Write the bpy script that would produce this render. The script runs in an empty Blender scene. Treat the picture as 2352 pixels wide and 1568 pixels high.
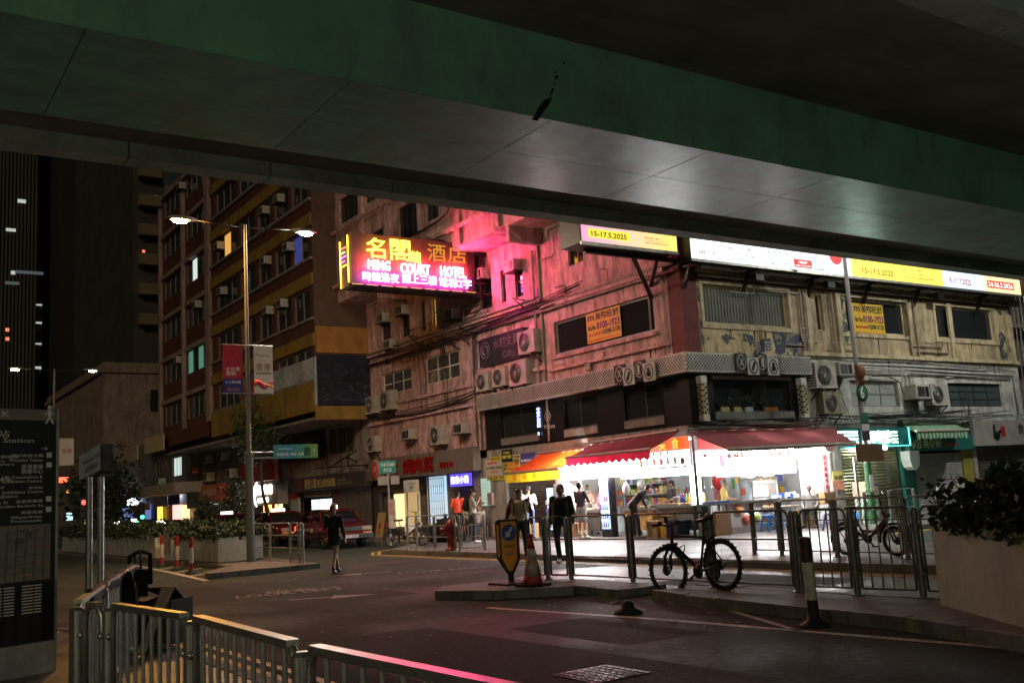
import bpy, math, random
from mathutils import Vector, Matrix
random.seed(7)
S = bpy.context.scene
COL = S.collection
# ------------------------------------------------------------------ camera, sky, light
PX_F, PITCH, ROLL, YAW, CAMH = 2290.77, 0.15150972, -0.05896112, 0.59589736, 1.6
FW = Vector((math.sin(YAW)*math.cos(PITCH), math.cos(YAW)*math.cos(PITCH), math.sin(PITCH)))
_r0 = Vector((math.cos(YAW), -math.sin(YAW), 0)); _u0 = _r0.cross(FW)
RT = _r0*math.cos(ROLL)+_u0*math.sin(ROLL); UP = -_r0*math.sin(ROLL)+_u0*math.cos(ROLL)
CP = Vector((0, 0, CAMH))
cam = bpy.data.cameras.new('camera'); co = bpy.data.objects.new('camera', cam); COL.objects.link(co)
cam.sensor_width = 36; cam.lens = PX_F*36/2352; cam.clip_end = 2000; cam.clip_start = .05
co.matrix_world = Matrix(((RT.x, UP.x, -FW.x, CP.x), (RT.y, UP.y, -FW.y, CP.y), (RT.z, UP.z, -FW.z, CP.z), (0, 0, 0, 1)))
S.camera = co
W = bpy.data.worlds.new('World'); S.world = W; W.use_nodes = True
nt = W.node_tree; bg = nt.nodes['Background']
sky = nt.nodes.new('ShaderNodeTexSky'); sky.sky_type = 'NISHITA'; sky.sun_disc = False
SUN_EL, SUN_AZ = math.radians(24), math.radians(216)      # the dim warm glow of the city, from the left and behind
sky.sun_elevation = SUN_EL; sky.sun_rotation = SUN_AZ
tint = nt.nodes.new('ShaderNodeMix'); tint.data_type = 'RGBA'; tint.blend_type = 'MULTIPLY'; tint.inputs[0].default_value = 1
tint.inputs[7].default_value = (1.0, .62, .30, 1)
nt.links.new(sky.outputs[0], tint.inputs[6]); nt.links.new(tint.outputs[2], bg.inputs[0]); bg.inputs[1].default_value = .0022
sl = bpy.data.lights.new('sun', 'SUN'); sl.energy = .26; sl.angle = math.radians(12); sl.color = (1, .82, .58)
so = bpy.data.objects.new('sun', sl); COL.objects.link(so)
_sd = Vector((math.sin(SUN_AZ)*math.cos(SUN_EL), math.cos(SUN_AZ)*math.cos(SUN_EL), math.sin(SUN_EL)))
so.rotation_euler = _sd.to_track_quat('Z', 'Y').to_euler(); so.location = (-20, -20, 30)
S.view_settings.view_transform = 'Standard'; S.view_settings.look = 'None'; S.view_settings.exposure = .6; S.view_settings.gamma = 1
S.render.engine = 'CYCLES'; S.cycles.use_denoising = True; S.cycles.max_bounces = 6; S.cycles.diffuse_bounces = 3
S.cycles.glossy_bounces = 3; S.cycles.transmission_bounces = 4; S.cycles.sample_clamp_indirect = 3
# ------------------------------------------------------------------ photograph measurements -> places
def ray(x, y): return FW+RT*((x-1176)/PX_F)-UP*((y-784)/PX_F)
def g(x, y, z=0): d = ray(x, y); return CP+d*((z-CAMH)/d.z)          # a point on a level plane
def fx(x, y, X=20.0): d = ray(x, y); return CP+d*(X/d.x)             # a point on a wall along the street
def fy(x, y, Y=20.66): d = ray(x, y); return CP+d*(Y/d.y)            # a point on a wall across the street
XC, YC, PZ = 20.0, 20.66, .12
# ------------------------------------------------------------------ mesh builder
def vv(p): return Vector(p)
def perp(d):
    d = d.normalized(); a = Vector((0, 0, 1)) if abs(d.z) < .9 else Vector((1, 0, 0))
    u = d.cross(a).normalized(); return u, d.cross(u).normalized()
class MB:
    def __init__(s): s.v = []; s.f = []; s.m = []; s.sm = []
    def add(s, vs, fs, m=0, smooth=False):
        o = len(s.v); s.v += [tuple(p) for p in vs]; s.f += [tuple(i+o for i in f) for f in fs]; s.m += [m]*len(fs); s.sm += [smooth]*len(fs); return s
    def box(s, a, b, m=0):
        x0, x1 = sorted((a[0], b[0])); y0, y1 = sorted((a[1], b[1])); z0, z1 = sorted((a[2], b[2]))
        return s.add([(x0,y0,z0),(x1,y0,z0),(x1,y1,z0),(x0,y1,z0),(x0,y0,z1),(x1,y0,z1),(x1,y1,z1),(x0,y1,z1)],
                     [(0,3,2,1),(4,5,6,7),(0,1,5,4),(1,2,6,5),(2,3,7,6),(3,0,4,7)], m)
    def cbox(s, c, sz, m=0): return s.box([c[i]-sz[i]/2 for i in range(3)], [c[i]+sz[i]/2 for i in range(3)], m)
    def obox(s, c, a, b, d, m=0):                         # half axes
        c, a, b, d = vv(c), vv(a), vv(b), vv(d)
        return s.add([c-a-b-d, c+a-b-d, c+a+b-d, c-a+b-d, c-a-b+d, c+a-b+d, c+a+b+d, c-a+b+d],
                     [(0,3,2,1),(4,5,6,7),(0,1,5,4),(1,2,6,5),(2,3,7,6),(3,0,4,7)], m)
    def bar(s, p, q, w, h=None, m=0):
        p, q = vv(p), vv(q); d = q-p; u, v = perp(d); h = h or w
        return s.obox((p+q)/2, d/2, u*(w/2), v*(h/2), m)
    def quad(s, a, b, c, d, m=0): return s.add([a, b, c, d], [(0, 1, 2, 3)], m)
    def poly(s, pts, m=0): return s.add(pts, [tuple(range(len(pts)))], m)
    def prism(s, pts, d, m=0):
        n = len(pts); d = vv(d); q = [vv(p)+d for p in pts]
        return s.add(list(pts)+q, [tuple(range(n))[::-1], tuple(range(n, 2*n))]+[(i, (i+1) % n, (i+1) % n+n, i+n) for i in range(n)], m)
    def tube(s, p, q, r0, r1=None, n=8, m=0, cap=True):
        p, q = vv(p), vv(q); r1 = r0 if r1 is None else r1; u, v = perp(q-p); vs = []
        for c, r in ((p, r0), (q, r1)):
            for i in range(n):
                a = 2*math.pi*i/n; vs.append(c+(u*math.cos(a)+v*math.sin(a))*r)
        s.add(vs, [(i, (i+1) % n, (i+1) % n+n, i+n) for i in range(n)], m, True)
        if cap: s.add(vs, [tuple(range(n))[::-1], tuple(range(n, 2*n))], m)
        return s
    def path(s, pts, r, n=6, m=0, closed=False, smooth=True):
        pts = [vv(p) for p in pts]; k = len(pts); vs = []; u = None
        for i, p in enumerate(pts):
            a = pts[i-1] if (i > 0 or closed) else p; b = pts[(i+1) % k] if (i < k-1 or closed) else p
            d = (b-a)
            if d.length < 1e-9: d = Vector((0, 0, 1))
            d.normalize()
            if u is None: u, _ = perp(d)
            else:
                u = u-d*u.dot(d)
                if u.length < 1e-6: u, _ = perp(d)
                u.normalize()
            w = d.cross(u); rr = r[i] if isinstance(r, (list, tuple)) else r
            for j in range(n):
                t = 2*math.pi*j/n; vs.append(p+(u*math.cos(t)+w*math.sin(t))*rr)
        fs = []
        for i in range(k if closed else k-1):
            o, e = i*n, ((i+1) % k)*n
            fs += [(o+j, o+(j+1) % n, e+(j+1) % n, e+j) for j in range(n)]
        if not closed: fs += [tuple(range(n))[::-1], tuple(range((k-1)*n, k*n))]
        return s.add(vs, fs, m, smooth)
    def lathe(s, c, prof, n=16, m=0, ax=(0, 0, 1)):
        c = vv(c); ax = vv(ax).normalized(); u, w = perp(ax); vs = []
        for r, h in prof:
            for j in range(n):
                t = 2*math.pi*j/n; vs.append(c+ax*h+(u*math.cos(t)+w*math.sin(t))*max(r, 1e-4))
        fs = []
        for i in range(len(prof)-1):
            o, e = i*n, (i+1)*n
            fs += [(o+j, o+(j+1) % n, e+(j+1) % n, e+j) for j in range(n)]
        fs += [tuple(range(n))[::-1], tuple(range((len(prof)-1)*n, len(prof)*n))]
        return s.add(vs, fs, m, True)
    def ell(s, c, r, nu=12, nv=8, m=0, rot=None):
        c = vv(c); vs = []
        for i in range(nv+1):
            a = math.pi*i/nv
            for j in range(nu):
                t = 2*math.pi*j/nu; p = Vector((r[0]*math.sin(a)*math.cos(t), r[1]*math.sin(a)*math.sin(t), r[2]*math.cos(a)))
                if i in (0, nv): p += Vector((1e-5*math.cos(t), 1e-5*math.sin(t), 0))
                vs.append(c+(rot @ p if rot else p))
        fs = [(i*nu+j, (i+1)*nu+j, (i+1)*nu+(j+1) % nu, i*nu+(j+1) % nu) for i in range(nv) for j in range(nu)]
        return s.add(vs, fs, m, True)
    def loft(s, rings, m=0, cap=True, smooth=True):        # rings: lists of points of one length
        n = len(rings[0]); vs = [p for r in rings for p in r]; fs = []
        for i in range(len(rings)-1):
            o, e = i*n, (i+1)*n
            fs += [(o+j, o+(j+1) % n, e+(j+1) % n, e+j) for j in range(n)]
        if cap: fs += [tuple(range(n))[::-1], tuple(range((len(rings)-1)*n, len(rings)*n))]
        return s.add(vs, fs, m, smooth)
    def torus(s, c, ax, R, r, n=32, k=8, m=0):
        u, w = perp(vv(ax)); c = vv(c)
        return s.path([c+(u*math.cos(2*math.pi*i/n)+w*math.sin(2*math.pi*i/n))*R for i in range(n)], r, k, m, True)
    def mesh(s, name, mats):
        me = bpy.data.meshes.new(name); me.from_pydata(s.v, [], s.f)
        for m in (mats if isinstance(mats, (list, tuple)) else [mats]): me.materials.append(m)
        me.polygons.foreach_set('material_index', s.m); me.polygons.foreach_set('use_smooth', s.sm); me.update(); return me
    def build(s, name, mats, parent=None):
        o = bpy.data.objects.new(name, s.mesh(name, mats)); COL.objects.link(o)
        if parent is not None: put(o, parent)
        return o
def put(o, parent):
    o.parent = parent
    if parent.type == 'EMPTY' and parent.get('_abs'): o.matrix_parent_inverse = Matrix.Translation(-parent.location)
def props(o, label=None, cat=None, group=None, kind=None):
    if label: o['label'] = label
    if cat: o['category'] = cat
    if group: o['group'] = group
    if kind: o['kind'] = kind
    return o
def thing(name, label, cat, loc=None, group=None):        # loc given: the parts are in world coordinates; none: built round the origin
    o = bpy.data.objects.new(name, None); COL.objects.link(o); o.empty_display_size = .1
    if loc is not None: o.location = loc; o['_abs'] = 1
    return props(o, label, cat, group)
def ctree(o, parent=None):
    c = o.copy(); COL.objects.link(c)
    if parent is not None: c.parent = parent
    for ch in list(o.children): ctree(ch, c)
    return c
def place(proto, loc, rz=0, sc=None, label=None, first=[]):
    o = proto if proto.name not in first else ctree(proto)
    first.append(proto.name)
    o.location = loc; o.rotation_euler = (0, 0, rz)
    if sc: o.scale = sc if isinstance(sc, (tuple, list)) else (sc,)*3
    if label: o['label'] = label
    return o
# ------------------------------------------------------------------ materials
MATS = {}
def M(name, col=(.5,.5,.5), rough=.6, metal=0, var=0, scale=3, bump=0, grime=0, gcol=(.02,.017,.013), gs=(1.2,1.2,.25), spec=.5, trans=0, alpha=1, coat=0, glo=.48):
    if name in MATS: return MATS[name]
    m = bpy.data.materials.new(name); m.use_nodes = True; n = m.node_tree.nodes; l = m.node_tree.links; b = n['Principled BSDF']
    b.inputs['Base Color'].default_value = (*col, 1); b.inputs['Roughness'].default_value = rough; b.inputs['Metallic'].default_value = metal
    b.inputs['Specular IOR Level'].default_value = spec; b.inputs['Transmission Weight'].default_value = trans; b.inputs['Alpha'].default_value = alpha; b.inputs['Coat Weight'].default_value = coat
    if var or grime or bump:
        tc = n.new('ShaderNodeTexCoord'); no = n.new('ShaderNodeTexNoise'); no.inputs['Scale'].default_value = scale; no.inputs['Detail'].default_value = 6
        no.inputs['Roughness'].default_value = .65
        l.new(tc.outputs['Object'], no.inputs['Vector'])
        mr = n.new('ShaderNodeMapRange'); mr.inputs[1].default_value = .3; mr.inputs[2].default_value = .7; mr.inputs[3].default_value = 1-var; mr.inputs[4].default_value = 1+var
        l.new(no.outputs[0], mr.inputs[0])
        mx = n.new('ShaderNodeMix'); mx.data_type = 'RGBA'; mx.blend_type = 'MULTIPLY'; mx.inputs[0].default_value = 1; mx.inputs[6].default_value = (*col, 1)
        l.new(mr.outputs[0], mx.inputs[7]); out = mx.outputs[2]
        if grime:
            mp = n.new('ShaderNodeMapping'); mp.inputs['Scale'].default_value = gs; l.new(tc.outputs['Object'], mp.inputs[0])
            n2 = n.new('ShaderNodeTexNoise'); n2.inputs['Scale'].default_value = 1.7; n2.inputs['Detail'].default_value = 9; n2.inputs['Roughness'].default_value = .72; l.new(mp.outputs[0], n2.inputs['Vector'])
            r2 = n.new('ShaderNodeMapRange'); r2.inputs[1].default_value = glo; r2.inputs[2].default_value = .72; r2.inputs[3].default_value = 0; r2.inputs[4].default_value = grime; l.new(n2.outputs[0], r2.inputs[0])
            m2 = n.new('ShaderNodeMix'); m2.data_type = 'RGBA'; l.new(r2.outputs[0], m2.inputs[0]); l.new(out, m2.inputs[6]); m2.inputs[7].default_value = (*gcol, 1); out = m2.outputs[2]
        l.new(out, b.inputs['Base Color'])
        if bump:
            bp = n.new('ShaderNodeBump'); bp.inputs['Strength'].default_value = bump; bp.inputs['Distance'].default_value = .02
            l.new(no.outputs[0], bp.inputs['Height']); l.new(bp.outputs[0], b.inputs['Normal'])
    MATS[name] = m; return m
def EM(name, col, st, sample=True):
    if name in MATS: return MATS[name]
    m = bpy.data.materials.new(name); m.use_nodes = True; n = m.node_tree.nodes; b = n['Principled BSDF']
    b.inputs['Base Color'].default_value = (*[c*.5 for c in col], 1); b.inputs['Emission Color'].default_value = (*col, 1); b.inputs['Emission Strength'].default_value = st
    if not sample: m.cycles.emission_sampling = 'NONE'
    MATS[name] = m; return m
# ------------------------------------------------------------------ lettering, made in one pass at the end
TEXTJOBS = []; REMESH = []
def text(s, o, right, up, w, h, mat, parent=None, name='lettering', depth=.01, bold=0, fit=True, vertical=False, align='L', label=None):
    """flat raised lettering: lower left corner o, reading along right, w wide and h tall"""
    ob = bpy.data.objects.new(name, bpy.data.meshes.new(name)); COL.objects.link(ob)
    if parent is not None: put(ob, parent)
    if label: ob['label'] = label
    TEXTJOBS.append((ob, s, vv(o), vv(right).normalized(), vv(up).normalized(), w, h, mat, depth, bold, fit, align)); return ob
R1, R2, UZ = Vector((0, -1, 0)), Vector((1, 0, 0)), Vector((0, 0, 1))      # reading directions on the two street fronts
def finish_jobs():
    tmp = {}
    for ob, s, o, r, u, w, h, mat, dep, bold, fit, al in TEXTJOBS:
        k = (s, bold)
        if k in tmp: continue
        c = bpy.data.curves.new('txt', 'FONT'); c.body = s; c.size = 1; c.offset = bold; c.resolution_u = 2; c.space_line = .95
        t = bpy.data.objects.new('txt', c); COL.objects.link(t); tmp[k] = t
    bpy.context.view_layer.update(); dg = bpy.context.evaluated_depsgraph_get()
    raw = {}
    for k, t in tmp.items():
        me = bpy.data.meshes.new_from_object(t.evaluated_get(dg)); raw[k] = ([v.co.copy() for v in me.vertices], [tuple(p.vertices) for p in me.polygons], [tuple(e.vertices) for e in me.edges]); bpy.data.meshes.remove(me)
    rm = []
    for ob, extra in REMESH:
        me = bpy.data.meshes.new_from_object(ob.evaluated_get(dg)); rm.append(me)
    for (ob, extra), me in zip(REMESH, rm):
        mats = list(ob.data.materials); ob.modifiers.clear()
        if extra is not None and extra.f:
            b = MB(); b.add([tuple(v.co) for v in me.vertices], [tuple(p.vertices) for p in me.polygons], 0, True); b.add(extra.v, extra.f, 0, True); me = b.mesh(ob.name, mats)
        else:
            me.materials.clear()
            for m in mats: me.materials.append(m)
            me.polygons.foreach_set('use_smooth', [True]*len(me.polygons))
        ob.data = me
    for t in tmp.values():
        c = t.data; bpy.data.objects.remove(t); bpy.data.curves.remove(c)
    for ob, s, o, r, u, w, h, mat, dep, bold, fit, al in TEXTJOBS:
        vs, fs, es = raw[(s, bold)]
        if not vs: continue
        x0 = min(v.x for v in vs); x1 = max(v.x for v in vs); y0 = min(v.y for v in vs); y1 = max(v.y for v in vs)
        sx = w/max(x1-x0, 1e-6); sy = h/max(y1-y0, 1e-6)
        if not fit: sx = sy = min(sx, sy)
        ox = {'L': 0, 'C': (w-(x1-x0)*sx)/2, 'R': w-(x1-x0)*sx}[al]
        nrm = r.cross(u); n = len(vs)
        P = [o+r*(ox+(v.x-x0)*sx)+u*((v.y-y0)*sy) for v in vs]
        b = MB(); b.add([p+nrm*dep for p in P]+P, list(fs))
        cnt = {}
        for f in fs:
            for i in range(len(f)):
                e = (f[i], f[(i+1) % len(f)]); cnt[e] = 1
        side = [(a+n, c+n, c, a) for (a, c) in cnt if (c, a) not in cnt]
        b.f += side; b.m += [0]*len(side); b.sm += [False]*len(side)
        me = b.mesh(ob.name, mat); ob.data = me
def no_remesh(b, name, mat, parent, voxel=.02, smooth=6, extra=None):
    o = b.build(name, mat, parent)
    r = o.modifiers.new('r', 'REMESH'); r.mode = 'VOXEL'; r.voxel_size = voxel; r.use_smooth_shade = True
    q = o.modifiers.new('s', 'SMOOTH'); q.iterations = smooth; q.factor = .5
    REMESH.append((o, extra)); return o
# ------------------------------------------------------------------ enlarged views of the photograph used for measuring
def _z(ox, oy, k): return lambda x, y: (ox+k*x, oy+k*y)
ZA = _z(0, 367.5, .3632); ZB = _z(551.3, 404.3, .3632); ZC = _z(1102.6, 459.4, .3632); ZD = _z(1562, 459.4, .3633); ZE = _z(0, 882, .4379)
ZF = _z(514.5, 918.8, .29305); ZG = _z(1102.6, 964.7, .293); ZH = _z(1709, 918.8, .35164); ZI = _z(1267.9, 973.9, .1758); ZJ = _z(1562, 973.9, .17577)
ZK = _z(1433.3, 1176, .13282); ZL = _z(110.3, 992.3, .22264); ZM = _z(918.8, 441, .17577); ZN = _z(1084.2, 992.3, .22266); ZO = _z(551.3, 1010.7, .25)
ZP = _z(1433.3, 826.9, .21096); ZQ = _z(1883.5, 955.6, .24611); ZR = _z(91.9, 1267.9, .23439); ZV = _z(0, 0, 1)
def span1(Z, xl, yt, yb, xr, X=XC):            # on a wall along the street: (Y far, Y near, z low, z high)
    a, b = fx(*Z(xl, yt), X), fx(*Z(xl, yb), X); c = fx(*Z(xr, (yt+yb)/2), X); return a.y, c.y, b.z, a.z
def span2(Z, xl, yt, yb, xr, Y=YC):            # on a wall across it: (X left, X right, z low, z high)
    a, b = fy(*Z(xl, yt), Y), fy(*Z(xl, yb), Y); c = fy(*Z(xr, (yt+yb)/2), Y); return a.x, c.x, b.z, a.z
# ------------------------------------------------------------------ surface materials
def asphalt():
    m = M('asphalt', (.043, .057, .050), .8, 0, .55, 9, .25, .7, (.02,.018,.016), (.25,.25,1), spec=.15)
    n = m.node_tree.nodes; l = m.node_tree.links; b = n['Principled BSDF']
    tc = n.new('ShaderNodeTexCoord'); vo = n.new('ShaderNodeTexNoise'); vo.inputs['Scale'].default_value = 55; vo.inputs['Detail'].default_value = 3
    l.new(tc.outputs['Object'], vo.inputs['Vector'])
    big = n.new('ShaderNodeTexNoise'); big.inputs['Scale'].default_value = .35; big.inputs['Detail'].default_value = 5; l.new(tc.outputs['Object'], big.inputs['Vector'])
    rr = n.new('ShaderNodeMapRange'); rr.inputs[1].default_value = .35; rr.inputs[2].default_value = .65; rr.inputs[3].default_value = .62; rr.inputs[4].default_value = .95; l.new(big.outputs[0], rr.inputs[0]); l.new(rr.outputs[0], b.inputs['Roughness'])
    bp = n.new('ShaderNodeBump'); bp.inputs['Strength'].default_value = .55; bp.inputs['Distance'].default_value = .012; l.new(vo.outputs[0], bp.inputs['Height']); l.new(bp.outputs[0], b.inputs['Normal'])
    return m
def pavers(name, col, bw=.2, bh=.1, rough=.35, joint=.012):
    m = bpy.data.materials.new(name); m.use_nodes = True; n = m.node_tree.nodes; l = m.node_tree.links; b = n['Principled BSDF']
    tc = n.new('ShaderNodeTexCoord'); br = n.new('ShaderNodeTexBrick'); l.new(tc.outputs['Object'], br.inputs['Vector'])
    br.inputs['Scale'].default_value = 1; br.inputs['Brick Width'].default_value = bw; br.inputs['Row Height'].default_value = bh; br.inputs['Mortar Size'].default_value = joint
    br.inputs['Color1'].default_value = (*col, 1); br.inputs['Color2'].default_value = (*[c*.72 for c in col], 1); br.inputs['Mortar'].default_value = (*[c*.35 for c in col], 1)
    no = n.new('ShaderNodeTexNoise'); no.inputs['Scale'].default_value = .8; no.inputs['Detail'].default_value = 8; l.new(tc.outputs['Object'], no.inputs['Vector'])
    mr = n.new('ShaderNodeMapRange'); mr.inputs[1].default_value = .3; mr.inputs[2].default_value = .7; mr.inputs[3].default_value = .5; mr.inputs[4].default_value = 1.25; l.new(no.outputs[0], mr.inputs[0])
    mx = n.new('ShaderNodeMix'); mx.data_type = 'RGBA'; mx.blend_type = 'MULTIPLY'; mx.inputs[0].default_value = 1; l.new(br.outputs[0], mx.inputs[6]); l.new(mr.outputs[0], mx.inputs[7]); l.new(mx.outputs[2], b.inputs['Base Color'])
    r2 = n.new('ShaderNodeMapRange'); r2.inputs[1].default_value = .3; r2.inputs[2].default_value = .7; r2.inputs[3].default_value = rough*.7; r2.inputs[4].default_value = rough*1.7; l.new(no.outputs[0], r2.inputs[0]); l.new(r2.outputs[0], b.inputs['Roughness'])
    bp = n.new('ShaderNodeBump'); bp.inputs['Strength'].default_value = .5; bp.inputs['Distance'].default_value = .01; bp.invert = True; l.new(br.outputs['Fac'], bp.inputs['Height']); l.new(bp.outputs[0], b.inputs['Normal'])
    return m
ASPH = asphalt(); PAVE = pavers('far_pavers', (.20, .19, .185), .3, .15, .4, .016); PAVE2 = pavers('near_pavers', (.16, .13, .10), .3, .3)
KERB = M('kerb_concrete', (.16, .15, .13), .75, 0, .4, 4, .3, .7); CONC = M('concrete', (.30, .28, .25), .8, 0, .25, 2, .2, .6)
YLINE = M('yellow_line', (.55, .36, .05), .6, 0, .4, 12, 0, .8, (.05,.045,.04), (6,6,6)); WLINE = M('white_line', (.55, .52, .46), .6, 0, .4, 12, 0, .9, (.05,.045,.04), (5,5,5))
WHITEWALL = M('weathered_neon_tinted_wall', (.58, .36, .35), .75, 0, .35, 2.5, .3, .95, (.045,.035,.028), (1.7,1.7,.4), glo=.44)  # weathered wall; pink wash of the neon sign is put into its colour
GREYWALL = M('grey_render', (.30, .28, .26), .8, 0, .3, 2, .3, .85)
CREAM = M('cream_render', (.5, .42, .28), .75, 0, .3, 3, .3, .9, (.04,.03,.02), (1.6,1.6,.4))
DARKSTEEL = M('dark_steel', (.03, .028, .026), .45, .6, .3, 6); STEEL = M('galvanised_steel', (.42, .42, .40), .42, .75, .25, 6); BLACK = M('black_paint', (.012, .012, .013), .4)
GLASS = M('dark_glass', (.018, .021, .024), .07, 0, 0, 1, 0, 0, spec=.6); FRAME = M('window_frame', (.30, .29, .27), .5, .3, .25, 5); DFRAME = M('dark_frame', (.05, .045, .04), .5, .3)
PIPE = M('old_pipe', (.30, .25, .20), .65, 0, .4, 6, 0, .8); CABLE = M('black_cable', (.015, .014, .013), .6); WCABLE = M('white_conduit', (.5, .5, .48), .5, 0, .3, 3, 0, .5)
WHITE = M('white_plastic', (.68, .67, .64), .45, 0, .1, 4); REDP = M('red_paint', (.42, .03, .03), .4)
# ------------------------------------------------------------------ ground
props(MB().quad((-250, -120, 0), (300, -120, 0), (300, 500, 0), (-250, 500, 0)).build('road', ASPH), 'dark asphalt carriageways and junction', None, None, 'structure')
def slab(name, pts, z, mat, label, kerb=True):
    o = MB().prism([(x, y, z-.25) for x, y in pts], (0, 0, .25)).build(name, [mat]); props(o, label, None, None, 'structure')
    return o
def kerbstones(parent, pts, z, step=1.0, w=.15):
    k = 0
    for a, b in zip(pts, pts[1:]):
        a, b = Vector((*a, 0)), Vector((*b, 0)); L = (b-a).length; n = max(1, round(L/step)); d = (b-a)/L; nr = Vector((-d.y, d.x, 0))
        for i in range(n):
            p, q = a+d*(L*i/n+.006), a+d*(L*(i+1)/n-.006); j = random.uniform(-.006, .008)
            m = MB(); m.obox((p+q)/2+nr*(w/2-.02)+Vector((0, 0, z/2+.004+j)), (q-p)/2, nr*(w/2), Vector((0, 0, z/2+.004)))
            o = m.build('kerbstone', KERB); o.parent = parent; k += 1
far = [(14.2, 6), (14.2, 28.2), (14.9, 29.4), (17.2, 31.5), (17.2, 120), (24, 120), (24, 60), (60, 60), (60, 17.0), (22.4, 17.0), (20.6, 16.2), (19.2, 14.4), (18.4, 12), (18.0, 6)]
fp = slab('pavement', far, PZ, PAVE, 'paved corner pavement in front of the food stalls')
kerbstones(fp, [(14.2, 28.2), (14.2, 20.5)], PZ, 1.1); kerbstones(fp, [(14.2, 15.5), (14.2, 6)], PZ, 1.1); kerbstones(fp, [(17.2, 46), (17.2, 31.5), (14.9, 29.4), (14.2, 28.2)], PZ, 1.1)
kerbstones(fp, [(30, 17.0), (22.4, 17.0), (20.6, 16.2), (19.2, 14.4), (18.4, 12)][::-1], PZ, 1.1)
npv = slab('pavement', [(-40, -30), (3.2, -30), (3.2, 13.5), (2.6, 15.6), (1, 17), (-40, 17)], .12, PAVE2, 'dim pavement beside the foreground railing')
kerbstones(npv, [(3.2, 2.5), (3.2, 13.5), (2.6, 15.6), (1, 17)], .12)
MEDIAN = M('median_paving', (.13, .12, .11), .75, 0, .35, 5, .3, .4)
i1 = slab('traffic_island', [(8.05, 14.5), (8.5, 13.45), (9.5, 12.75), (9.95, 13.5), (10.15, 14.4), (9.6, 15.1), (8.6, 15.2)], .13, MEDIAN, 'small kerbed traffic island under the keep left sign')
kerbstones(i1, [(8.05, 14.5), (8.5, 13.45), (9.5, 12.75), (9.95, 13.5)], .13, .75)
i2 = slab('traffic_island', [(9.75, 14.2), (9.75, 13.35), (9.6, 11.75), (10.55, 11.75), (10.55, 14.2)], .11, MEDIAN, 'middle section of the narrow central reservation')
kerbstones(i2, [(9.75, 14.2), (9.75, 13.35), (9.6, 11.75)], .11, .9)
i3 = slab('traffic_island', [(9.65, 11.05), (9.35, 9.5), (9.0, 6.5), (8.2, 4), (8.0, 0), (10.6, 0), (10.6, 11.05)], .13, MEDIAN, 'long central reservation below the barred railing and planter')
kerbstones(i3, [(9.65, 11.05), (9.35, 9.5), (9.0, 6.5), (8.2, 4)], .13, .9); kerbstones(i3, [(10.6, 5), (10.6, 11.05)], .13, .9)
i4 = slab('traffic_island', [(7.45, 24.55), (10.35, 24.7), (10.7, 32), (10.8, 62), (8.3, 62), (8.6, 40), (9.0, 30), (8.75, 27.2), (7.6, 25.3)], .13, MEDIAN, 'central reservation with planters beyond the crossing')
kerbstones(i4, [(9.0, 30), (8.75, 27.2), (7.6, 25.3), (7.45, 24.55), (10.35, 24.7)], .13, .8); kerbstones(i4, [(8.6, 40), (9.0, 30)], .13, 1.0); kerbstones(i4, [(10.35, 24.7), (10.7, 32), (10.72, 38)], .13, 1.0)
# worn road paint
def stripe(name, pts, w, mat, label, z=.004):
    b = MB()
    for a, c in zip(pts, pts[1:]):
        a, c = Vector((a[0], a[1], z)), Vector((c[0], c[1], z)); d = (c-a).normalized(); n = Vector((-d.y, d.x, 0))*(w/2)
        b.quad(a-n, c-n, c+n, a+n)
    return props(b.build(name, mat), label, None, None, 'structure')
for dx in (0, .22):
    stripe('yellow_line', [(3.55+dx, -5), (3.55+dx, 13.6), (2.9+dx, 16.2)], .1, YLINE, 'yellow kerb line behind the foreground railing')
    stripe('yellow_line', [(13.85-dx, 5), (13.85-dx, 28.4), (14.6-dx, 29.9), (16.9-dx, 31.9)], .1, YLINE, 'yellow line along the kerb of the stall pavement')
    stripe('yellow_line', [(22.3, 16.75-dx), (40, 16.75-dx)], .1, YLINE, 'yellow line along the side street kerb')
stripe('white_line', [(8.2, 35), (7.75, 29), (7.3, 24.2)], .14, WLINE, 'white edge line of the hatched strip beside the bollards')
for a, b in (((7.55, 26.5), (8.7, 27.6)), ((7.7, 28.7), (8.9, 29.9)), ((7.9, 31), (8.9, 32.1))): stripe('white_line', [a, b], .12, WLINE, 'white hatching bar between the bollards')
stripe('white_line', [(7.85, 12.6), (8.3, 9.5), (8.5, 7), (8.7, 4.5)], .12, WLINE, 'pale line running along the central reservation')
stripe('white_line', [(8.45, 7.4), (9.5, 9.6), (9.55, 10.6)], .08, WLINE, 'thin pale line beside the bollard')
b = MB()
for p in ([(19.0, 10.0), (19.15, 10.0), (19.15, 12.6), (19.0, 12.6)], [(22, 13.4), (25, 13.4), (25, 13.55), (22, 13.55)], [(27, 13.4), (30, 13.4), (30, 13.55), (27, 13.55)], [(17.6,8.5),(20,8.9),(20,9.1),(17.6,8.7)]): b.poly([(x, y, .004) for x, y in p])
props(b.build('white_line', WLINE), 'white lane marks on the side street', None, None, 'structure')
RMARK = M('worn_white_paint', (.24, .22, .19), .7, 0, .6, 14, 0, 1, (.06,.055,.05), (9,9,9))
def road_text(s, px, w, h, rot):
    o = g(*px, .005); d = Vector((math.cos(rot), math.sin(rot), 0)); u = Vector((-math.sin(rot), math.cos(rot), 0))
    t = text(s, o, d, u, w, h, RMARK, None, 'road_marking', .003); props(t, None, None, None, 'structure'); return t
road_text('LOOK LEFT', (545, 1374), 2.0, .6, -.25)['label'] = 'worn white lettering painted on the near carriageway'
road_text('望左', (610, 1364), 1.0, .6, -.25)['label'] = 'worn white characters painted on the near carriageway'
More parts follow.
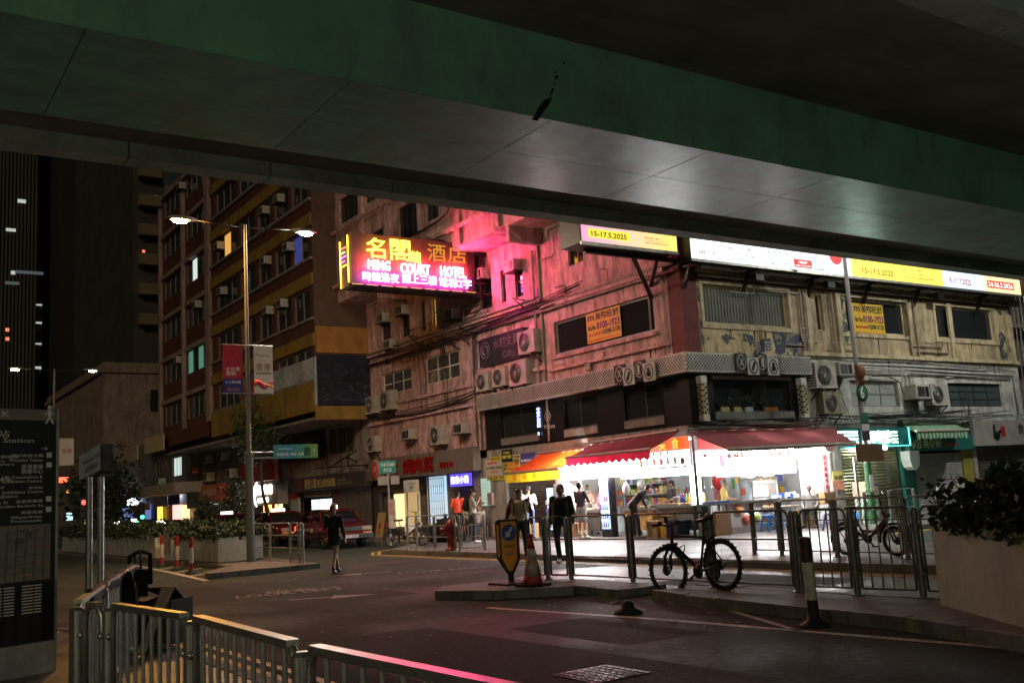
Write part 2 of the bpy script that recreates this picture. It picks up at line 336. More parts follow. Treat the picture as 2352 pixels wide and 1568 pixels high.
road_text('LOOK RIGHT', (920, 1318), 2.2, .5, -.35)['label'] = 'worn white lettering painted at the crossing'
def arrow(px, L, rot, label):
    o = g(*px, .005); d = Vector((math.cos(rot), math.sin(rot), 0)); u = Vector((-math.sin(rot), math.cos(rot), 0)); b = MB()
    b.poly([o, o+d*L*.55+u*0, o+d*L*.55-u*.12, o-u*.12]); b.poly([o+d*L*.5-u*.36, o+d*L-u*.06, o+d*L*.5+u*.24])
    props(b.build('road_marking', RMARK), label, None, None, 'structure')
arrow((665, 1376), 1.5, -.5, 'worn white arrow beside the road lettering'); arrow((900, 1312), 1.4, 2.8, 'worn white arrow at the crossing')
def damp_lane():
    m = M('damp_asphalt', (.05, .05, .048), .45, 0, .6, 26, .2, spec=.5); n = m.node_tree.nodes; l = m.node_tree.links; b = n['Principled BSDF']; tc = n.new('ShaderNodeTexCoord'); v = n.new('ShaderNodeTexVoronoi'); v.inputs['Scale'].default_value = 42; l.new(tc.outputs['Object'], v.inputs['Vector']); bp = n.new('ShaderNodeBump'); bp.inputs['Strength'].default_value = .8; bp.inputs['Distance'].default_value = .012; l.new(v.outputs['Distance'], bp.inputs['Height']); l.new(bp.outputs[0], b.inputs['Normal']); return m
props(MB().poly([(10.7, 4, .0015), (13.55, 4, .0015), (13.5, 16.6, .0015), (12.4, 17.3, .0015), (10.75, 16.4, .0015)]).build('road', damp_lane()), 'damp glinting lane between the central reservation and the stall pavement', None, None, 'structure')
random.seed(31)
for (x0, y0, x1, y1) in ((4.2, 6.0, 6.4, 11.5), (6.0, 15.5, 8.4, 17.2), (4.6, 18, 7, 22.5), (11.2, 10, 13.2, 13.0), (11.5, 19, 13.0, 24), (6.8, 8.2, 7.9, 10.4)):
    pts = [(x0, y0), (x1, y0+random.uniform(-.2, .2)), (x1+random.uniform(-.2, .2), y1), (x0+random.uniform(-.1, .1), y1)]
    props(MB().poly([(x, y, .0025) for x, y in pts]).build('road_patch', M('asphalt_patch_%d' % random.randint(0, 1), random.choice(((.030, .028, .026), (.062, .056, .05))), .9, 0, .5, 14, .6, spec=.25)), 'patched rectangle of asphalt', None, None, 'structure')
b = MB()
for k in range(14):
    x, y = random.uniform(3.8, 13), random.uniform(5, 24); a = random.uniform(0, 6.28)
    for i in range(14):
        a += random.uniform(-.6, .6); L = random.uniform(.12, .35); x2, y2_ = x+math.cos(a)*L, y+math.sin(a)*L; n = Vector((-(y2_-y), x2-x, 0)).normalized()*random.uniform(.005, .013)
        b.quad((x-n.x, y-n.y, .0035), (x2-n.x, y2_-n.y, .0035), (x2+n.x, y2_+n.y, .0035), (x+n.x, y+n.y, .0035)); x, y = x2, y2_
props(b.build('road_crack', M('crack_dark', (.012, .011, .010), .95)), 'thin cracks wandering over the asphalt', None, None, 'structure')
# manhole covers and litter
for (x, y, w, lab) in ((1380, 1548, .62, 'square iron manhole cover in the near road'), (1420, 1345, .0, ''), ):
    if not w: continue
    p = g(x, y); b = MB(); b.box((p.x-w/2, p.y-w/2, .002), (p.x+w/2, p.y+w/2, .01))
    t = thing('manhole_cover', lab, 'manhole cover', (p.x, p.y, 0)); b.build('plate', DARKSTEEL, t)
    b = MB()
    for i in range(7):
        for j in range(7): b.cbox((p.x-w/2+.06+i*(w-.12)/6, p.y-w/2+.06+j*(w-.12)/6, .013), (.045, .045, .006))
    b.build('tread', DARKSTEEL, t)['kind'] = 'stuff'
# ------------------------------------------------------------------ flyover overhead
FLY = M('flyover_concrete', (.16, .40, .265), .29, 0, .3, 2.2, .5, .75, (.15,.18,.14), (.5,1.6,.6)); FLYT = M('flyover_concrete_tan', (.36, .40, .31), .7, 0, .25, 1.3, .2, .7, (.12,.10,.075), (1,1,1))
FLYG = M('flyover_green_web', (.15, .34, .20), .6, 0, .25, .8, .25, .7, (.09,.14,.09), (1.1,1.1,.35)); FLYB = M('flyover_underside', (.22, .205, .155), .8, 0, .25, 1, .2, .6, (.09,.075,.055), (.4,1.5,1))
fl = thing('flyover', 'concrete flyover with green web and pale underside crossing overhead', 'flyover', (10, 11, 6))
XA, XB = -70, 110
for k in range(-30, 42):                                           # underside panels with open joints
    x0 = 6.95+2.62*k; x1 = x0+2.62
    for y0, y1 in ((9.11, 10.27), (10.27, 11.42)):
        o = MB().box((x0+.006, y0+.006, 6.0), (x1-.006, y1-.006, 6.2)).build('soffit_panel', FLY, fl)
MB().prism([(XA, 9.11, 6.012), (XA, 11.42, 6.012), (XA, 11.6, 7.0), (XA, 8.98, 7.0)], (XB-XA, 0, 0)).build('girder', FLYG, fl)
MB().prism([(XA, 8.975, 7.0), (XA, 9.105, 6.004), (XA, 9.11, 7.0)], (XB-XA, 0, 0)).build('web', FLYG, fl)
MB().prism([(XA, 5.95, 6.80), (XA, 8.97, 7.004), (XA, 11.6, 7.004), (XA, 13.6, 6.64), (XA, 13.6, 7.3), (XA, 5.95, 7.3)], (XB-XA, 0, 0)).build('deck', FLYB, fl)
for k in range(-36, 50):
    x0 = 13.6*.229+2.0*k
    MB().box((x0+.012, 13.604, 6.42), (x0+1.988, 13.97, 7.9)).build('parapet_panel', FLYT, fl)
    if -4 < k < 12 or True: MB().box((x0+.012, 5.47, 6.60), (x0+1.988, 5.93, 7.9)).build('parapet_panel', FLYT, fl)
p0 = fy(1236, 268, 9.08); p1 = fy(1252, 232, 9.04); p2 = fy(1273, 178, 9.0); b = MB()
DRIP = M('drip_stain', (.006, .006, .005), .9)
random.seed(8)
def dr(px, py): c = fy(px, py, 9.06); yy = 9.105-(c.z-6.0)*.13-.006; return Vector((c.x, yy, c.z))
L = [(1226, 272), (1233, 262), (1238, 248), (1246, 236), (1254, 228), (1267, 223)]; R_ = [(1240, 275), (1247, 263), (1254, 252), (1262, 241), (1266, 232), (1268, 226)]
for i in range(5): b.quad(dr(*L[i]), dr(*R_[i]), dr(*R_[i+1]), dr(*L[i+1]))
for (x0, y0, x1, y1, w) in ((1266, 214, 1270, 204, 2.2), (1271, 196, 1272, 190, 1.6), (1273, 184, 1277, 176, 2.6), (1271, 171, 1274, 168, 1.8), (1287, 150, 1291, 146, 2.0), (1263, 220, 1267, 212, 1.2)): b.quad(dr(x0-w, y0), dr(x0+w, y0+1), dr(x1+w, y1), dr(x1-w, y1-1))
b.build('drip_stain', DRIP, fl)
f2 = thing('flyover', 'second concrete flyover deck at the top corner of the view', 'flyover', (10, 0, 7))
MB().prism([(XA, 4.9, 7.0), (XA, 4.4, 6.75), (XA, 2.9, 6.75), (XA, 2.5, 7.0), (XA, 2.5, 7.6), (XA, 4.9, 7.6)], (XB-XA, 0, 0)).build('deck', FLYT, f2)
# ------------------------------------------------------------------ walls with openings
def wall1(name, mat, parent, Y0, Y1, z0, z1, holes=(), X=XC, dep=.18):      # faces -X
    ys = sorted({Y0, Y1, *[h[0] for h in holes], *[h[1] for h in holes]}); zs = sorted({z0, z1, *[h[2] for h in holes], *[h[3] for h in holes]}); b = MB()
    for a, c in zip(ys, ys[1:]):
        for e, f in zip(zs, zs[1:]):
            my, mz = (a+c)/2, (e+f)/2
            if any(min(h[0], h[1]) < my < max(h[0], h[1]) and h[2] < mz < h[3] for h in holes): continue
            b.quad((X, c, e), (X, a, e), (X, a, f), (X, c, f))
    for h in holes:
        a, c, e, f = min(h[0], h[1]), max(h[0], h[1]), h[2], h[3]; q = X+dep
        b.quad((X, a, e), (X, c, e), (q, c, e), (q, a, e)); b.quad((X, a, f), (q, a, f), (q, c, f), (X, c, f)); b.quad((X, a, e), (q, a, e), (q, a, f), (X, a, f)); b.quad((X, c, e), (X, c, f), (q, c, f), (q, c, e))
    return b.build(name, mat, parent)
def wall2(name, mat, parent, X0, X1, z0, z1, holes=(), Y=YC, dep=.18):      # faces -Y
    xs = sorted({X0, X1, *[h[0] for h in holes], *[h[1] for h in holes]}); zs = sorted({z0, z1, *[h[2] for h in holes], *[h[3] for h in holes]}); b = MB()
    for a, c in zip(xs, xs[1:]):
        for e, f in zip(zs, zs[1:]):
            mx, mz = (a+c)/2, (e+f)/2
            if any(h[0] < mx < h[1] and h[2] < mz < h[3] for h in holes): continue
            b.quad((a, Y, e), (c, Y, e), (c, Y, f), (a, Y, f))
    for h in holes:
        a, c, e, f = h[:4]; q = Y+dep
        b.quad((a, Y, e), (a, q, e), (c, q, e), (c, Y, e)); b.quad((a, Y, f), (c, Y, f), (c, q, f), (a, q, f)); b.quad((a, Y, e), (a, Y, f), (a, q, f), (a, q, e)); b.quad((c, Y, e), (c, q, e), (c, q, f), (c, Y, f))
    return b.build(name, mat, parent)
def win1(parent, h, nv=2, nh=1, X=XC, fr=FRAME, gl=GLASS, t=.05, inset=.10):
    a, c, e, f = min(h[0], h[1]), max(h[0], h[1]), h[2], h[3]; x = X+inset; b = MB()
    b.box((x, a, e), (x+.06, c, e+t)); b.box((x, a, f-t), (x+.06, c, f)); b.box((x, a, e+t), (x+.06, a+t, f-t)); b.box((x, c-t, e+t), (x+.06, c, f-t))
    for i in range(1, nv): m = a+(c-a)*i/nv; b.box((x+.004, m-t/2, e+t), (x+.056, m+t/2, f-t))
    for i in range(1, nh): m = e+(f-e)*i/nh; b.box((x+.01, a+t, m-t/2), (x+.05, c-t, m+t/2))
    w = b.build('window', fr, parent)
    for i in range(nv):
        p, q = a+(c-a)*i/nv+t*.4, a+(c-a)*(i+1)/nv-t*.4
        o = MB().quad((x+.03, q, e+t*.5), (x+.03, p, e+t*.5), (x+.03, p, f-t*.5), (x+.03, q, f-t*.5)).build('pane', gl[i % len(gl)] if isinstance(gl, (list, tuple)) else gl); o.parent = w
    return w
def win2(parent, h, nv=2, nh=1, Y=YC, fr=FRAME, gl=GLASS, t=.05, inset=.10):
    a, c, e, f = h[:4]; y = Y+inset; b = MB()
    b.box((a, y, e), (c, y+.06, e+t)); b.box((a, y, f-t), (c, y+.06, f)); b.box((a, y, e+t), (a+t, y+.06, f-t)); b.box((c-t, y, e+t), (c, y+.06, f-t))
    for i in range(1, nv): m = a+(c-a)*i/nv; b.box((m-t/2, y+.004, e+t), (m+t/2, y+.056, f-t))
    for i in range(1, nh): m = e+(f-e)*i/nh; b.box((a+t, y+.01, m-t/2), (c-t, y+.05, m+t/2))
    w = b.build('window', fr, parent)
    for i in range(nv):
        p, q = a+(c-a)*i/nv+t*.4, a+(c-a)*(i+1)/nv-t*.4
        o = MB().quad((p, y+.03, e+t*.5), (q, y+.03, e+t*.5), (q, y+.03, f-t*.5), (p, y+.03, f-t*.5)).build('pane', gl[i % len(gl)] if isinstance(gl, (list, tuple)) else gl); o.parent = w
    return w
# ------------------------------------------------------------------ corner building: pink-lit side along the street, peeling front across it
PEEL = M('peeling_cream_paint', (.50, .40, .24), .75, 0, .3, 3, .3, .85, (.05,.035,.02), (2,2,.5))
def add_peel():
    n = PEEL.node_tree.nodes; l = PEEL.node_tree.links; b = n['Principled BSDF']; src = b.inputs['Base Color'].links[0].from_socket
    tc = n.new('ShaderNodeTexCoord'); no = n.new('ShaderNodeTexNoise'); no.inputs['Scale'].default_value = 1.15; no.inputs['Detail'].default_value = 9; no.inputs['Roughness'].default_value = .6; l.new(tc.outputs['Object'], no.inputs[0])
    for lo, c in ((.53, (.05, .11, .05)), (.565, (.035, .04, .10)), (.60, (.22, .19, .15))):
        st = n.new('ShaderNodeMath'); st.operation = 'GREATER_THAN'; st.inputs[1].default_value = lo; l.new(no.outputs[0], st.inputs[0])
        m = n.new('ShaderNodeMix'); m.data_type = 'RGBA'; l.new(st.outputs[0], m.inputs[0]); l.new(src, m.inputs[6]); m.inputs[7].default_value = (*c, 1); src = m.outputs[2]
    l.new(src, b.inputs['Base Color'])
add_peel()
OXRED = M('oxide_red_paint', (.13, .022, .02), .7, 0, .3, 3, .2, .5)
cb = thing('corner_building', 'weathered corner building with red column, peeling front and chequered band', 'building', (24, 24, 0))
hw = span1(ZC, 465, 775, 985, 1112)
hs = [hw, span1(ZC, 555, 330, 450, 655)[:2]+(9.0, 10.3), ]
hs.append((hs[1][0]-2.0, hs[1][0]-2.9, 9.2, 10.3))
cafe = [span1(ZC, 130, 1330, 1500, 372), span1(ZC, 505, 1262, 1440, 745), span1(ZC, 905, 1190, 1395, 1165)]
ZB0, ZB1 = 4.72, 5.28        # chequered band
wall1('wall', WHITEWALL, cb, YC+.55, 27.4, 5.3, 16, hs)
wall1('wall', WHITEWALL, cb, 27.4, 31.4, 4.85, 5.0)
CAFEB = M('black_cladding', (.010, .011, .014), .35, 0, .2, 2)
wall1('cladding', CAFEB, cb, YC, 31.6, 3.25, ZB0+.4, [(c[0], c[1], 3.62, 4.62) for c in cafe])
for c in cafe: win1(cb, (c[0], c[1], 3.62, 4.62), 2, 1, fr=DFRAME)
SILLG = M('grey_sill', (.16, .16, .14), .6, 0, .3, 4)
for c in cafe: MB().box((XC-.06, c[1], 3.36), (XC-.002, c[0], 3.60)).build('sill', SILLG, cb)
w = win1(cb, hw, 1, 1, gl=GLASS, t=.07); w['label'] = 'wide dark window behind the yellow agency poster'
for h in hs[1:]: win1(cb, h, 2, 1, fr=DFRAME, gl=[GLASS, EM('lit_window_yellow', (.9, .62, .08), .45, False)] if h is hs[2] else GLASS)
# red corner column and its front-wall counterpart
MB().box((XC-.003, YC-.003, 5.28), (XC+.62, YC+.55, 9.2)).build('column', OXRED, cb)
b = MB()
for z in (7.75, 7.98): b.tube((XC-.10, 20.8, z), (XC-.10, 31, z+.0), .045 if z < 7.9 else .07)
b.tube((XC-.06, 27.5, 3.3), (XC-.06, 27.5, 16), .05); b.tube((XC-.06, 21.35, 5.4), (XC-.06, 21.35, 8), .035); b.tube((XC-.05, 22.0, 6.2), (XC-.05, 22.0, 7.2), .03)
b.build('drain_pipe', PIPE, cb)
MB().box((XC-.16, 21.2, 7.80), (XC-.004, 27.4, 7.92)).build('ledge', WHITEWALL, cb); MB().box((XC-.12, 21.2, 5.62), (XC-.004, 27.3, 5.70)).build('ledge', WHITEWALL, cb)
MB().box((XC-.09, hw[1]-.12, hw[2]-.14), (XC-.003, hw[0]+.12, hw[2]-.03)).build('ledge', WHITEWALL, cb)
# chequered lattice band: pale backing with raised dark studs
BANDW = M('band_white_metal', (.46, .46, .44), .4, .2, .2, 3, 0, .5)
BANDK = M('band_black_stud', (.012, .012, .012), .5)
MB().box((XC-.35, YC-.30, ZB0), (XC-.05, 31.6, ZB1)).build('chequer_band', BANDW, cb); MB().box((XC-.05, YC-.30, ZB0), (25.0, YC-.004, ZB1)).build('chequer_band', BANDW, cb)
b = MB(); n = 0; s_ = .06
for i in range(int((31.6-YC+.3)/s_)):
    y = YC-.27+i*s_
    for j in range(8):
        if (i+j) % 2 == 0: z = ZB0+.05+j*.0575; b.quad((XC-.354, y+s_*.88, z), (XC-.354, y, z), (XC-.354, y, z+.05), (XC-.354, y+s_*.88, z+.05))
b.build('chequer_studs', BANDK, cb)['kind'] = 'stuff'
b = MB()
for i in range(int((25.3-XC)/s_)):
    x = XC-.32+i*s_
    for j in range(8):
        if (i+j) % 2 == 0: z = ZB0+.05+j*.0575; b.quad((x, YC-.304, z), (x+s_*.88, YC-.304, z), (x+s_*.88, YC-.304, z+.05), (x, YC-.304, z+.05))
b.build('chequer_studs', BANDK, cb)['kind'] = 'stuff'
# front across the street
fw_ = [span2(ZD, 135, 545, 800, 680), span2(ZD, 985, 630, 850, 1425), span2(ZD, 1605, 680, 890, 1985), span2(ZD, 850, 610, 840, 905)]
zt, zb = 7.38, 6.2
fw_ = [(h[0], h[1], zb, zt) for h in fw_]
lowh = [span2(ZD, 1070, 1140, 1315, 1385), span2(ZD, 1690, 1150, 1310, 2040)]
lowh = [(lowh[0][0], lowh[0][1], 3.75, 4.62), (lowh[1][0], lowh[1][1], 3.75, 4.6)]
CREAMW = M('streaked_cream_wall', (.46, .37, .23), .75, 0, .3, 3, .3, .97, (.035,.025,.016), (1.5,1.5,.35), glo=.44)
wall2('wall', CREAMW, cb, XC+.62, 37.2, 5.28, 16, fw_)
MB().box((XC+.64, YC-.012, 5.30), (25.28, YC-.003, 6.04)).build('peeling_panel', PEEL, cb)
MB().box((XC+.64, YC-.010, 6.05), (XC+.86, YC-.003, 7.5)).build('peeling_panel', PEEL, cb)
for x_ in (26.9, 36.2): MB().box((x_, YC-.010, 5.5), (x_+.45, YC-.003, 7.4)).build('peeling_panel', PEEL, cb)
DIRTYW = M('dirty_white_wall', (.52, .52, .48), .7, 0, .3, 3, .2, .95, (.035,.03,.025), (1.0,1.0,.5))
wall2('wall', DIRTYW, cb, 25.0, 37.2, 3.2, 5.28, lowh); 
CURT = M('grey_curtain_glass', (.10, .11, .10), .18, 0, .5, 2)
w = win2(cb, fw_[0], 1, 1, gl=CURT, t=.07, fr=CREAM); w['label'] = 'wide window with grey drapes in peeling wall'
DRAPE = M('grey_drape', (.17, .18, .16), .9, 0, .2, 3)
for i in range(26):
    x = fw_[0][0]+.1+i*.13
    if x < fw_[0][1]-.1: MB().box((x, YC+.115, fw_[0][2]+.08), (x+.06, YC+.125, fw_[0][3]-.07)).build('drape_fold', DRAPE, cb)
for h in fw_[1:3]: win2(cb, h, 1, 1, t=.07, fr=CREAM)
win2(cb, fw_[3], 1, 1, t=.05, fr=CREAM)
PALEGL = M('pale_frosted_glass', (.34, .38, .36), .3); TEALGL = M('teal_dark_glass', (.06, .09, .10), .12)
win2(cb, lowh[0], 3, 2, gl=[PALEGL, PALEGL], fr=FRAME); win2(cb, lowh[1], 4, 3, gl=TEALGL, fr=DFRAME)
# cafe front at the corner (black frame, wide window with plants)
hc = (XC+.95, 24.2, 3.62, 4.55)
wall2('cladding', CAFEB, cb, XC, 25.0, 3.25, 5.1, [hc]); win2(cb, hc, 1, 1, fr=DFRAME); MB().box((hc[0]-.05, YC-.08, 3.36), (hc[1]+.05, YC-.003, 3.60)).build('sill', SILLG, cb); MB().box((hc[0]-.05, YC-.06, 4.56), (hc[1]+.05, YC-.003, 4.66)).build('window_head', SILLG, cb)
for h in fw_[:3]:
    b = MB(); b.box((h[0]-.13, YC-.05, h[2]-.14), (h[1]+.13, YC-.003, h[2]-.01)); b.box((h[0]-.13, YC-.05, h[3]+.01), (h[1]+.13, YC-.003, h[3]+.12)); b.box((h[0]-.13, YC-.05, h[2]), (h[0]-.01, YC-.004, h[3])); b.box((h[1]+.01, YC-.05, h[2]), (h[1]+.13, YC-.004, h[3])); b.build('window_surround', CREAM, cb)
MB().box((XC+.62, YC-.03, 7.52), (37.2, YC-.003, 7.72)).build('red_fascia', OXRED, cb)
MB().box((XC+.62, YC-.22, 7.80), (37.2, YC-.003, 8.0)).build('ledge', CREAM, cb)
for x in (25.3, 26.8, 33.0, 36.9): MB().box((x, YC-.09, 5.3), (x+.22, YC-.004, 7.5)).build('pilaster', CREAM, cb)
MB().box((24.9, YC-.15, 5.35), (37.2, YC-.004, 5.47)).build('ledge', CREAM, cb)
b = MB()
for z, r in ((7.86, .06), (7.62, .05)): b.tube((XC+.6, YC-.26 if z > 7.7 else YC-.12, z), (37, YC-.26 if z > 7.7 else YC-.12, z-.0), r)
for x in (25.05, 25.2, 26.55, 30.6, 31.0): b.tube((x, YC-.07, 5.3), (x, YC-.07, 7.5), .035)
b.build('drain_pipe', PIPE, cb)
# the rest of the body
MB().box((XC+.3, YC+.6, 5.6), (37.1, 27.3, 16)).build('core', GREYWALL, cb)
# ground floor masonry between shops
for (x0, x1) in ((25.95, 26.30), (29.42, 29.66), (33.55, 33.75), (37.0, 37.3)): MB().box((x0, YC-.02, 0), (x1, YC+.5, 3.3)).build('pier', M('teal_pier', (.02, .12, .10), .5, 0, .2, 4) if 29 < x0 < 30 else GREYWALL, cb)
wall2('fascia', GREYWALL, cb, 25.95, 37.3, 2.9, 3.3, (), YC+.02)
# ------------------------------------------------------------------ hotel building further along the street
hb = thing('hotel_building', 'stained pale building above the shops, carrying the neon hotel sign', 'building', (21, 34, 0))
h1 = span1(ZB, 895, 1245, 1375, 1085); h2 = span1(ZB, 1165, 1165, 1340, 1390); h3 = span1(ZB, 1485, 1085, 1260, 1800)
rows = [(h1[0], h1[1], 6.25, 7.2), (h2[0], h2[1], 6.25, 7.35), (32.0, 28.4, 6.35, 7.4)]
up_ = []
for xl, xr in ((890, 950), (1020, 1070), (1140, 1170), (1215, 1240), (1515, 1590), (1650, 1680), (1740, 1790)):
    a, c = fx(*ZB(xl, 900 if xl < 1300 else 700)).y, fx(*ZB(xr, 900 if xl < 1300 else 700)).y; up_.append((a, c, 8.55, 9.75))
up_.sort(key=lambda h: -h[0])
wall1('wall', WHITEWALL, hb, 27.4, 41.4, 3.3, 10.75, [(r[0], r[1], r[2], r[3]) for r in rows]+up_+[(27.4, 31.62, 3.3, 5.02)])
OFFG = M('office_glass', (.05, .05, .055), .15, 0, .5, 3)
for r, k in zip(rows, (3, 3, 3)): win1(hb, r, k, 2 if r[0] > 33 else 1, fr=WHITE, gl=OFFG)
LITY = MATS['lit_window_yellow']
for i, h in enumerate(up_): win1(hb, h, 1, 2, fr=DFRAME, gl=LITY if abs(h[0]-fx(*ZB(1215, 900)).y) < .1 else GLASS)
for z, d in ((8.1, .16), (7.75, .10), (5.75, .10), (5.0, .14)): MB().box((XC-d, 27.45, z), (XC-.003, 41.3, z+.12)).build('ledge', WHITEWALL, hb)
b = MB()
b.tube((XC-.2, 27.6, 8.25), (XC-.2, 41, 8.25), .05); b.tube((XC-.12, 31.8, 3.3), (XC-.12, 31.8, 5.0), .07); b.tube((XC-.12, 32.1, 3.3), (XC-.12, 32.1, 8), .05); b.tube((XC-.1, 27.8, 5), (XC-.1, 27.8, 10), .05)
b.build('drain_pipe', PIPE, hb)
# overhanging upper floors, seen above and beside the neon sign
XO = 18.6; ZO_ = 10.65; YO = 25.2
oh = [(40.9, 38.9, 11.5, 12.7), (38.2, 36.6, 11.7, 13.0), (35.2, 33.6, 12.0, 13.4), (32.9, 31.9, 12.2, 14.2), (40.9, 38.9, 14.2, 15.4), (38.2, 36.6, 14.4, 15.8), (35.2, 33.6, 14.6, 16.0)]
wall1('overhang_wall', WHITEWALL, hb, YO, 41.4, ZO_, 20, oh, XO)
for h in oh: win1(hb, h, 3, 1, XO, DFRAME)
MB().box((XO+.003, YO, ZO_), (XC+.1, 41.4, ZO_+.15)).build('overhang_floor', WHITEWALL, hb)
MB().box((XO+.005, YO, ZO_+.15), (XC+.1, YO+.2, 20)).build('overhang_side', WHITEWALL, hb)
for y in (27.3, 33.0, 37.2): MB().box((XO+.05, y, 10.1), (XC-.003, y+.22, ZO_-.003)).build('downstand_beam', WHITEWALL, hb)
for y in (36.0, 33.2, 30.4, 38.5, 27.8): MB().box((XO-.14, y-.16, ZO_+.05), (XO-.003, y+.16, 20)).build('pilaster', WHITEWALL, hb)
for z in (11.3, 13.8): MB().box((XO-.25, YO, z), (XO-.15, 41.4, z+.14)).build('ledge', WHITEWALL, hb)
MB().box((XC+.3, 27.5, 3.3), (30, 41.2, 20)).build('core', GREYWALL, hb)


# odd pipes, junction boxes, dead brackets and stains that crowd the old walls
random.seed(77)
for i in range(26):
    y = random.uniform(22, 41); z = random.choice((5.2, 5.9, 7.9, 8.3, 10.2))+random.uniform(-.1, .1); q = MB(); L = random.uniform(.4, 2.2); d = random.choice((-1, 1)); v = random.uniform(-1.2, 1.2)
    q.path([(XC-.06, y, z), (XC-.07, y, z+v*.5), (XC-.07, y+d*.12, z+v*.6), (XC-.06, y+d*L, z+v*.6)], random.choice((.015, .02, .03)), 6); q.build('conduit', random.choice((PIPE, CABLE, PIPE)), hb if y > 27.4 else cb)
for i in range(14): y = random.uniform(21.6, 41); z = random.choice((5.4, 7.6, 8.3, 10.0)); MB().box((XC-.12, y, z), (XC-.004, y+random.uniform(.1, .3), z+random.uniform(.12, .35))).build('junction_box', random.choice((DARKSTEEL, PIPE, FRAME)), hb if y > 27.4 else cb)
for i in range(8): y = random.uniform(28, 40); z = random.choice((5.3, 7.7, 8.3)); q = MB(); q.bar((XC, y, z), (XC-.7, y, z+.05), .035); q.bar((XC, y, z-.4), (XC-.6, y, z), .03); q.build('dead_bracket', DARKSTEEL, hb)
for i in range(24):
    x = random.uniform(20.8, 37); z = random.choice((5.5, 6.05, 7.55, 7.75, 4.9)); q = MB(); L = random.uniform(.3, 2.0); d = random.choice((-1, 1)); v = random.uniform(-.8, .8)
    if x < 25.2: z = max(z, 6.0)
    q.path([(x, YC-.06, z), (x, YC-.07, z+v*.5), (x+d*.1, YC-.07, z+v*.55), (x+d*L, YC-.06, z+v*.55)], random.choice((.014, .02, .028)), 6); q.build('conduit', random.choice((PIPE, CABLE, WCABLE)), cb)
for x in (22.6, 25.9, 31.8, 36.6): q = MB(); q.box((x, YC-.55, 7.5), (x+.35, YC-.35, 7.72)); q.bar((x+.17, YC-.4, 7.6), (x+.17, YC-.02, 7.75), .03); q.build('flood_lamp', DARKSTEEL, cb)
STREAK = M('black_streak', (.022, .018, .014), .9, 0, .4, 6)
for i in range(60):
    if i % 2: x = random.uniform(20.8, 37); z1 = random.choice((7.5, 6.05, 5.35)); L = random.uniform(.2, .9); w = random.uniform(.012, .05); z1 = z1 if x > 25.3 else 6.04; yy = YC-.0145; MB().poly([(x-w, yy, z1), (x-w*.3, yy, z1-L), (x+w*.2, yy, z1-L*.9), (x+w, yy, z1)]).build('streak', STREAK, cb)
    else: y = random.uniform(21.6, 41); z1 = random.choice((8.1, 7.75, 5.75, 7.8, 5.0)); L = random.uniform(.2, 1.0); w = random.uniform(.012, .05); MB().poly([(XC-.006, y+w, z1), (XC-.006, y+w*.3, z1-L), (XC-.006, y-w*.2, z1-L*.9), (XC-.006, y-w, z1)]).build('streak', STREAK, hb if y > 27.4 else cb)
BLUEF = M('faded_blue_paint', (.035, .045, .12), .8, 0, .3, 5, .2, .5, (.35,.28,.17), (3,3,3))
for x0, x1, z0, z1 in ((24.35, 25.2, 5.5, 6.0), (22.9, 23.6, 5.45, 5.85), (23.7, 24.2, 5.4, 5.75)): MB().poly([(x0, YC-.016, z0), (x0+.2, YC-.016, z0-.05), (x1, YC-.016, z0+.04), (x1-.03, YC-.016, z1), (x0+.3, YC-.016, z1-.03), (x0+.08, YC-.016, z1-.15)]).build('faded_sign_paint', BLUEF, cb)
for ch, x in (('海', 22.75), ('苗', 23.25), ('烘', 24.2), ('香', 24.75)): text(ch, (x, YC-.018, 5.42), R2, UZ, .36, .36, M('faded_letter', (.40, .36, .28), .8, 0, .4, 8, 0, .9, (.3,.24,.15), (4,4,4)), cb, 'faded_lettering', .002)
# ------------------------------------------------------------------ yellow and red block overhanging the pavement
yb = thing('apartment_block', 'tall block with yellow and brown-red bands and rows of windows', 'building', (18, 55, 0))
YEL = M('yellow_band_paint', (.27, .175, .03), .7, 0, .3, 2, .2, .6, (.05,.035,.015)); BRN = M('red_brown_paint', (.10, .032, .025), .7, 0, .3, 2, .2, .6); SILL = M('grey_concrete_sill', (.27, .25, .24), .8, 0, .25, 3, 0, .6)
XY = 17.46; FH = 2.78; Z0 = 12.75-FH*2
PINKW = M('pinkish_render', (.30, .21, .18), .8, 0, .25, 2, .2, .6)
ycols = [(41.9, 43.9), (44.2, 46.2), (46.8, 48.6), (49.0, 51.4), (51.9, 55.4)]; ycolsL = [(57.3, 61.5), (61.9, 66.6)]
LITW = [EM('lit_room_white', (.75, .9, .85), .55, False), EM('lit_room_orange', (1, .5, .12), .5, False), EM('lit_room_teal', (.2, .7, .5), .18, False), EM('lit_room_blue', (.15, .2, .9), .12, False)]
DARKGL = M('dim_glass', (.03, .034, .04), .12, 0, .4, 2)
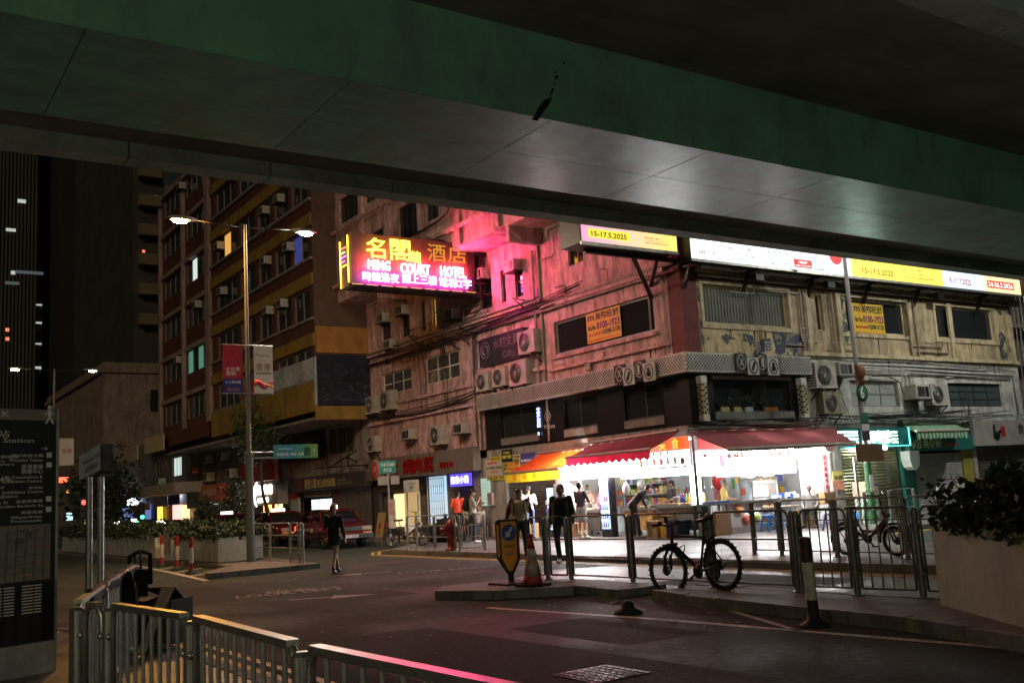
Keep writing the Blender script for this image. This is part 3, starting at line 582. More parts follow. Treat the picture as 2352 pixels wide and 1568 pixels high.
for k in range(0, 6):
    zb_ = Z0+FH*k                       # sill level of this floor
    holes = [(a, c, zb_+.02, zb_+1.45) for a, c in ycols]
    wall1('wall', BRN, yb, 41.4, 56.3, zb_, zb_+1.5, holes, XY)
    for h in holes: win1(yb, h, 2 if h[1]-h[0] < 3 else 3, 1, XY, FRAME, [DARKGL, LITW[3]] if (k == 2 and h[0] == 41.9) else ([DARKGL, LITW[1], DARKGL] if (k == 3 and h[0] > 51) else DARKGL))
    MB().box((XY-.16, 41.4, zb_-.10), (XY, 56.3, zb_)).build('sill', SILL, yb)
    if k > 0:
        wall1('red_band', BRN, yb, 41.4, 56.3, zb_-.72, zb_-.10, (), XY-.03); MB().box((XY-.12, 41.4, zb_-1.28), (XY+.02, 56.3, zb_-.721)).build('yellow_band', YEL, yb)
    holes = [(a, c, zb_+.02, zb_+1.45) for a, c in ycolsL]
    wall1('wall', BRN, yb, 57.0, 67.0, zb_-1.28, zb_+1.5, holes, XY)
    for h in holes: win1(yb, h, 4, 1, XY, FRAME, [DARKGL, DARKGL, LITW[0], DARKGL] if (k == 3 and h[0] == 57.3) else ([DARKGL, LITW[2]] if (k == 1 and h[0] == 57.3) else DARKGL))
    MB().box((XY-.14, 57.0, zb_+1.45), (XY-.003, 67.0, zb_+1.72)).build('pale_band', PINKW, yb)
for y in (56.3, 66.95, 61.6): MB().box((XY-.22, y, Z0-.5), (XY+.1, y+.7 if y < 60 else y+.25, 22)).build('pilaster', PINKW, yb)
MB().box((XY-.14, 41.4, Z0-1.45), (XY+.02, 56.3, Z0-.10)).build('yellow_band', YEL, yb)
BILL = M('dark_blue_hoarding', (.016, .018, .035), .4, 0, .5, 2); ORP = M('ochre_panel', (.34, .16, .03), .7, 0, .25, 2, .2, .5)
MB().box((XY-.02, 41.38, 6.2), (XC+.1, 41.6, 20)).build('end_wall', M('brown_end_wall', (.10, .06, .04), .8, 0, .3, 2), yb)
MB().box((XY-.03, 41.30, 8.35), (XC, 41.378, 9.55)).build('ochre_panel', ORP, yb); MB().box((XY-.14, 41.26, 5.35), (XC, 41.378, 5.95)).build('yellow_band', YEL, yb)
MB().box((XY, 41.6, 5.4), (24, 67, 5.5)).build('overhang_floor', SILL, yb); MB().box((XY+.45, 41.7, 5.6), (24, 66.8, 21.5)).build('core', BRN, yb)
# lower storey under the overhang
wall1('wall', GREYWALL, yb, 41.4, 67, 3.6, 5.4, [(52.5, 47.2, 3.95, 5.2), (46.4, 43.2, 4.0, 5.3), (58.6, 57.2, 3.9, 5.1)], XC)
win1(yb, (52.5, 47.2, 3.95, 5.2), 4, 1); win1(yb, (46.4, 43.2, 4.0, 5.3), 3, 1, gl=M('posterboard_glass', (.09,.085,.05), .4, 0, .5, 4)); win1(yb, (58.6, 57.2, 3.9, 5.1), 2, 1, gl=[DARKGL, LITW[0]])
# advertising hoardings on the block
ho = thing('hoarding', 'large dark blue printed hoarding round the end of the yellow block', 'hoarding', (19, 41.2, 6))
MB().box((XY-.05, 41.20, 5.98), (XC, 41.29, 8.25)).build('board', BILL, ho)
b = MB()
for i in range(60):
    x = XY+.1+random.random()*2.3; z = 6.2+random.random()**2*1.6; w = random.uniform(.02, .16)
    b.obox((x, 41.195, z), Vector((w, 0, random.uniform(-.05, .05))), Vector((0, .002, 0)), Vector((0, 0, random.uniform(.005, .03))))
b.build('print', M('hoarding_print', (.07, .08, .13), .5, 0, .5, 8), ho)['kind'] = 'stuff'
ho = thing('hoarding', 'pale blue and sandy printed hoarding above the street on the yellow block', 'hoarding', (17.3, 44, 6))
SKYB = M('hoarding_sky', (.33, .40, .42), .5, 0, .5, .8); MB().box((XY-.12, 41.25, 5.98), (XY-.02, 46.6, 8.15)).build('board', SKYB, ho)
b = MB()
for i in range(50):
    y = 41.8+random.random()*4.4; z = 6.1+random.random()*.9; b.obox((XY-.123, y, z), Vector((0, random.uniform(.1, .5), 0)), Vector((.001, 0, 0)), Vector((0, 0, random.uniform(.02, .09))))
b.build('print', M('hoarding_sand', (.42, .30, .18), .6, 0, .3, 3), ho)['kind'] = 'stuff'
ho = thing('hoarding', 'dull red printed panel left of the pale hoarding', 'hoarding', (17.3, 48, 6))
MB().box((XY-.10, 46.7, 6.9), (XY-.02, 51.5, 8.05)).build('board', M('dull_red_board', (.22, .05, .035), .6, 0, .3, 2), ho)
text('TRADE AND\nWELLNESS', (XY-.101, 50.9, 7.2), R1, UZ, 3.4, .6, M('dull_print', (.34, .16, .12), .6), ho, 'lettering', .004)
# hoarding over the lower floor
ho = thing('hoarding', 'black board reading KINLAND above the first floor windows', 'hoarding', (19.9, 49, 4))
a = fx(*ZF(412, 250), 19.85); c = fx(*ZF(780, 180), 19.85); MB().box((19.78, c.y, 3.95), (19.85, a.y, 5.3)).build('board', BLACK, ho)
text('KINLAND', (19.779, a.y-1.5, 4.35), R1, UZ, (a.y-c.y)*.58, .5, M('dull_silver', (.30, .28, .25), .5, .3), ho, 'lettering', .01)
# ------------------------------------------------------------------ far buildings at the end of the street
def block(name, label, x0, x1, y0, y1, h, mat, wins=None, lit=.0):
    t = thing(name, label, 'building', ((x0+x1)/2, y0, 0)); MB().box((x0, y0, 0), (x1, y1, h)).build('wall', mat, t)
    if wins:
        for (xa, xb, za, zb, m) in wins: MB().box((xa, y0-.06, za), (xb, y0-.003, zb)).build('window', m, t)
    return t
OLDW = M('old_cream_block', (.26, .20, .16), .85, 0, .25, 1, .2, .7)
Y9 = 99.0
bl = block('old_block', 'plain cream five storey block beside the yellow building', 20.3, 40, Y9, 130, 16.2, OLDW, [(24.6, 25.3, 11.5, 13.6, GLASS), (21.5, 22.3, 5.5, 7.2, GLASS)])
hl = [(y, y+3.2, z, z+2.2) for y in (101.5, 108, 115, 122) for z in (5, 8.5, 12)]
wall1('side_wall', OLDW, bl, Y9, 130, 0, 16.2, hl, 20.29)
for h in hl: win1(bl, h, 2, 1, 20.29, DFRAME)
MB().box((20.0, Y9-.25, 15.2), (40, 130, 15.6)).build('ledge', OLDW, bl); MB().box((20.1, Y9-.12, 8.2), (40, Y9-.003, 8.5)).build('ledge', OLDW, bl)
lo_ = thing('low_block', 'dim two storey block above the far lit shops', 'building', (22, 80, 0)); MB().box((20.6, 67.2, 0), (34, 98.5, 6.5)).build('core', GREYWALL, lo_)
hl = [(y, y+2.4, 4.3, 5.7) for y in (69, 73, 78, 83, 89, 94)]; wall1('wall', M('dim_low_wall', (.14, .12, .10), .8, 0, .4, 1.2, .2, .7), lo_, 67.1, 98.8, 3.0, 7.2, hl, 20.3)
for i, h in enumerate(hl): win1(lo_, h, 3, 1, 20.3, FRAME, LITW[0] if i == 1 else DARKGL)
MB().box((19.2, 67.2, 6.6), (20.29, 80, 7.0)).build('ledge', OLDW, lo_)
TW = M('tower_curtain_wall', (.03, .032, .033), .4, 0, .3, .2); TW2 = M('tower_pale_stone', (.06, .058, .05), .6, 0, .2, .1); LW = EM('far_lit_window', (.9, 1, .85), .32, False); LWB = EM('far_lit_band', (.5, .7, .8), .05, False)
def tower(label, px0, px1, Y, h, mat, lights, fins=0):
    x0, x1 = fy(px0, 900, Y).x, fy(px1, 900, Y).x; t = thing('tower', label, 'tower', ((x0+x1)/2, Y, 0)); MB().box((x0, Y, 0), (x1, Y+30, h)).build('wall', mat, t)
    for i in range(fins): x = x0+(x1-x0)*(i+.5)/fins; MB().box((x-.15, Y-.5, 0), (x+.15, Y-.003, h)).build('fin', TW2, t)
    for (px, py, w, hh, m) in lights: p = fy(px, py, Y-.55); MB().box((p.x-w/2, Y-.56, p.z-hh/2), (p.x+w/2, Y-.52, p.z+hh/2)).build('window', m, t)
    return t
tower('dark ribbed office tower at the far left with scattered lit windows', -60, 80, 170, 120, TW, [(50, 462, 1.2, .6, LW), (25, 528, 1.4, .5, LW), (30, 626, .6, .6, LW), (68, 626, 4, .5, LWB), (28, 650, 2, .5, LWB), (17, 757, .5, .5, EM('far_red_light', (1, .2, .1), 1, False)), (17, 778, .5, .5, MATS['far_red_light'])], 16)
tower('dark tower with slim pale crown band beside the ribbed tower', 88, 172, 200, 82, TW2, [(90, 700, 2, .3, LW), (108, 742, 7, .35, LW), (110, 790, 7, .3, LW), (118, 845, 6, .5, LW), (162, 747, 1, .8, EM('far_dim_yellow', (.8, .7, .2), .4, False)), (160, 780, .6, .5, MATS['far_dim_yellow'])], 0)
tower('nearly black apartment slab behind the cream block', 175, 312, 150, 90, M('tower_dark_slab', (.024, .024, .02), .8, 0, .3, .3), [], 0)
t = tower('dim stepped housing block with pale balcony fronts', 306, 378, 100, 60, M('tower_dim_block', (.05, .045, .035), .8, 0, .3, .4), [(358, 452, .3, .3, LW), (330, 577, .25, .25, MATS['far_red_light'])], 0)
BALC = M('balcony_front', (.16, .13, .07), .8)
for i in range(9):
    z = 20+i*3.0; x0 = fy(315, 700, 100).x; MB().box((x0, 98.9, z), (x0+2.2, 99.9, z+1.1)).build('balcony', BALC, t); MB().box((x0+2.6, 98.9, z+1.2), (x0+5.2, 99.9, z+2.3)).build('balcony', BALC, t)
# building at the right edge with bamboo scaffold
rb = thing('apartment_block', 'dim building with barred balconies beyond the peeling front', 'building', (42, 24, 0))
MB().box((37.6, 23.0, 0), (50, 40, 16)).build('wall', GREYWALL, rb)
for z in (5.6, 7.2, 8.8): MB().box((37.6, 22.2, z), (50, 22.9, z+.15)).build('balcony_slab', GREYWALL, rb)
for i in range(16):
    x = 37.7+i*.3; MB().tube((x, 22.25, 3.6), (x, 22.25, 9.4), .02).build('bar', STEEL, rb)

# unseen block added behind the viewer to keep the low sun off the foreground
bk = thing('sun_blocker', 'plain unseen block added behind the viewer to block the low sun', 'building', (0, -16, 0)); MB().box((-70, -30, 0), (70, -14, 15)).build('wall', GREYWALL, bk)
for i in range(18): MB().box((-52+i*6, -13.99, 4), (-49+i*6, -13.95, 6)).build('window', GLASS, bk)
# ------------------------------------------------------------------ light boxes on the corner building
def lightbox2(label, X0, X1, z0, z1, Y, panels, dep=.55):
    t = thing('light_box', label, 'sign', ((X0+X1)/2, Y, z0)); MB().box((X0, Y+.03, z0), (X1, Y+dep, z1)).build('case', DARKSTEEL, t)
    for i, (a, c, m) in enumerate(panels): MB().box((a, Y, z0+.03), (c, Y+.028, z1-.03)).build('panel', m, t)
    b = MB(); b.box((X0-.03, Y-.02, z0-.05), (X1+.03, Y+.03, z0+.028)); b.build('frame', STEEL, t); return t
YA = 19.9; AZ0 = 7.86; AZ1 = 10.0
def ax(x): return fy(*ZD(x, 400), YA).x
LBW = EM('light_box_white', (.86, .92, 1.0), 1.15); LBY = EM('light_box_yellow', (1.0, .80, .10), .95); LBY2 = EM('light_box_deep_yellow', (1.0, .64, .10), .9); LBB = EM('light_box_pale_blue', (.60, .82, 1.0), .95); LBO = EM('light_box_peach', (1.0, .68, .36), .95)
lw = lightbox2('long white light box of small logos above the peeling front', ax(80), ax(1080), AZ0, AZ1, YA, [(ax(80), ax(1080), LBW)])
ly = lightbox2('yellow, blue and peach light box with exhibition dates', ax(1086), ax(2130), AZ0, AZ1, YA, [(ax(1086), ax(1500), LBY), (ax(1500)+.004, ax(1648), LBY2), (ax(1648)+.004, ax(1906), LBB), (ax(1906)+.004, ax(2130), LBO)])
INKR = M('ink_red', (.62, .04, .03), .6); INKD = M('ink_dark', (.03, .03, .03), .6); INKO = M('ink_orange_brown', (.55, .16, .02), .6); INKG = M('ink_grey', (.25, .25, .26), .6); INKW = M('ink_white', (.8, .8, .8), .6)
def t2(s, Z, xl, yt, yb, xr, mat, par, Y, depth=.004, **k):
    h = span2(Z, xl, yt, yb, xr, Y); return text(s, (h[0], Y-.001, h[2]), R2, UZ, h[1]-h[0], h[3]-h[2], mat, par, 'lettering', depth, **k)
t2('15-17.5.2025', ZD, 1150, 425, 462, 1345, INKO, ly, YA, bold=.02); t2('www.toprepute.com.hk', ZD, 1418, 478, 495, 1600, INKD, ly, YA); t2('toprepute@top-repute.com', ZD, 1414, 455, 466, 1558, INKG, ly, YA)
t2('(852) 2851 8603', ZD, 1410, 428, 446, 1526, INKG, ly, YA); t2('9-11.7.2025', ZD, 1700, 487, 525, 1838, INKR, ly, YA, bold=.02)
h = span2(ZD, 1938, 505, 552, 2106, YA); MB().box((h[0], YA-.004, h[2]), (h[1], YA-.001, h[3])).build('red_label', EM('date_label_red', (.75, .05, .03), .8, False), ly)
t2('24-26.3.2026', ZD, 1946, 514, 545, 2100, EM('date_white', (1, .95, .9), .9, False), ly, YA-.004, bold=.02)
random.seed(3)
LOGO = [M('logo_'+n, c, .6) for n, c in (('red', (.6,.05,.03)), ('orange', (.7,.28,.02)), ('green', (.2,.45,.05)), ('grey', (.3,.3,.32)), ('blue', (.05,.12,.4)), ('purple', (.25,.05,.35)), ('black', (.04,.04,.04)))]
t2('Exhibition', ZD, 115, 306, 325, 180, INKD, lw, YA); t2('展覽會', ZD, 118, 325, 337, 160, INKD, lw, YA)
words = ['主辦單位', 'citi', 'now', 'yahoo', 'TOPPY', '明報', 'RTHK', 'Metro', '商報', 'AsiaPay', 'PayMe', 'HKTDC', 'JCB', 'unwire', '東網', 'ESG', '星島']
for r, (y0, x0, x1, k) in enumerate(((292, 265, 700, 11), (326, 195, 700, 10), (360, 280, 700, 10))):
    for i in range(k):
        xl = x0+(x1-x0)*i/k; yy = y0+(xl-x0)*.10+random.uniform(-3, 3)
        t2(random.choice(words), ZD, xl, yy, yy+random.uniform(11, 15), xl+(x1-x0)/k*random.uniform(.5, .75), random.choice(LOGO), lw, YA)
h = span2(ZD, 718, 370, 422, 833, YA); MB().box((h[0], YA-.004, h[2]), (h[1], YA-.001, h[3])).build('red_label', EM('price_red', (.65, .03, .03), .8, False), lw)
t2('HK$30*', ZD, 750, 384, 402, 805, MATS['date_white'], lw, YA-.004, bold=.02); t2('入場優惠  網上登記免費參加', ZD, 724, 406, 414, 828, MATS['date_white'], lw, YA-.004)
t2('Thu-Sun 11:00 - 20:00', ZD, 720, 350, 364, 826, INKG, lw, YA); t2('主辦單位保留一切條款及細則之最終決定權\nThe organiser reserves the right', ZD, 845, 386, 404, 955, INKG, lw, YA); t2('香港會議展覽中心 HKCEC', ZD, 850, 428, 442, 965, INKD, lw, YA)
p = fy(*ZD(985, 372), YA); b = MB()
b.poly([(p.x+(.34 if i % 2 else .30)*math.cos(2*math.pi*i/40), YA-.003, p.z+.12+(.34 if i % 2 else .30)*math.sin(2*math.pi*i/40)) for i in range(40)][::-1]); b.build('red_badge', MATS['price_red'], lw)
for a, c in ((10, ax(100)), (0, ax(560)), (0, ax(1000))):
    pass
b = MB()
for x in (ax(130), ax(500), ax(900), ax(1250), ax(1560), ax(1950)): b = MB(); b.bar((x, YA+.4, AZ0), (x, YC-.02, 7.2), .09); b.bar((x, YA+.1, AZ0-.06), (x, YC, AZ0-.06), .08); b.build('bracket', DARKSTEEL, lw if x < ax(1080) else ly)
# light box across the street wall, hung at right angles
YL = 20.3; xa, xb_ = fy(*ZC(635, 200), YL).x, fy(*ZC(1248, 300), YL).x; z0 = fy(*ZC(900, 295), YL).z
lp = thing('light_box', 'pink to yellow light box hung out over the street with exhibition date', 'sign', ((xa+xb_)/2, YL, z0))
GRAD = bpy.data.materials.new('light_box_pink_yellow'); GRAD.use_nodes = True
def _grad():
    n = GRAD.node_tree.nodes; l = GRAD.node_tree.links; b = n['Principled BSDF']; tc = n.new('ShaderNodeTexCoord'); sp = n.new('ShaderNodeSeparateXYZ'); l.new(tc.outputs['Generated'], sp.inputs[0]); r = n.new('ShaderNodeValToRGB'); l.new(sp.outputs[0], r.inputs[0])
    e = r.color_ramp.elements; e[0].color = (.62, .22, .45, 1); e[1].color = (.85, .65, .03, 1); x = e.new(.45); x.color = (.85, .42, .28, 1); x = e.new(.75); x.color = (.85, .55, .12, 1)
    l.new(r.outputs[0], b.inputs['Emission Color']); b.inputs['Emission Strength'].default_value = .8
_grad()
MB().box((xa, YL+.03, z0), (xb_, YL+.9, z0+2.0)).build('case', DARKSTEEL, lp); MB().box((xa+.04, YL, z0+.03), (xb_-.01, YL+.028, z0+2.0)).build('panel', GRAD, lp); MB().box((xa-.02, YL-.03, z0-.06), (xb_+.02, YL+.03, z0+.028)).build('frame', STEEL, lp)
h = span2(ZC, 682, 178, 232, 945, YL); MB().box((h[0], YL-.004, h[2]), (h[1], YL-.001, h[3])).build('yellow_label', EM('label_yellow', (.75, .72, .05), .8, False), lp)
t2('15-17.5.2025', ZC, 703, 193, 226, 925, INKR, lp, YL-.004, bold=.02); t2('www.toprepute.com.hk', ZC, 1042, 262, 276, 1192, INKD, lp, YL); t2('(852) 2851 8603', ZC, 1038, 232, 246, 1132, INKR, lp, YL); t2('toprepute@top-repute.com', ZC, 1042, 250, 258, 1160, INKR, lp, YL)
b = MB()
for x in (XC-1.6, XC-.7): MB().bar((x, YL+.5, z0-.1), (XC-.02, YL+1.6, z0-.95 if x < XC-1 else z0-.6), .1).build('bracket', DARKSTEEL, lp)
b.bar((xa+.5, YL+.5, z0-.08), (XC, YL+.5, z0-.08), .12); b.build('bracket', DARKSTEEL, lp)
# ------------------------------------------------------------------ neon hotel sign
YN = 31.0
nx = lambda x, y: fy(*ZB(x, y), YN)
nl, nr = nx(700, 500).x, nx(1478, 600).x; nz0, nz1 = nx(1100, 715).z, nx(1100, 395).z
ns = thing('neon_sign', 'hotel sign of yellow, red and violet neon characters over the street', 'sign', ((nl+nr)/2, YN, nz0))
PLATE = M('sign_backing_sheet', (.06, .042, .022), .8, 0, .45, 3, .1, .6)
MB().box((nl, YN, nz0), (nr, YN+.9, nz1)).build('case', PLATE, ns)
b = MB()
for i in range(26): z = nz0+.04+i*(nz1-nz0-.08)/26; b.box((nr-.3, YN-.05, z), (nr+.02, YN-.004, z+.035))
b.build('louvre', PLATE, ns)
NY = EM('neon_yellow', (1.0, .45, .03), 8); NR = EM('neon_red', (1.0, .06, .11), 210); NV = EM('neon_violet', (.60, .10, 1.0), 22); NYD = M('unlit_neon_tube', (.5, .33, .03), .4); NYD2 = EM('dim_neon_tube', (1, .6, .05), .25, False)
def tn(s, xl, yt, yb, xr, mat, bold=0, nm='neon_letter', d=.03):
    a, c = nx(xl, yt), nx(xl, yb); e = nx(xr, (yt+yb)/2); return text(s, (a.x, YN-.15, c.z), R2, UZ, e.x-a.x, a.z-c.z, mat, ns, nm, d, bold=bold)
tn('名', 783, 392, 520, 905, NY); tn('閣', 935, 405, 535, 1062, NY); tn('鐘', 1065, 480, 548, 1128, NY)
tn('酒', 1170, 432, 540, 1285, NYD2); tn('店', 1300, 445, 552, 1415, NYD2)
for w_, xl, xr, y in (('MING', 797, 935, 535), ('COURT', 1003, 1185, 555), ('HOTEL', 1253, 1412, 575)): tn(w_, xl, y, y+58+(5 if w_ != 'MING' else 0), xr, NR, -.004)
for w_, xl, xr, y in (('時鐘過夜', 762, 990, 608), ('請上三樓', 1012, 1228, 622), ('電梯2字', 1245, 1447, 645)): tn(w_, xl, y, y+58, xr, NV, .0)
b = MB(); b2 = MB()                                     # side of the sign: vertical coloured tubes
b.tube((nl-.06, YN+.1, nz0+.1), (nl-.06, YN+.1, nz1-.1), .02); b.tube((nl-.06, YN+.75, nz0+.0), (nl-.06, YN+.75, nz1-.2), .02); b.build('neon_tube', NY, ns)
for i, m in enumerate((NY, NR, NV, NY, NR)): MB().tube((nl-.07, YN+.25+.1*(i % 2), nz0+.75+i*.16), (nl-.07, YN+.65, nz0+.75+i*.16), .025).build('neon_tube', EM('neon_side_%d' % i, [(1,.6,.05),(1,.1,.4),(.6,.1,1),(.3,1,.2),(1,.1,.1)][i], 3), ns)
b = MB()
for i in range(9): x = nl+.2+i*(nr-nl-.4)/8; b.tube((x-.22, YN-.06, nz0+.02), (x+.2, YN-.06, nz0+.02), .012)
b.build('neon_tube', EM('neon_border', (.9, .6, .15), 1.2, False), ns)
b = MB()
b.bar((nl-.3, YN-.35, nz0-.08), (nr+.5, YN-.35, nz0-.08), .05); b.bar((nl-.3, YN+.5, nz0-.08), (nr+.5, YN+.5, nz0-.08), .05)
for i in range(6): x = nl+i*(nr-nl)/5; b.bar((x, YN-.35, nz0-.08), (x, YN+.5, nz0-.08), .05)
b.build('gantry', DARKSTEEL, ns)
# lattice bracket between the sign and the wall, nearer the camera
YB_ = 30.9
mk = lambda x, y: fy(*ZM(x, y), YB_)
br = thing('sign_bracket', 'black lattice steel bracket right of the neon sign', 'bracket', (19.8, YB_, 9)); b = MB()
tp = [mk(965, 805), mk(1800, 895)]; bt = [mk(975, 1190), mk(1800, 1262)]
b.bar(tp[0], tp[1], .09); b.bar(bt[0], bt[1], .09); b.bar(tp[1], bt[1], .12); b.bar(mk(1140, 830), mk(1300, 1030), .07); b.bar(mk(1300, 1030), mk(1480, 1230), .07); b.bar(mk(1370, 960), mk(1160, 1190), .07); b.bar(mk(1750, 900), mk(1640, 1040), .07); b.bar(mk(1640, 1060), mk(1800, 1240), .07); b.bar(mk(1170, 820), mk(1480, 800), .06); b.bar(mk(1230, 1210), mk(1490, 1385), .08)
for x in (1040, 1100): b.bar(mk(x, 740), mk(x+12, 1400), .045)
for y in (745, 830, 940, 1075, 1290, 1395): b.bar(mk(1042, y), mk(1102, y+2), .04)
b.build('truss', DARKSTEEL, br)
# ------------------------------------------------------------------ small mounted signs and posters
def poster1(label, Z, xl, yt, yb, xr, X, mat, lines, name='poster', th=.02):
    h = span1(Z, xl, yt, yb, xr, X); t = thing(name, label, 'poster' if name == 'poster' else 'sign', (X, (h[0]+h[1])/2, h[2])); MB().box((X, h[1], h[2]), (X+th, h[0], h[3])).build('board', mat, t)
    w, hh = h[0]-h[1], h[3]-h[2]
    for (s, u0, v0, u1, v1, m, *bd) in lines: text(s, (X-.001, h[0]-w*u0, h[2]+hh*v0), R1, UZ, w*(u1-u0), hh*(v1-v0), m, t, 'lettering', .006, bold=bd[0] if bd else 0)
    return t
def poster2(label, Z, xl, yt, yb, xr, Y, mat, lines, name='poster', th=.02):
    h = span2(Z, xl, yt, yb, xr, Y); t = thing(name, label, 'poster' if name == 'poster' else 'sign', ((h[0]+h[1])/2, Y, h[2])); MB().box((h[0], Y, h[2]), (h[1], Y+th, h[3])).build('board', mat, t)
    w, hh = h[1]-h[0], h[3]-h[2]
    for (s, u0, v0, u1, v1, m, *bd) in lines: text(s, (h[0]+w*u0, Y-.001, h[2]+hh*v0), R2, UZ, w*(u1-u0), hh*(v1-v0), m, t, 'lettering', .006, bold=bd[0] if bd else 0)
    return t
AGY = M('agency_yellow', (.72, .46, .03), .6, 0, .1, 4); PURP = M('ink_purple', (.20, .01, .12), .6)
agl = [('m', .05, .74, .24, .9, INKD, .03), ('美聯旺舖', .28, .70, .96, .95, INKD, .02), ('Alan Man', .04, .42, .28, .58, INKD), ('8100-1923', .31, .40, .97, .64, PURP, .03), ('>2698-2128', .44, .20, .97, .36, INKD, .02), ('網上委託放盤', .06, .22, .42, .30, INKR), ('美聯工商舖有限公司  Midland IC&I', .04, .04, .95, .10, INKR)]
poster1('yellow agency poster in the pink-lit street window', ZC, 668, 724, 915, 893, XC+.06, AGY, agl); poster2('yellow agency poster in the middle window of the peeling front', ZD, 1084, 648, 850, 1288, YC+.06, AGY, agl)
CARD = M('black_card', (.012, .012, .016), .5); CARDW = M('grey_card', (.42, .41, .40), .5)
def icons(t, rt, n, o, s, up):
    for i, (m, ink) in enumerate(((CARD, CARDW), (CARDW, CARD), (CARD, CARDW), (CARDW, CARD))):
        c = o+rt*(i*s*.92)+up*(0 if i % 2 == 0 else -s*.25); dp = -n*.05*(i % 2)
        MB().obox(c+n*-.03+dp, rt*(s/2), up*(s*.55), n*.02).build('card', m, t)
        q = c-n*.055+dp; b = MB(); u = rt; k = 24
        b.path([q+(u*math.cos(2*math.pi*j/k)*s*.36+up*math.sin(2*math.pi*j/k)*s*.44) for j in range(k)], .018, 4, 0, True)
        if i == 0: b.bar(q-u*s*.15-up*s*.22, q+u*s*.15+up*s*.22, .03); b.bar(q+u*s*.15-up*s*.22, q-u*s*.15+up*s*.22, .03)
        elif i == 1: b.bar(q-u*s*.12-up*s*.25, q+u*s*.14+up*s*.25, .06)
        elif i == 2: b.bar(q-up*s*.28, q+up*s*.28, .08)
        else: b.ell(q-up*s*.1, (s*.16, s*.16, s*.18), 10, 6); b.bar(q, q+up*s*.25, .07)
        b.build('icon', ink, t)
p = fx(*ZC(890, 1098), XC-.36); t = thing('cafe_icon_sign', 'four staggered icon cards on the pink-lit chequered band', 'sign', (XC-.4, p.y, 5)); icons(t, R1, Vector((1, 0, 0)), Vector((XC-.36, p.y, p.z)), .5, UZ)
p = fy(*ZD(380, 1025), YC-.31); t = thing('cafe_icon_sign', 'four staggered icon cards on the pale front chequered band', 'sign', (p.x, YC-.4, 5)); icons(t, R2, Vector((0, 1, 0)), Vector((p.x, YC-.31, p.z)), .47, UZ)
# cafe lamp tubes with dice pattern
for lab, X, Y in (('chequered lamp tube on the black cafe front near the corner', fy(*ZD(145, 1260), YC-.14).x, YC-.14), ('chequered lamp tube at the outer end of the cafe front', fy(*ZD(775, 1260), YC-.14).x, YC-.14)):
    t = thing('wall_lamp', lab, 'lamp', (X, Y, 3.4)); MB().box((X-.1, Y-.1, 3.50), (X+.1, Y+.1, 4.42)).build('tube', M('lamp_cream', (.46, .42, .26), .5, 0, .1, 5), t); MB().box((X-.11, Y-.11, 4.42), (X+.11, Y+.11, 4.62)).build('cap', WHITE, t); MB().box((X-.11, Y-.11, 3.33), (X+.11, Y+.11, 3.5)).build('cap', WHITE, t)
    b = MB()
    for j in range(11):
        for i in range(2):
            if (i+j) % 2 == 0: b.box((X-.085+i*.09, Y-.106, 3.53+j*.08), (X-.01+i*.09, Y-.101, 3.59+j*.08)); b.box((X-.106, Y-.085+i*.09, 3.53+j*.08), (X-.101, Y-.01+i*.09, 3.59+j*.08))
    b.build('chequer', BLACK, t)
# plants on the cafe sill
LEAF = M('leaf_green', (.045, .085, .025), .55, 0, .4, 8); LEAFD = M('leaf_dark', (.025, .045, .018), .55, 0, .4, 6)
def leaves(b, n, fn, s):
    for _ in range(n):
        c = fn(); a = random.uniform(0, 6.28); e = random.uniform(-.9, .9); d = Vector((math.cos(a)*math.cos(e), math.sin(a)*math.cos(e), math.sin(e))); u, w = perp(d); k = s*random.uniform(.6, 1.3); u = (u*math.cos(a*3)+w*math.sin(a*3))
        b.add([c, c+d*k*.5+u*k*.28, c+d*k, c+d*k*.5-u*k*.28], [(0, 1, 2, 3)])
for i, (px, c) in enumerate(((285, (.45, .40, .14)), (365, (.42, .38, .15)), (435, (.35, .40, .40)), (575, (.40, .18, .04)))):
    x = fy(*ZD(px, 1325), YC-.05).x; t = thing('potted_plant', ('small plant in a yellow pot on the cafe sill', 'small plant in a mustard pot on the cafe sill', 'small plant in a pale blue pot on the cafe sill', 'wide plant in an orange trough on the cafe sill')[i], 'plant', (x, YC-.04, 3.6)); wd = .28 if i == 3 else .16
    MB().box((x-wd, YC-.078, 3.602), (x+wd, YC-.004, 3.74)).build('pot', M('pot_%d' % i, c, .5), t); b = MB(); leaves(b, 120, lambda: Vector((x+random.uniform(-wd*1.5, wd*1.5), YC-.05+random.uniform(-.05, .03), 3.74+random.random()**1.5*.3)), .08); b.build('foliage', LEAFD, t)
# blue lit window sign and the cafe name board
t = thing('lit_sign', 'small blue-white lit vertical sign in the cafe street window', 'sign', (19.95, 27.5, 3.8)); p = fx(*ZC(372, 1380), 19.93); text('茶\n居\n▪', (19.93, p.y+.12, 3.55), R1, UZ, .22, .95, EM('blue_white_led', (.35, .45, 1), 3), t, 'lettering', .01)
t = thing('cafe_name_board', 'black board with white flower and Modern lettering', 'sign', (19.93, 27, 3.5)); h = span1(ZC, 385, 1290, 1530, 525, 19.93); MB().box((19.93, h[1], 3.3), (19.97, h[0], 4.68)).build('board', CAFEB, t)
SILV = M('silver_letters', (.5, .5, .5), .4, .4); w = h[0]-h[1]; text('Modern', (19.925, h[0]-w*.1, 3.72), R1, UZ, w*.5, .16, SILV, t, 'lettering', .01); b = MB()
for i in range(6): a = i*1.047; b.torus((19.92, h[0]-w*.3+.11*math.cos(a), 4.15+.11*math.sin(a)), (1, 0, 0), .065, .012, 14, 4)
b.build('flower', SILV, t)
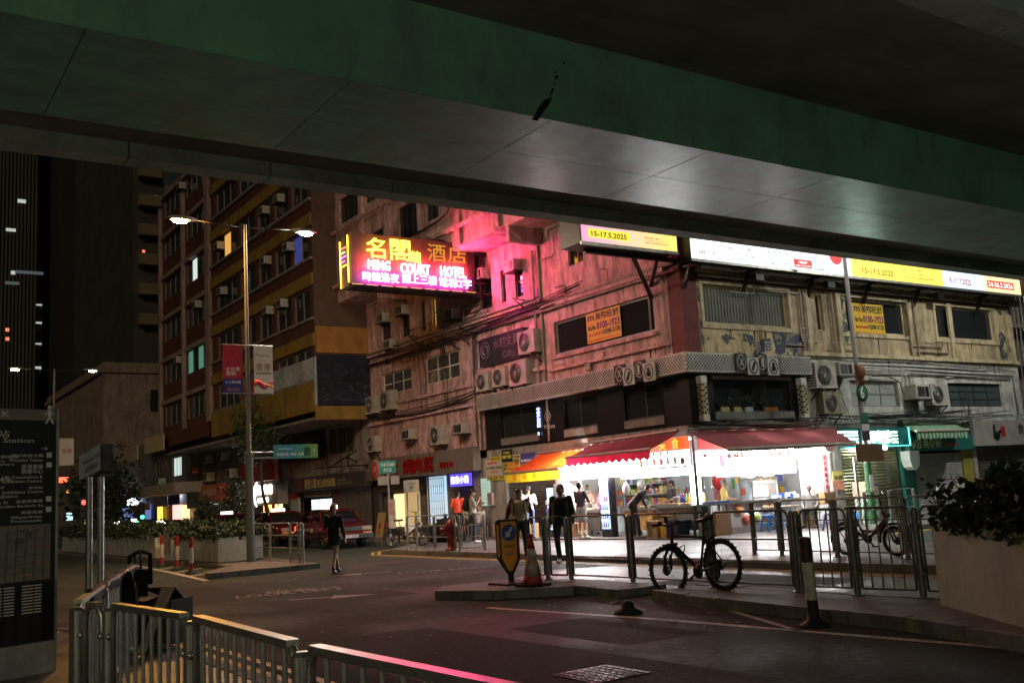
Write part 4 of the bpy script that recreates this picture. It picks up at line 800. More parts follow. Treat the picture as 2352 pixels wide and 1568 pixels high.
# dark gift-shop board between the air conditioners
t = thing('shop_sign', 'dark board with round emblem and Gifts lettering on the upper wall', 'sign', (19.95, 30.5, 6.3)); MB().box((19.9, 28.6, 6.35), (19.96, 31.6, 7.42)).build('board', M('slate_board', (.03, .032, .04), .4, 0, .2, 3), t)
DIM = M('dim_print', (.16, .16, .18), .5); b = MB(); b.torus((19.89, 31.15, 6.95), (1, 0, 0), .3, .025, 24, 4); b.torus((19.89, 31.15, 6.95), (1, 0, 0), .17, .03, 20, 4); b.build('emblem', DIM, t); text('水町文具', (19.898, 30.6, 6.9), R1, UZ, 1.7, .38, DIM, t); text('Gifts', (19.898, 30.0, 6.5), R1, UZ, .8, .26, DIM, t)
# ------------------------------------------------------------------ air conditioners
ACB = M('ac_casing', (.44, .42, .37), .5, 0, .2, 5, 0, .75, (.10,.08,.06), (3,3,1)); ACB2 = M('ac_casing_stained', (.32, .26, .18), .6, 0, .3, 5, 0, .8, (.06,.05,.03), (3,3,1))
def ac_proto(casing):
    t = thing('air_conditioner', 'x', 'air conditioner'); t['group'] = 'air conditioners on the facades'
    MB().box((-.43, -.32, .02), (.43, 0, .72)).build('casing', casing, t)
    b = MB(); b.lathe((-.08, -.325, .37), [(.285, 0), (.285, .004), (.0, .004)], 24, 0, (0, -1, 0)); b.build('fan_opening', BLACK, t)
    b = MB()
    for r in (.07, .13, .19, .25, .285): b.torus((-.08, -.333, .37), (0, 1, 0), r, .006, 20, 4)
    for k in range(8): a = k*math.pi/8; b.bar((-.08-.28*math.cos(a), -.332, .37-.28*math.sin(a)), (-.08+.28*math.cos(a), -.332, .37+.28*math.sin(a)), .007)
    g_ = b.build('fan_grille', STEEL, t); MB().lathe((-.08, -.336, .37), [(.055, 0), (.05, .01)], 12, 0, (0, -1, 0)).build('hub', casing, g_)
    b = MB()
    for k in range(9): b.box((-.434, -.30, .08+k*.07), (-.431, -.02, .11+k*.07))
    b.build('side_louvre', BLACK, t)
    for sx in (-.33, .33): b = MB(); b.box((sx-.02, -.38, -.02), (sx+.02, .02, .018)); b.bar((sx, -.33, -.02), (sx, .0, -.28), .03); b.build('bracket', DARKSTEEL, t)
    return t
def wac_proto(casing):
    t = thing('air_conditioner', 'x', 'air conditioner'); t['group'] = 'air conditioners on the facades'
    MB().box((-.33, -.42, 0), (.33, 0, .42)).build('casing', casing, t); b = MB(); b.box((-.27, -.427, .06), (.08, -.421, .36)); b.box((.12, -.427, .06), (.28, -.421, .36)); b.build('coil', BLACK, t)
    b = MB()
    for k in range(9): b.box((-.27, -.432, .08+k*.031), (.08, -.428, .088+k*.031))
    for k in range(7): b.box((-.334, -.38, .07+k*.045), (-.331, -.06, .09+k*.045))
    b.build('louvre', STEEL, t); MB().box((-.36, -.45, -.04), (.36, .02, -.004)).build('tray', DARKSTEEL, t); return t
AC = ac_proto(ACB); ACS = ac_proto(ACB2); WAC = wac_proto(ACB)
def ac1(proto, Z, x, y, lab, X=XC, s=1.0): p = fx(*Z(x, y), X-.16); place(proto, (X, p.y, p.z-.36*s), -math.pi/2, s, lab)
def ac2(proto, Z, x, y, lab, Y=YC, s=1.0): p = fy(*Z(x, y), Y-.16); place(proto, (p.x, Y, p.z-.36*s), 0, s, lab)
ac1(AC, ZC, 320, 900, 'condenser high beside the wide window, right of the gifts board', s=1.15)
ac1(AC, ZC, 270, 1095, 'large condenser at the right end of the row under the gifts board', s=1.25)
ac1(AC, ZC, 140, 1120, 'middle condenser of the row under the gifts board'); ac1(AC, ZC, 35, 1150, 'left condenser of the row under the gifts board')
ac1(AC, ZB, 845, 1450, 'left of two pale condensers jutting from the wall corner', s=1.1); ac1(AC, ZB, 945, 1420, 'right of two pale condensers jutting from the wall corner', s=1.2)
ac1(AC, ZF, 1175, 345, 'condenser over the red lettered shop sign, far end'); ac1(AC, ZF, 1690, 275, 'condenser over the red lettered shop sign, near end', s=1.1)
for lab, x, y in (('window unit over the violet-lit wall left of the lattice', 1530, 600), ('window unit in the second window behind the lattice', 1730, 545), ('small unit beside the yellow-lit hotel window', 1345, 855), ('window unit under the left end of the neon sign', 1030, 830), ('unit with its flap open low under the neon sign', 955, 1045), ('window unit high under the sign, far end', 910, 880)): ac1(WAC if 'window' in lab or 'flap' in lab else AC, ZB, x, y, lab, s=.95)
ac1(WAC, ZF, 1460, 240, 'boxy unit on the plain wall over the red lettered shop'); ac1(WAC, ZF, 1870, 190, 'boxy unit near the drain pipes over the red lettered shop')
ac2(AC, ZD, 890, 1115, 'big pale condenser beside the chequered band', s=1.15); ac2(WAC, ZD, 1005, 1045, 'pale unit just above the big condenser', s=1.0); ac2(ACS, ZD, 940, 1285, 'rust-stained condenser below the big pale one', s=1.0)
ac2(WAC, ZD, 1480, 1185, 'window unit poking from the pale window', s=1.15); ac2(AC, ZD, 1610, 1235, 'condenser beside the teal window of the cabled wall', s=1.05)
for lab, x, y in (('unit on the topmost visible floor of the yellow block', 250, 130), ('unit on the yellow block, upper middle', 155, 205), ('unit beside the blue street lamp glow on the yellow block', 310, 435), ('unit on the yellow block, third row', 165, 520), ('unit low on the yellow block near the end wall', 270, 790), ('unit low on the yellow block, middle', 180, 835)): ac1(WAC, ZB, x, y, lab, XY, .95)
for lab, x, y in (('unit on the left wing beside the lit orange window', 1390, 530), ('unit on the left wing, high up', 1150, 155), ('unit on the left wing beside the blue light', 1410, 815), ('unit on the left wing, third floor', 1250, 900), ('unit on the left wing, low by the green-lit window', 1130, 1250)): ac1(WAC, ZA, x, y, lab, XY, 1.0)
for lab, x, y in (('unit beside the bright window under the overhang', 1180, 365), ('unit left of the bright window under the overhang', 1100, 380), ('pair unit on the dark wall above the orange sign', 1105, 470), ('upright unit above the dark red sign', 1225, 450), ('far unit above the pale canopy', 850, 500), ('far unit left above the pale canopy', 700, 520)): ac1(WAC, ZE, x, y, lab, 19.9, 1.3)
# ------------------------------------------------------------------ pipes, conduits and cables on the front
def sag(a, c, d, n=10): a, c = vv(a), vv(c); return [a.lerp(c, i/n)+Vector((0, 0, -d*4*(i/n)*(1-i/n))) for i in range(n+1)]
random.seed(11)
t = thing('cable_bundle', 'tangle of white conduits and cables across the front above the shops', 'cables', (31, 20.5, 4)); b = MB(); c = MB(); r = MB()
for i in range(12): z = 4.85+i*.045+random.uniform(-.02, .02); x0 = 25.2+random.random()*2; x1 = 33+random.random()*4; b.path([(x0, YC-.05, z), (x0+.1, YC-.06, z+.02), ((x0+x1)/2, YC-.06, z+random.uniform(-.05, .05)), (x1, YC-.06, z-random.random()*.1)], .014+.008*(i % 3 == 0), 5)
for x, z0, z1 in ((29.9, 4.2, 5.05), (30.1, 4.2, 4.9), (30.35, 4.6, 4.8), (36.6, 3.4, 4.9), (36.8, 3.4, 4.8)): b.tube((x, YC-.05, z0), (x, YC-.05, z1), .025, n=6)
b.path([(30.0, YC-.08, 5.02), (36.7, YC-.08, 4.93), (36.75, YC-.08, 3.5)], .03, 6); b.path([(30.3, YC-.1, 4.9), (36.4, YC-.1, 4.8)], .022, 6)
b.build('conduit', WCABLE, t)
for i in range(26):
    x0 = 25.0+random.random()*6; x1 = x0+2+random.random()*6; z = 3.30+random.random()*.22; (c if i % 3 else r).path(sag((x0, YC-.12-random.random()*.25, z), (min(x1, 37), YC-.12-random.random()*.25, z+random.uniform(-.05, .2)), random.uniform(.02, .16)), random.uniform(.008, .018), 5)
for i in range(16):
    x0 = random.choice((25.3, 26.2, 26.5, 30.0, 33.2))+random.uniform(-.3, .3); c.path([(x0, YC-.1, 3.35), (x0+random.uniform(-.3, .3), YC-.25, 3.3-random.random()*.1), (x0+random.uniform(-.2, .6), YC-.1, 4.0+random.random()*.8)], .010, 5)
c.path([(28.2, YC-.1, 4.75), (29.0, YC-.15, 4.75), (29.6, YC-.15, 4.55), (29.75, YC-.1, 4.2)], .02, 6)
c.build('cable', CABLE, t); r.build('grey_cable', WCABLE, t)
t = thing('cable_bundle', 'bundle of loose cables lying over the red corner awning', 'cables', (23, 20.4, 3.2)); b = MB(); c = MB()
for i in range(30): x0 = XC+random.random()*2; x1 = x0+1.5+random.random()*3; z = 3.15+random.random()*.2; (b if i % 2 else c).path(sag((x0, YC-.1-random.random()*.4, z), (min(x1, 25.3), YC-.1-random.random()*.4, z+random.uniform(-.05, .1)), random.uniform(-.05, .08)), random.uniform(.008, .02), 5)
b.build('cable', CABLE, t); c.build('grey_cable', M('dusty_cable', (.20, .19, .15), .7), t)
t = thing('cable_bundle', 'black cables strung along the street wall below the upper windows', 'cables', (19.8, 34, 8)); b = MB()
for i in range(7): b.path(sag((XC-.12-random.random()*.1, 41, 7.9+random.uniform(-.2, .2)), (XC-.12-random.random()*.1, 24+random.random()*4, 8.15+random.uniform(-.3, .2)), random.uniform(.05, .3), 14), .018, 5)
for i in range(5): b.path(sag((XC-.15, 41, 5.3+random.random()*.3), (XC-.15, 32, 5.2+random.random()*.4), random.uniform(.1, .4), 14), .022, 5)
for i in range(8): y = random.uniform(28, 40); b.path([(XC-.07, y, 5.2), (XC-.08, y+random.uniform(-.1, .1), 6.5), (XC-.07, y+random.uniform(-.3, .3), 8.1)], .014, 5)
b.build('cable', CABLE, t)
t = thing('cable', 'thick black cable sweeping up from the neon sign', 'cable', (18, 33, 11)); a = [fx(*ZM(x, y), 18.2) for x, y in ((110, 590), (300, 500), (500, 380), (610, 280), (640, 200))]; MB().path(a, .045, 6).build('strand', CABLE, t)
# ------------------------------------------------------------------ awnings
def awning(label, w0, w1, f0, f1, mat, barm, val=None, valm=None, scal=True, n=24, sagd=.05, arms=True):
    """w0,w1 wall edge; f0,f1 front edge (left to right as seen)"""
    w0, w1, f0, f1 = map(vv, (w0, w1, f0, f1)); t = thing('awning', label, 'awning', (w0+w1)/2); b = MB(); m = 8; rows = []
    for j in range(m+1):
        v = j/m; rows.append([w0.lerp(f0, v).lerp(w1.lerp(f1, v), i/n)+Vector((0, 0, -sagd*math.sin(math.pi*v)*(1+.4*math.sin(i*1.3))-.012*math.sin(i*2.1+j))) for i in range(n+1)])
    vs = [p for r in rows for p in r]; fs = [(j*(n+1)+i, j*(n+1)+i+1, (j+1)*(n+1)+i+1, (j+1)*(n+1)+i) for j in range(m) for i in range(n)]
    b.add(vs, fs, 0, True); b.build('canopy', mat, t); MB().tube(f0, f1, .045, n=8).build('front_bar', barm, t)
    MB().tube(w0+Vector((0, 0, .05)), w1+Vector((0, 0, .05)), .05, n=8).build('roller', barm, t)
    if arms:
        for u in (.12, .88): a = w0.lerp(w1, u)-Vector((0, 0, .25)); c = f0.lerp(f1, u); e = (a+c)/2+(w1-w0).normalized()*.3*(1 if u < .5 else -1); q = MB(); q.bar(a, e, .035); q.bar(e, c, .035); q.build('arm', barm, t)
    if val:
        q = MB(); L = (f1-f0).length; k = max(4, int(L/.28)) if scal else 1; N = k*6
        top = [f0.lerp(f1, i/N)-Vector((0, 0, .02)) for i in range(N+1)]; bot = [p-Vector((0, 0, val-(.07*(1-abs(math.sin(math.pi*i/6))) if scal else 0)+.01*math.sin(i*.9))) for i, p in enumerate(top)]
        q.add(top+bot, [(i, i+1, N+2+i, N+1+i) for i in range(N)]); q.build('valance', valm or mat, t)
    return t
def fabric(name, col, tr=.35):
    m = M(name, col, .7, 0, .2, 3, 0, .55, [c*.35 for c in col], (1.5, 1.5, 1.5)); n = m.node_tree.nodes; l = m.node_tree.links; b = n['Principled BSDF']; t = n.new('ShaderNodeBsdfTranslucent'); mx = n.new('ShaderNodeMixShader'); mx.inputs[0].default_value = tr
    if b.inputs['Base Color'].links: l.new(b.inputs['Base Color'].links[0].from_socket, t.inputs[0])
    l.new(b.outputs[0], mx.inputs[1]); l.new(t.outputs[0], mx.inputs[2]); l.new(mx.outputs[0], n['Material Output'].inputs[0]); return m
AWR = fabric('dark_red_canvas', (.17, .03, .035), .035); AWO = fabric('orange_canvas', (.75, .10, .012), .30); AWV = fabric('red_valance_canvas', (.55, .015, .05), .22); AWY = fabric('yellow_valance_canvas', (.78, .55, .015), .30); AWBAR = M('awning_bar', (.35, .31, .27), .5, .3, .2, 6)
awning('dark red scalloped awning over the left half of the corner stall', (XC-.02, 25.45, 3.02), (XC-.02, 21.25, 3.08), (18.6, 24.85, 2.61), (18.6, 20.95, 2.61), AWR, AWBAR, .27, AWV)
awning('wide faded red awning over the right half of the corner stall', (19.75, YC-.02, 3.06), (26.2, YC-.02, 3.08), (19.6, 19.0, 2.45), (24.95, 19.0, 2.50), fabric('faded_red_canvas', (.27, .075, .08), .06), AWBAR, .05, AWR, False)
ao = awning('orange awning with a yellow lettered valance', (XC-.02, 28.3, 2.88), (XC-.02, 25.5, 2.90), (18.8, 28.6, 2.31), (18.8, 25.5, 2.30), AWO, AWBAR, .30, AWY, False)
for i, ch in enumerate('街坊美食'): text(ch, (18.75, 28.6-.52-i*.58, 2.06), R1, UZ, .24, .2, M('valance_red', (.7, .06, .02), .6), ao, 'lettering', .006)
# striped green awning
def stripe_mat(name, c1, c2, k):
    m = bpy.data.materials.new(name); m.use_nodes = True; n = m.node_tree.nodes; l = m.node_tree.links; b = n['Principled BSDF']; b.inputs['Roughness'].default_value = .7; tc = n.new('ShaderNodeTexCoord'); s_ = n.new('ShaderNodeSeparateXYZ'); l.new(tc.outputs['Object'], s_.inputs[0]); a = n.new('ShaderNodeMath'); a.operation = 'MULTIPLY'; a.inputs[1].default_value = k; l.new(s_.outputs[0], a.inputs[0]); f = n.new('ShaderNodeMath'); f.operation = 'FRACT'; l.new(a.outputs[0], f.inputs[0]); q = n.new('ShaderNodeMath'); q.operation = 'GREATER_THAN'; q.inputs[1].default_value = .5; l.new(f.outputs[0], q.inputs[0]); x = n.new('ShaderNodeMix'); x.data_type = 'RGBA'; l.new(q.outputs[0], x.inputs[0]); x.inputs[6].default_value = (*c1, 1); x.inputs[7].default_value = (*c2, 1); l.new(x.outputs[2], b.inputs['Base Color']); return m
GST = stripe_mat('green_striped_canvas', (.06, .26, .14), (.42, .50, .36), 5)
awning('green and cream striped awning above the teal shop front', (29.75, YC-.02, 3.12), (32.8, YC-.02, 3.14), (28.6, 19.45, 2.84), (31.5, 19.45, 2.85), GST, M('cream_bar', (.5, .47, .38), .5), .26, GST, True)
# ------------------------------------------------------------------ food stall shell (lit interior)
SW = M('stall_white_wall', (.62, .64, .64), .4, 0, .1, 3); STL = M('stainless_steel', (.45, .45, .44), .3, .9, .15, 4); STALLB = EM('stall_light_board', (.96, .98, 1.0), 11); TUBE = EM('fluorescent_tube', (1.0, .97, .90), 14); WOODB = M('worn_wood', (.30, .18, .08), .65, 0, .3, 5)
st = thing('food_stall', 'brightly lit corner food stall with menu boards and counters', 'stall', (21, 22, 0))
ZC_ = 3.0
MB().box((22.3, 20.9, PZ), (22.4, 27.0, ZC_)).build('back_wall', M('stall_grey_blue_wall', (.36, .42, .45), .5, 0, .1, 2), st)
MB().box((22.4, 22.6, PZ), (25.9, 22.7, ZC_)).build('back_wall', MATS['stall_grey_blue_wall'], st)
MB().box((20.0, 26.9, PZ), (22.3, 27.0, ZC_)).build('side_wall', SW, st); MB().box((25.85, YC+.05, PZ), (25.94, 22.6, ZC_)).build('side_wall', SW, st)
MB().box((20.02, YC+.02, ZC_), (25.94, 27.0, ZC_+.1)).build('ceiling', SW, st)
MB().box((XC+.01, YC+.2, 2.95), (XC+.3, 31.6, 3.26)).build('lintel', GREYWALL, st); MB().box((XC+.3, YC+.01, 2.95), (26, YC+.3, 3.26)).build('lintel', GREYWALL, st)
for p in ((20.08, 24.0), (20.10, 20.80)): MB().tube((*p, PZ), (*p, 2.95), .05, n=10).build('post', STL, st)
# menu boards along the two fronts, back-lit
def board1(y0, y1, z0, z1, X=20.02, m=None):
    MB().box((X+.055, y0-.01, z0-.01), (X+.08, y1+.01, z1+.01)).build('board_back', SW, st); return MB().box((X, y0, z0), (X+.05, y1, z1)).build('menu_board', m or STALLB, st)
def board2(x0, x1, z0, z1, Y=YC+.05, m=None):
    MB().box((x0-.01, Y+.055, z0-.01), (x1+.01, Y+.08, z1+.01)).build('board_back', SW, st); return MB().box((x0, Y, z0), (x1, Y+.05, z1)).build('menu_board', m or STALLB, st)
board1(24.08, 26.85, 1.95, 2.85); board1(20.95, 23.92, 2.13, 2.56); board1(20.95, 23.92, 1.86, 2.06)
board2(20.2, 20.85, 1.80, 2.5); board2(20.9, 24.2, 1.95, 2.5); board2(20.9, 24.2, 1.75, 1.88)
board2(24.45, 24.9, .95, 2.15); MB().box((20.35, 20.9, .95), (20.38, 21.3, 2.1)).build('menu_board', STALLB, st)
MB().box((19.94, 20.98, 2.07), (20.1, 23.9, 2.125)).build('shelf', STL, st); MB().box((20.9, YC-.1, 1.89), (24.2, YC+.1, 1.94)).build('shelf', STL, st)
OSIGN = EM('orange_sign_panel', (.9, .12, .02), .75, False)
MB().box((20.0, 20.9, 2.58), (20.04, 23.9, 2.94)).build('orange_sign', OSIGN, st); MB().box((20.2, YC+.02, 2.54), (24.9, YC+.06, 2.94)).build('red_sign', EM('red_sign_panel', (.7, .05, .05), .6, False), st)
for i, ch in enumerate('美食'): text(ch, (19.99, 22.1-i*.55, 2.62), R1, UZ, .28, .3, EM('gold_letters', (1, .6, .05), .8, False), st, 'lettering', .02)
# food photographs stuck on the boards
random.seed(21)
FOODC = [M('food_%d' % i, c, .5, 0, .3, 20) for i, c in enumerate(((.55,.22,.05), (.6,.4,.1), (.45,.08,.04), (.25,.4,.08), (.7,.55,.3), (.4,.15,.05)))]
for i in range(9):
    y = 21.2+i*.3; MB().lathe((20.012, y, 2.28+random.uniform(-.04, .04)), [(.0, 0), (.10, 0), (.11, .004)], 14, 0, (-1, 0, 0)).build('food_picture', random.choice(FOODC), st) if i % 3 == 0 else MB().box((20.008, y-.06, 2.18), (20.016, y+.06, 2.40)).build('menu_card', [REDP, M('menu_green', (.2, .5, .2), .5), WHITE, INKO][i % 4], st)
for i in range(8): x = 21.0+i*.36; MB().box((x, YC+.035, 2.05+.1*(i % 2)), (x+.2, YC+.045, 2.36+.05*(i % 3)), ).build('menu_card', [M('menu_plum', (.25, .08, .25), .5), WHITE, M('menu_pale', (.6, .55, .5), .5), REDP][i % 4], st) if i < 3 else None
b = MB(); b.box((20.35, YC+.035, 2.3), (20.5, YC+.045, 2.42)); b.build('menu_card', REDP, st)
for (a, c) in (((20.35, 24.3, 2.9), (20.35, 26.6, 2.9)), ((20.5, 21.2, 2.9), (20.5, 23.7, 2.9)), ((21.3, 21.0, 2.9), (25.2, 21.0, 2.9)), ((21.2, 24.3, 2.9), (21.2, 26.5, 2.9)), ((22.6, 21.8, 2.85), (25.4, 21.8, 2.85))):
    MB().tube(a, c, .03, n=8).build('lamp_tube', TUBE, st)
for y in (24.5, 25.1, 25.7, 26.2): 
    o = MB(); o.ell((19.55, y, 2.22), (.06, .06, .08), 10, 6); o.build('lamp_bulb', EM('bulb_white', (1, .97, .92), 900), st)
o = MB(); o.ell((24.3, YC-.45, 2.18), (.07, .07, .09), 10, 6); o.build('lamp_bulb', MATS['bulb_white'], st)
o = MB(); o.ell((22.3, YC-.5, 2.3), (.06, .06, .08), 10, 6); o.build('lamp_bulb', MATS['bulb_white'], st)
# goods packed on shelves along the back walls and cards on the boards
random.seed(44)
GOODS = [M('goods_%d' % i, c, .5) for i, c in enumerate(((.5,.08,.05), (.55,.35,.05), (.1,.3,.08), (.5,.48,.44), (.08,.12,.4), (.45,.2,.08), (.3,.06,.2), (.6,.55,.2)))]
for z in (1.0, 1.35, 1.7):
    MB().box((22.0, 24.3, z-.03), (22.3, 26.7, z)).build('back_shelf', STL, st)
    y = 24.35
    while y < 26.6: w = random.uniform(.06, .16); MB().box((22.02, y, z+.001), (22.2, y+w*.9, z+random.uniform(.12, .28))).build('packet', random.choice(GOODS), st); y += w
for z in (1.15, 1.5):
    MB().box((23.4, 22.35, z-.03), (25.6, 22.6, z)).build('back_shelf', STL, st); x = 23.45
    while x < 25.5: w = random.uniform(.06, .18); MB().box((x, 22.38, z+.001), (x+w*.9, 22.55, z+random.uniform(.1, .26))).build('packet', random.choice(GOODS), st); x += w
q = MB(); q.lathe((22.29, 22.1, 1.62), [(.26, 0), (.26, .02), (.0, .021)], 24, 0, (-1, 0, 0)); q.build('red_disc', M('disc_red', (.55, .03, .03), .4), st); MB().box((22.27, 21.85, .9), (22.295, 22.35, 1.4)).build('poster_panel', M('poster_maroon', (.35, .10, .12), .5, 0, .5, 6), st)
q = MB(); [q.bar((22.2, 22.75+i*.05, .9), (22.2, 22.75+i*.05, 1.9), .04) for i in range(7)]; q.build('curtain', M('brown_curtain', (.22, .15, .11), .8), st)
for i in range(10): y = 24.25+i*.26; MB().box((20.008, y, 2.1+.06*(i % 2)), (20.016, y+.17, 2.36+.05*(i % 3))).build('menu_card', GOODS[(i*3) % 8] if i % 2 else M('menu_photo_%d' % (i % 3), ((.45,.30,.18), (.35,.22,.15), (.4,.4,.35))[i % 3], .5, 0, .5, 25), st)
for i in range(9): y = 21.1+i*.3; text(random.choice(('$12', '$25', '腸粉', '魚蛋', '燒賣', '煎三寶', '$18')), (20.006, y+.2, 1.90), R1, UZ, .2, .09, REDP if i % 2 else INKD, st, 'price', .004)
for i in range(8): x = 21.1+i*.38; text(random.choice(('$15', '$30', '豆漿', '雞蛋仔', '格仔餅')), (x, YC+.04, 1.78), R2, UZ, .22, .07, REDP if i % 2 else INKD, st, 'price', .004)
for lab, x, y, z, m in (('white plastic bag hanging from the stall post', 20.0, 23.75, 1.55, M('bag_white2', (.55, .55, .55), .5)), ('clear bag hanging beside the vendor', 20.3, 23.4, 1.7, M('bag_white2', (.5, .5, .5), .5))): t_ = thing('hanging_bag', lab, 'bag', (x, y, z)); q = MB(); q.ell((x, y, z), (.1, .14, .2), 10, 8); q.tube((x, y, z+.18), (x, y, z+.35), .03, .008, 6); q.v = [tuple(Vector(v)+Vector([random.uniform(-.015, .015) for _ in range(3)])) for v in q.v]; q.build('bag', m, t_)
for i, (x, y) in enumerate(((20.3, 25.3), (20.4, 26.3), (20.35, 23.35), (20.45, 22.0))): t_ = thing('cooking_pot', ('steel pot beside the fridge', 'steel pot at the far end of the grill', 'steel pot behind the bending man', 'steel pot before the woman vendor')[i], 'pot', (x, y, 1)); MB().lathe((x, y, .96 if i != 3 else 1.01), [(.13, 0), (.14, .02), (.14, .2), (.15, .21)], 16).build('pan', STL, t_); MB().lathe((x, y, 1.17 if i != 3 else 1.22), [(.14, 0), (.1, .03), (.02, .05)], 16).build('lid', STL, t_)
# divided panels, food photographs and red name strips on the boards
PH = [M('photo_%d' % i, c, .5, 0, .6, 22) for i, c in enumerate(((.42,.24,.10), (.36,.12,.06), (.30,.28,.10), (.48,.40,.28), (.22,.10,.08)))]
for i in range(11):
    x = 20.95+i*.295; MB().box((x-.008, YC+.03, 1.95), (x+.008, YC+.045, 2.5)).build('mullion', STL, st)
    if i < 10 and i != 4: MB().box((x+.03, YC+.036, 2.12+.03*(i % 2)), (x+.26, YC+.046, 2.38)).build('food_photograph', PH[(i*2) % 5], st); text(random.choice(('魚蛋', '燒賣', '腸粉', '牛雜', '豆腐花', '碗仔翅', '煎釀', '咖喱')), (x+.04, YC+.035, 2.0), R2, UZ, .2, .08, REDP if i % 2 else INKD, st, 'menu_lettering', .003)
for i in range(10):
    y = 24.1+i*.27; MB().box((20.0, y-.007, 1.95), (20.012, y+.007, 2.85)).build('mullion', STL, st)
    MB().box((20.004, y+.04, 1.98), (20.014, y+.23, 2.08)).build('name_strip', GOODS[(i*5+1) % 8], st)
for i in range(11): y = 20.98+i*.27; MB().box((20.0, y-.006, 2.13), (20.012, y+.006, 2.56)).build('mullion', STL, st)
for i in range(5): MB().box((24.46+.0, YC+.036, 1.0+i*.23), (24.9, YC+.046, 1.012+i*.23)).build('rule_line', STL, st)
# posters, hanging ladles and shelves fill the grey back wall
for i in range(16): y = 21.05+i*.2; z = 1.05+random.random()*.5; MB().box((22.27, y, z), (22.296, y+random.uniform(.1, .18), z+random.uniform(.12, .3))).build('wall_card', (GOODS+PH)[i % 13], st) if not 21.8 < y < 23.1 else None
for i in range(14): x = 22.5+i*.22; z = 1.0+random.random()*.5; MB().box((x, 22.575, z), (x+random.uniform(.1, .18), 22.596, z+random.uniform(.12, .3))).build('wall_card', (PH+GOODS)[(i*3) % 13], st)
MB().tube((21.1, 21.1, 1.75), (21.1, 23.8, 1.75), .012, n=6).build('hanging_rail', STL, st)
for i in range(9): y = 21.2+i*.3; q = MB(); q.tube((21.1, y, 1.74), (21.1, y, 1.5), .006, n=5); q.ell((21.1, y, 1.46), (.04, .04, .05), 8, 6); q.build('ladle', STL, st)
for i in range(7): x = 23.45+i*.13; MB().cbox((x, YC+.25, 1.06+.03*(i % 2)), (.11, .3, .1+.04*(i % 3))).build('container', [WHITE, M('blue_plastic', (.03, .12, .5), .4), GOODS[3]][i % 3], st)
# hanging roast pieces under the right awning, each on a hook
MEAT = M('roast_meat', (.42, .10, .05), .35, 0, .3, 15)
for i in range(13):
    x = 21.6+i*.2+random.uniform(-.02, .02); b = MB(); b.path([(x, YC-.08, 2.5), (x, YC-.08, 2.46), (x+.015, YC-.1, 2.44)], .006, 5); b.ell((x, YC-.09, 2.38), (.035, .03, .065), 10, 6); b.ell((x+.015, YC-.09, 2.31), (.05, .035, .035), 8, 6); props(b.build('hanging_roast', MEAT), 'roast piece hung in the row under the red awning of the stall', 'food', 'roast pieces hung in a row')
for i in range(8):
    y = 24.35+i*.12; b = MB(); b.ell((19.98, 23.85-i*.3, 2.5), (.05, .05, .07), 10, 6); props(b.build('hanging_bulb_cover', M('bulb_cover', (.6, .5, .45), .4)), 'small hanging lamp cover in the row above the menu shelf', 'lamp cover', 'lamp covers above the menu shelf')
# counters
def counter(label, box, top, front=None):
    (x0, y0, x1, y1), z = box, top; t = thing('counter', label, 'counter', ((x0+x1)/2, (y0+y1)/2, PZ)); MB().box((x0-.05, y0-.05, z-.06), (x1+.02, y1+.02, z)).build('worktop', STL, t); b = MB()
    if front: MB().box((x0, y0, .30), (x1, y1, z-.061)).build('cabinet', front, t)
    for x in (x0+.04, x1-.04):
        for y in (y0+.04, y1-.04): MB().box((x-.03, y-.03, PZ), (x+.03, y+.03, .299 if front else z-.061)).build('leg', STL, t)
    return t
BANNER = M('food_banner_white', (.50, .48, .48), .5, 0, .15, 3)
counter('steel counter where the man in black bends over the food', (19.95, 22.6, 20.6, 23.9), .95, M('counter_food_print', (.42, .26, .08), .5, 0, .6, 5))
c2 = counter('steel counter under the woman vendor in a dark top', (19.98, 20.9, 20.65, 22.4), 1.0, M('counter_grey_panel', (.22, .23, .22), .4, .4, .2, 4))
counter('grill counter beside the lit drinks fridge', (20.0, 25.15, 20.7, 26.6), .93, M('counter_dark_panel', (.07, .06, .06), .5, .2, .4, 6))
c3 = counter('counter with printed banner of food pictures', (21.15, YC-.05, 23.2, YC+.6), 1.03, BANNER)
for i, (x, z, r) in enumerate(((21.45, .80, .2), (21.95, .85, .2), (21.75, .48, .2), (22.2, .5, .18), (22.6, .78, .18), (22.85, .8, .14))): o = MB(); o.lathe((x, YC-.056, z), [(r, 0), (r, .004), (.0, .004)], 24, 0, (0, -1, 0)); o.build('printed_plate', M('plate_white', (.6, .58, .55), .5), c3); o = MB(); o.lathe((x, YC-.062, z), [(r*.78, 0), (r*.78, .003), (.0, .003)], 20, 0, (0, -1, 0)); o.build('printed_food', FOODC[i], c3)
MB().box((22.42, YC-.062, .42), (23.15, YC-.055, .56)).build('printed_strip', M('print_pink', (.55, .3, .3), .5), c3)
text('美味小食  現炸', (22.45, YC-.064, .45), R2, UZ, .66, .08, REDP, c3)
counter('low steel counter at the right end behind the old man', (23.35, YC+.0, 24.4, YC+.6), 1.0)
pf = thing('stall_platform', 'raised grey step in front of the right counter', 'platform', (22, 20.4, 0)); MB().box((21.1, YC-.1, PZ), (24.4, YC+.7, .30)).build('step', M('grey_step', (.3, .28, .27), .6, 0, .3, 3), pf)
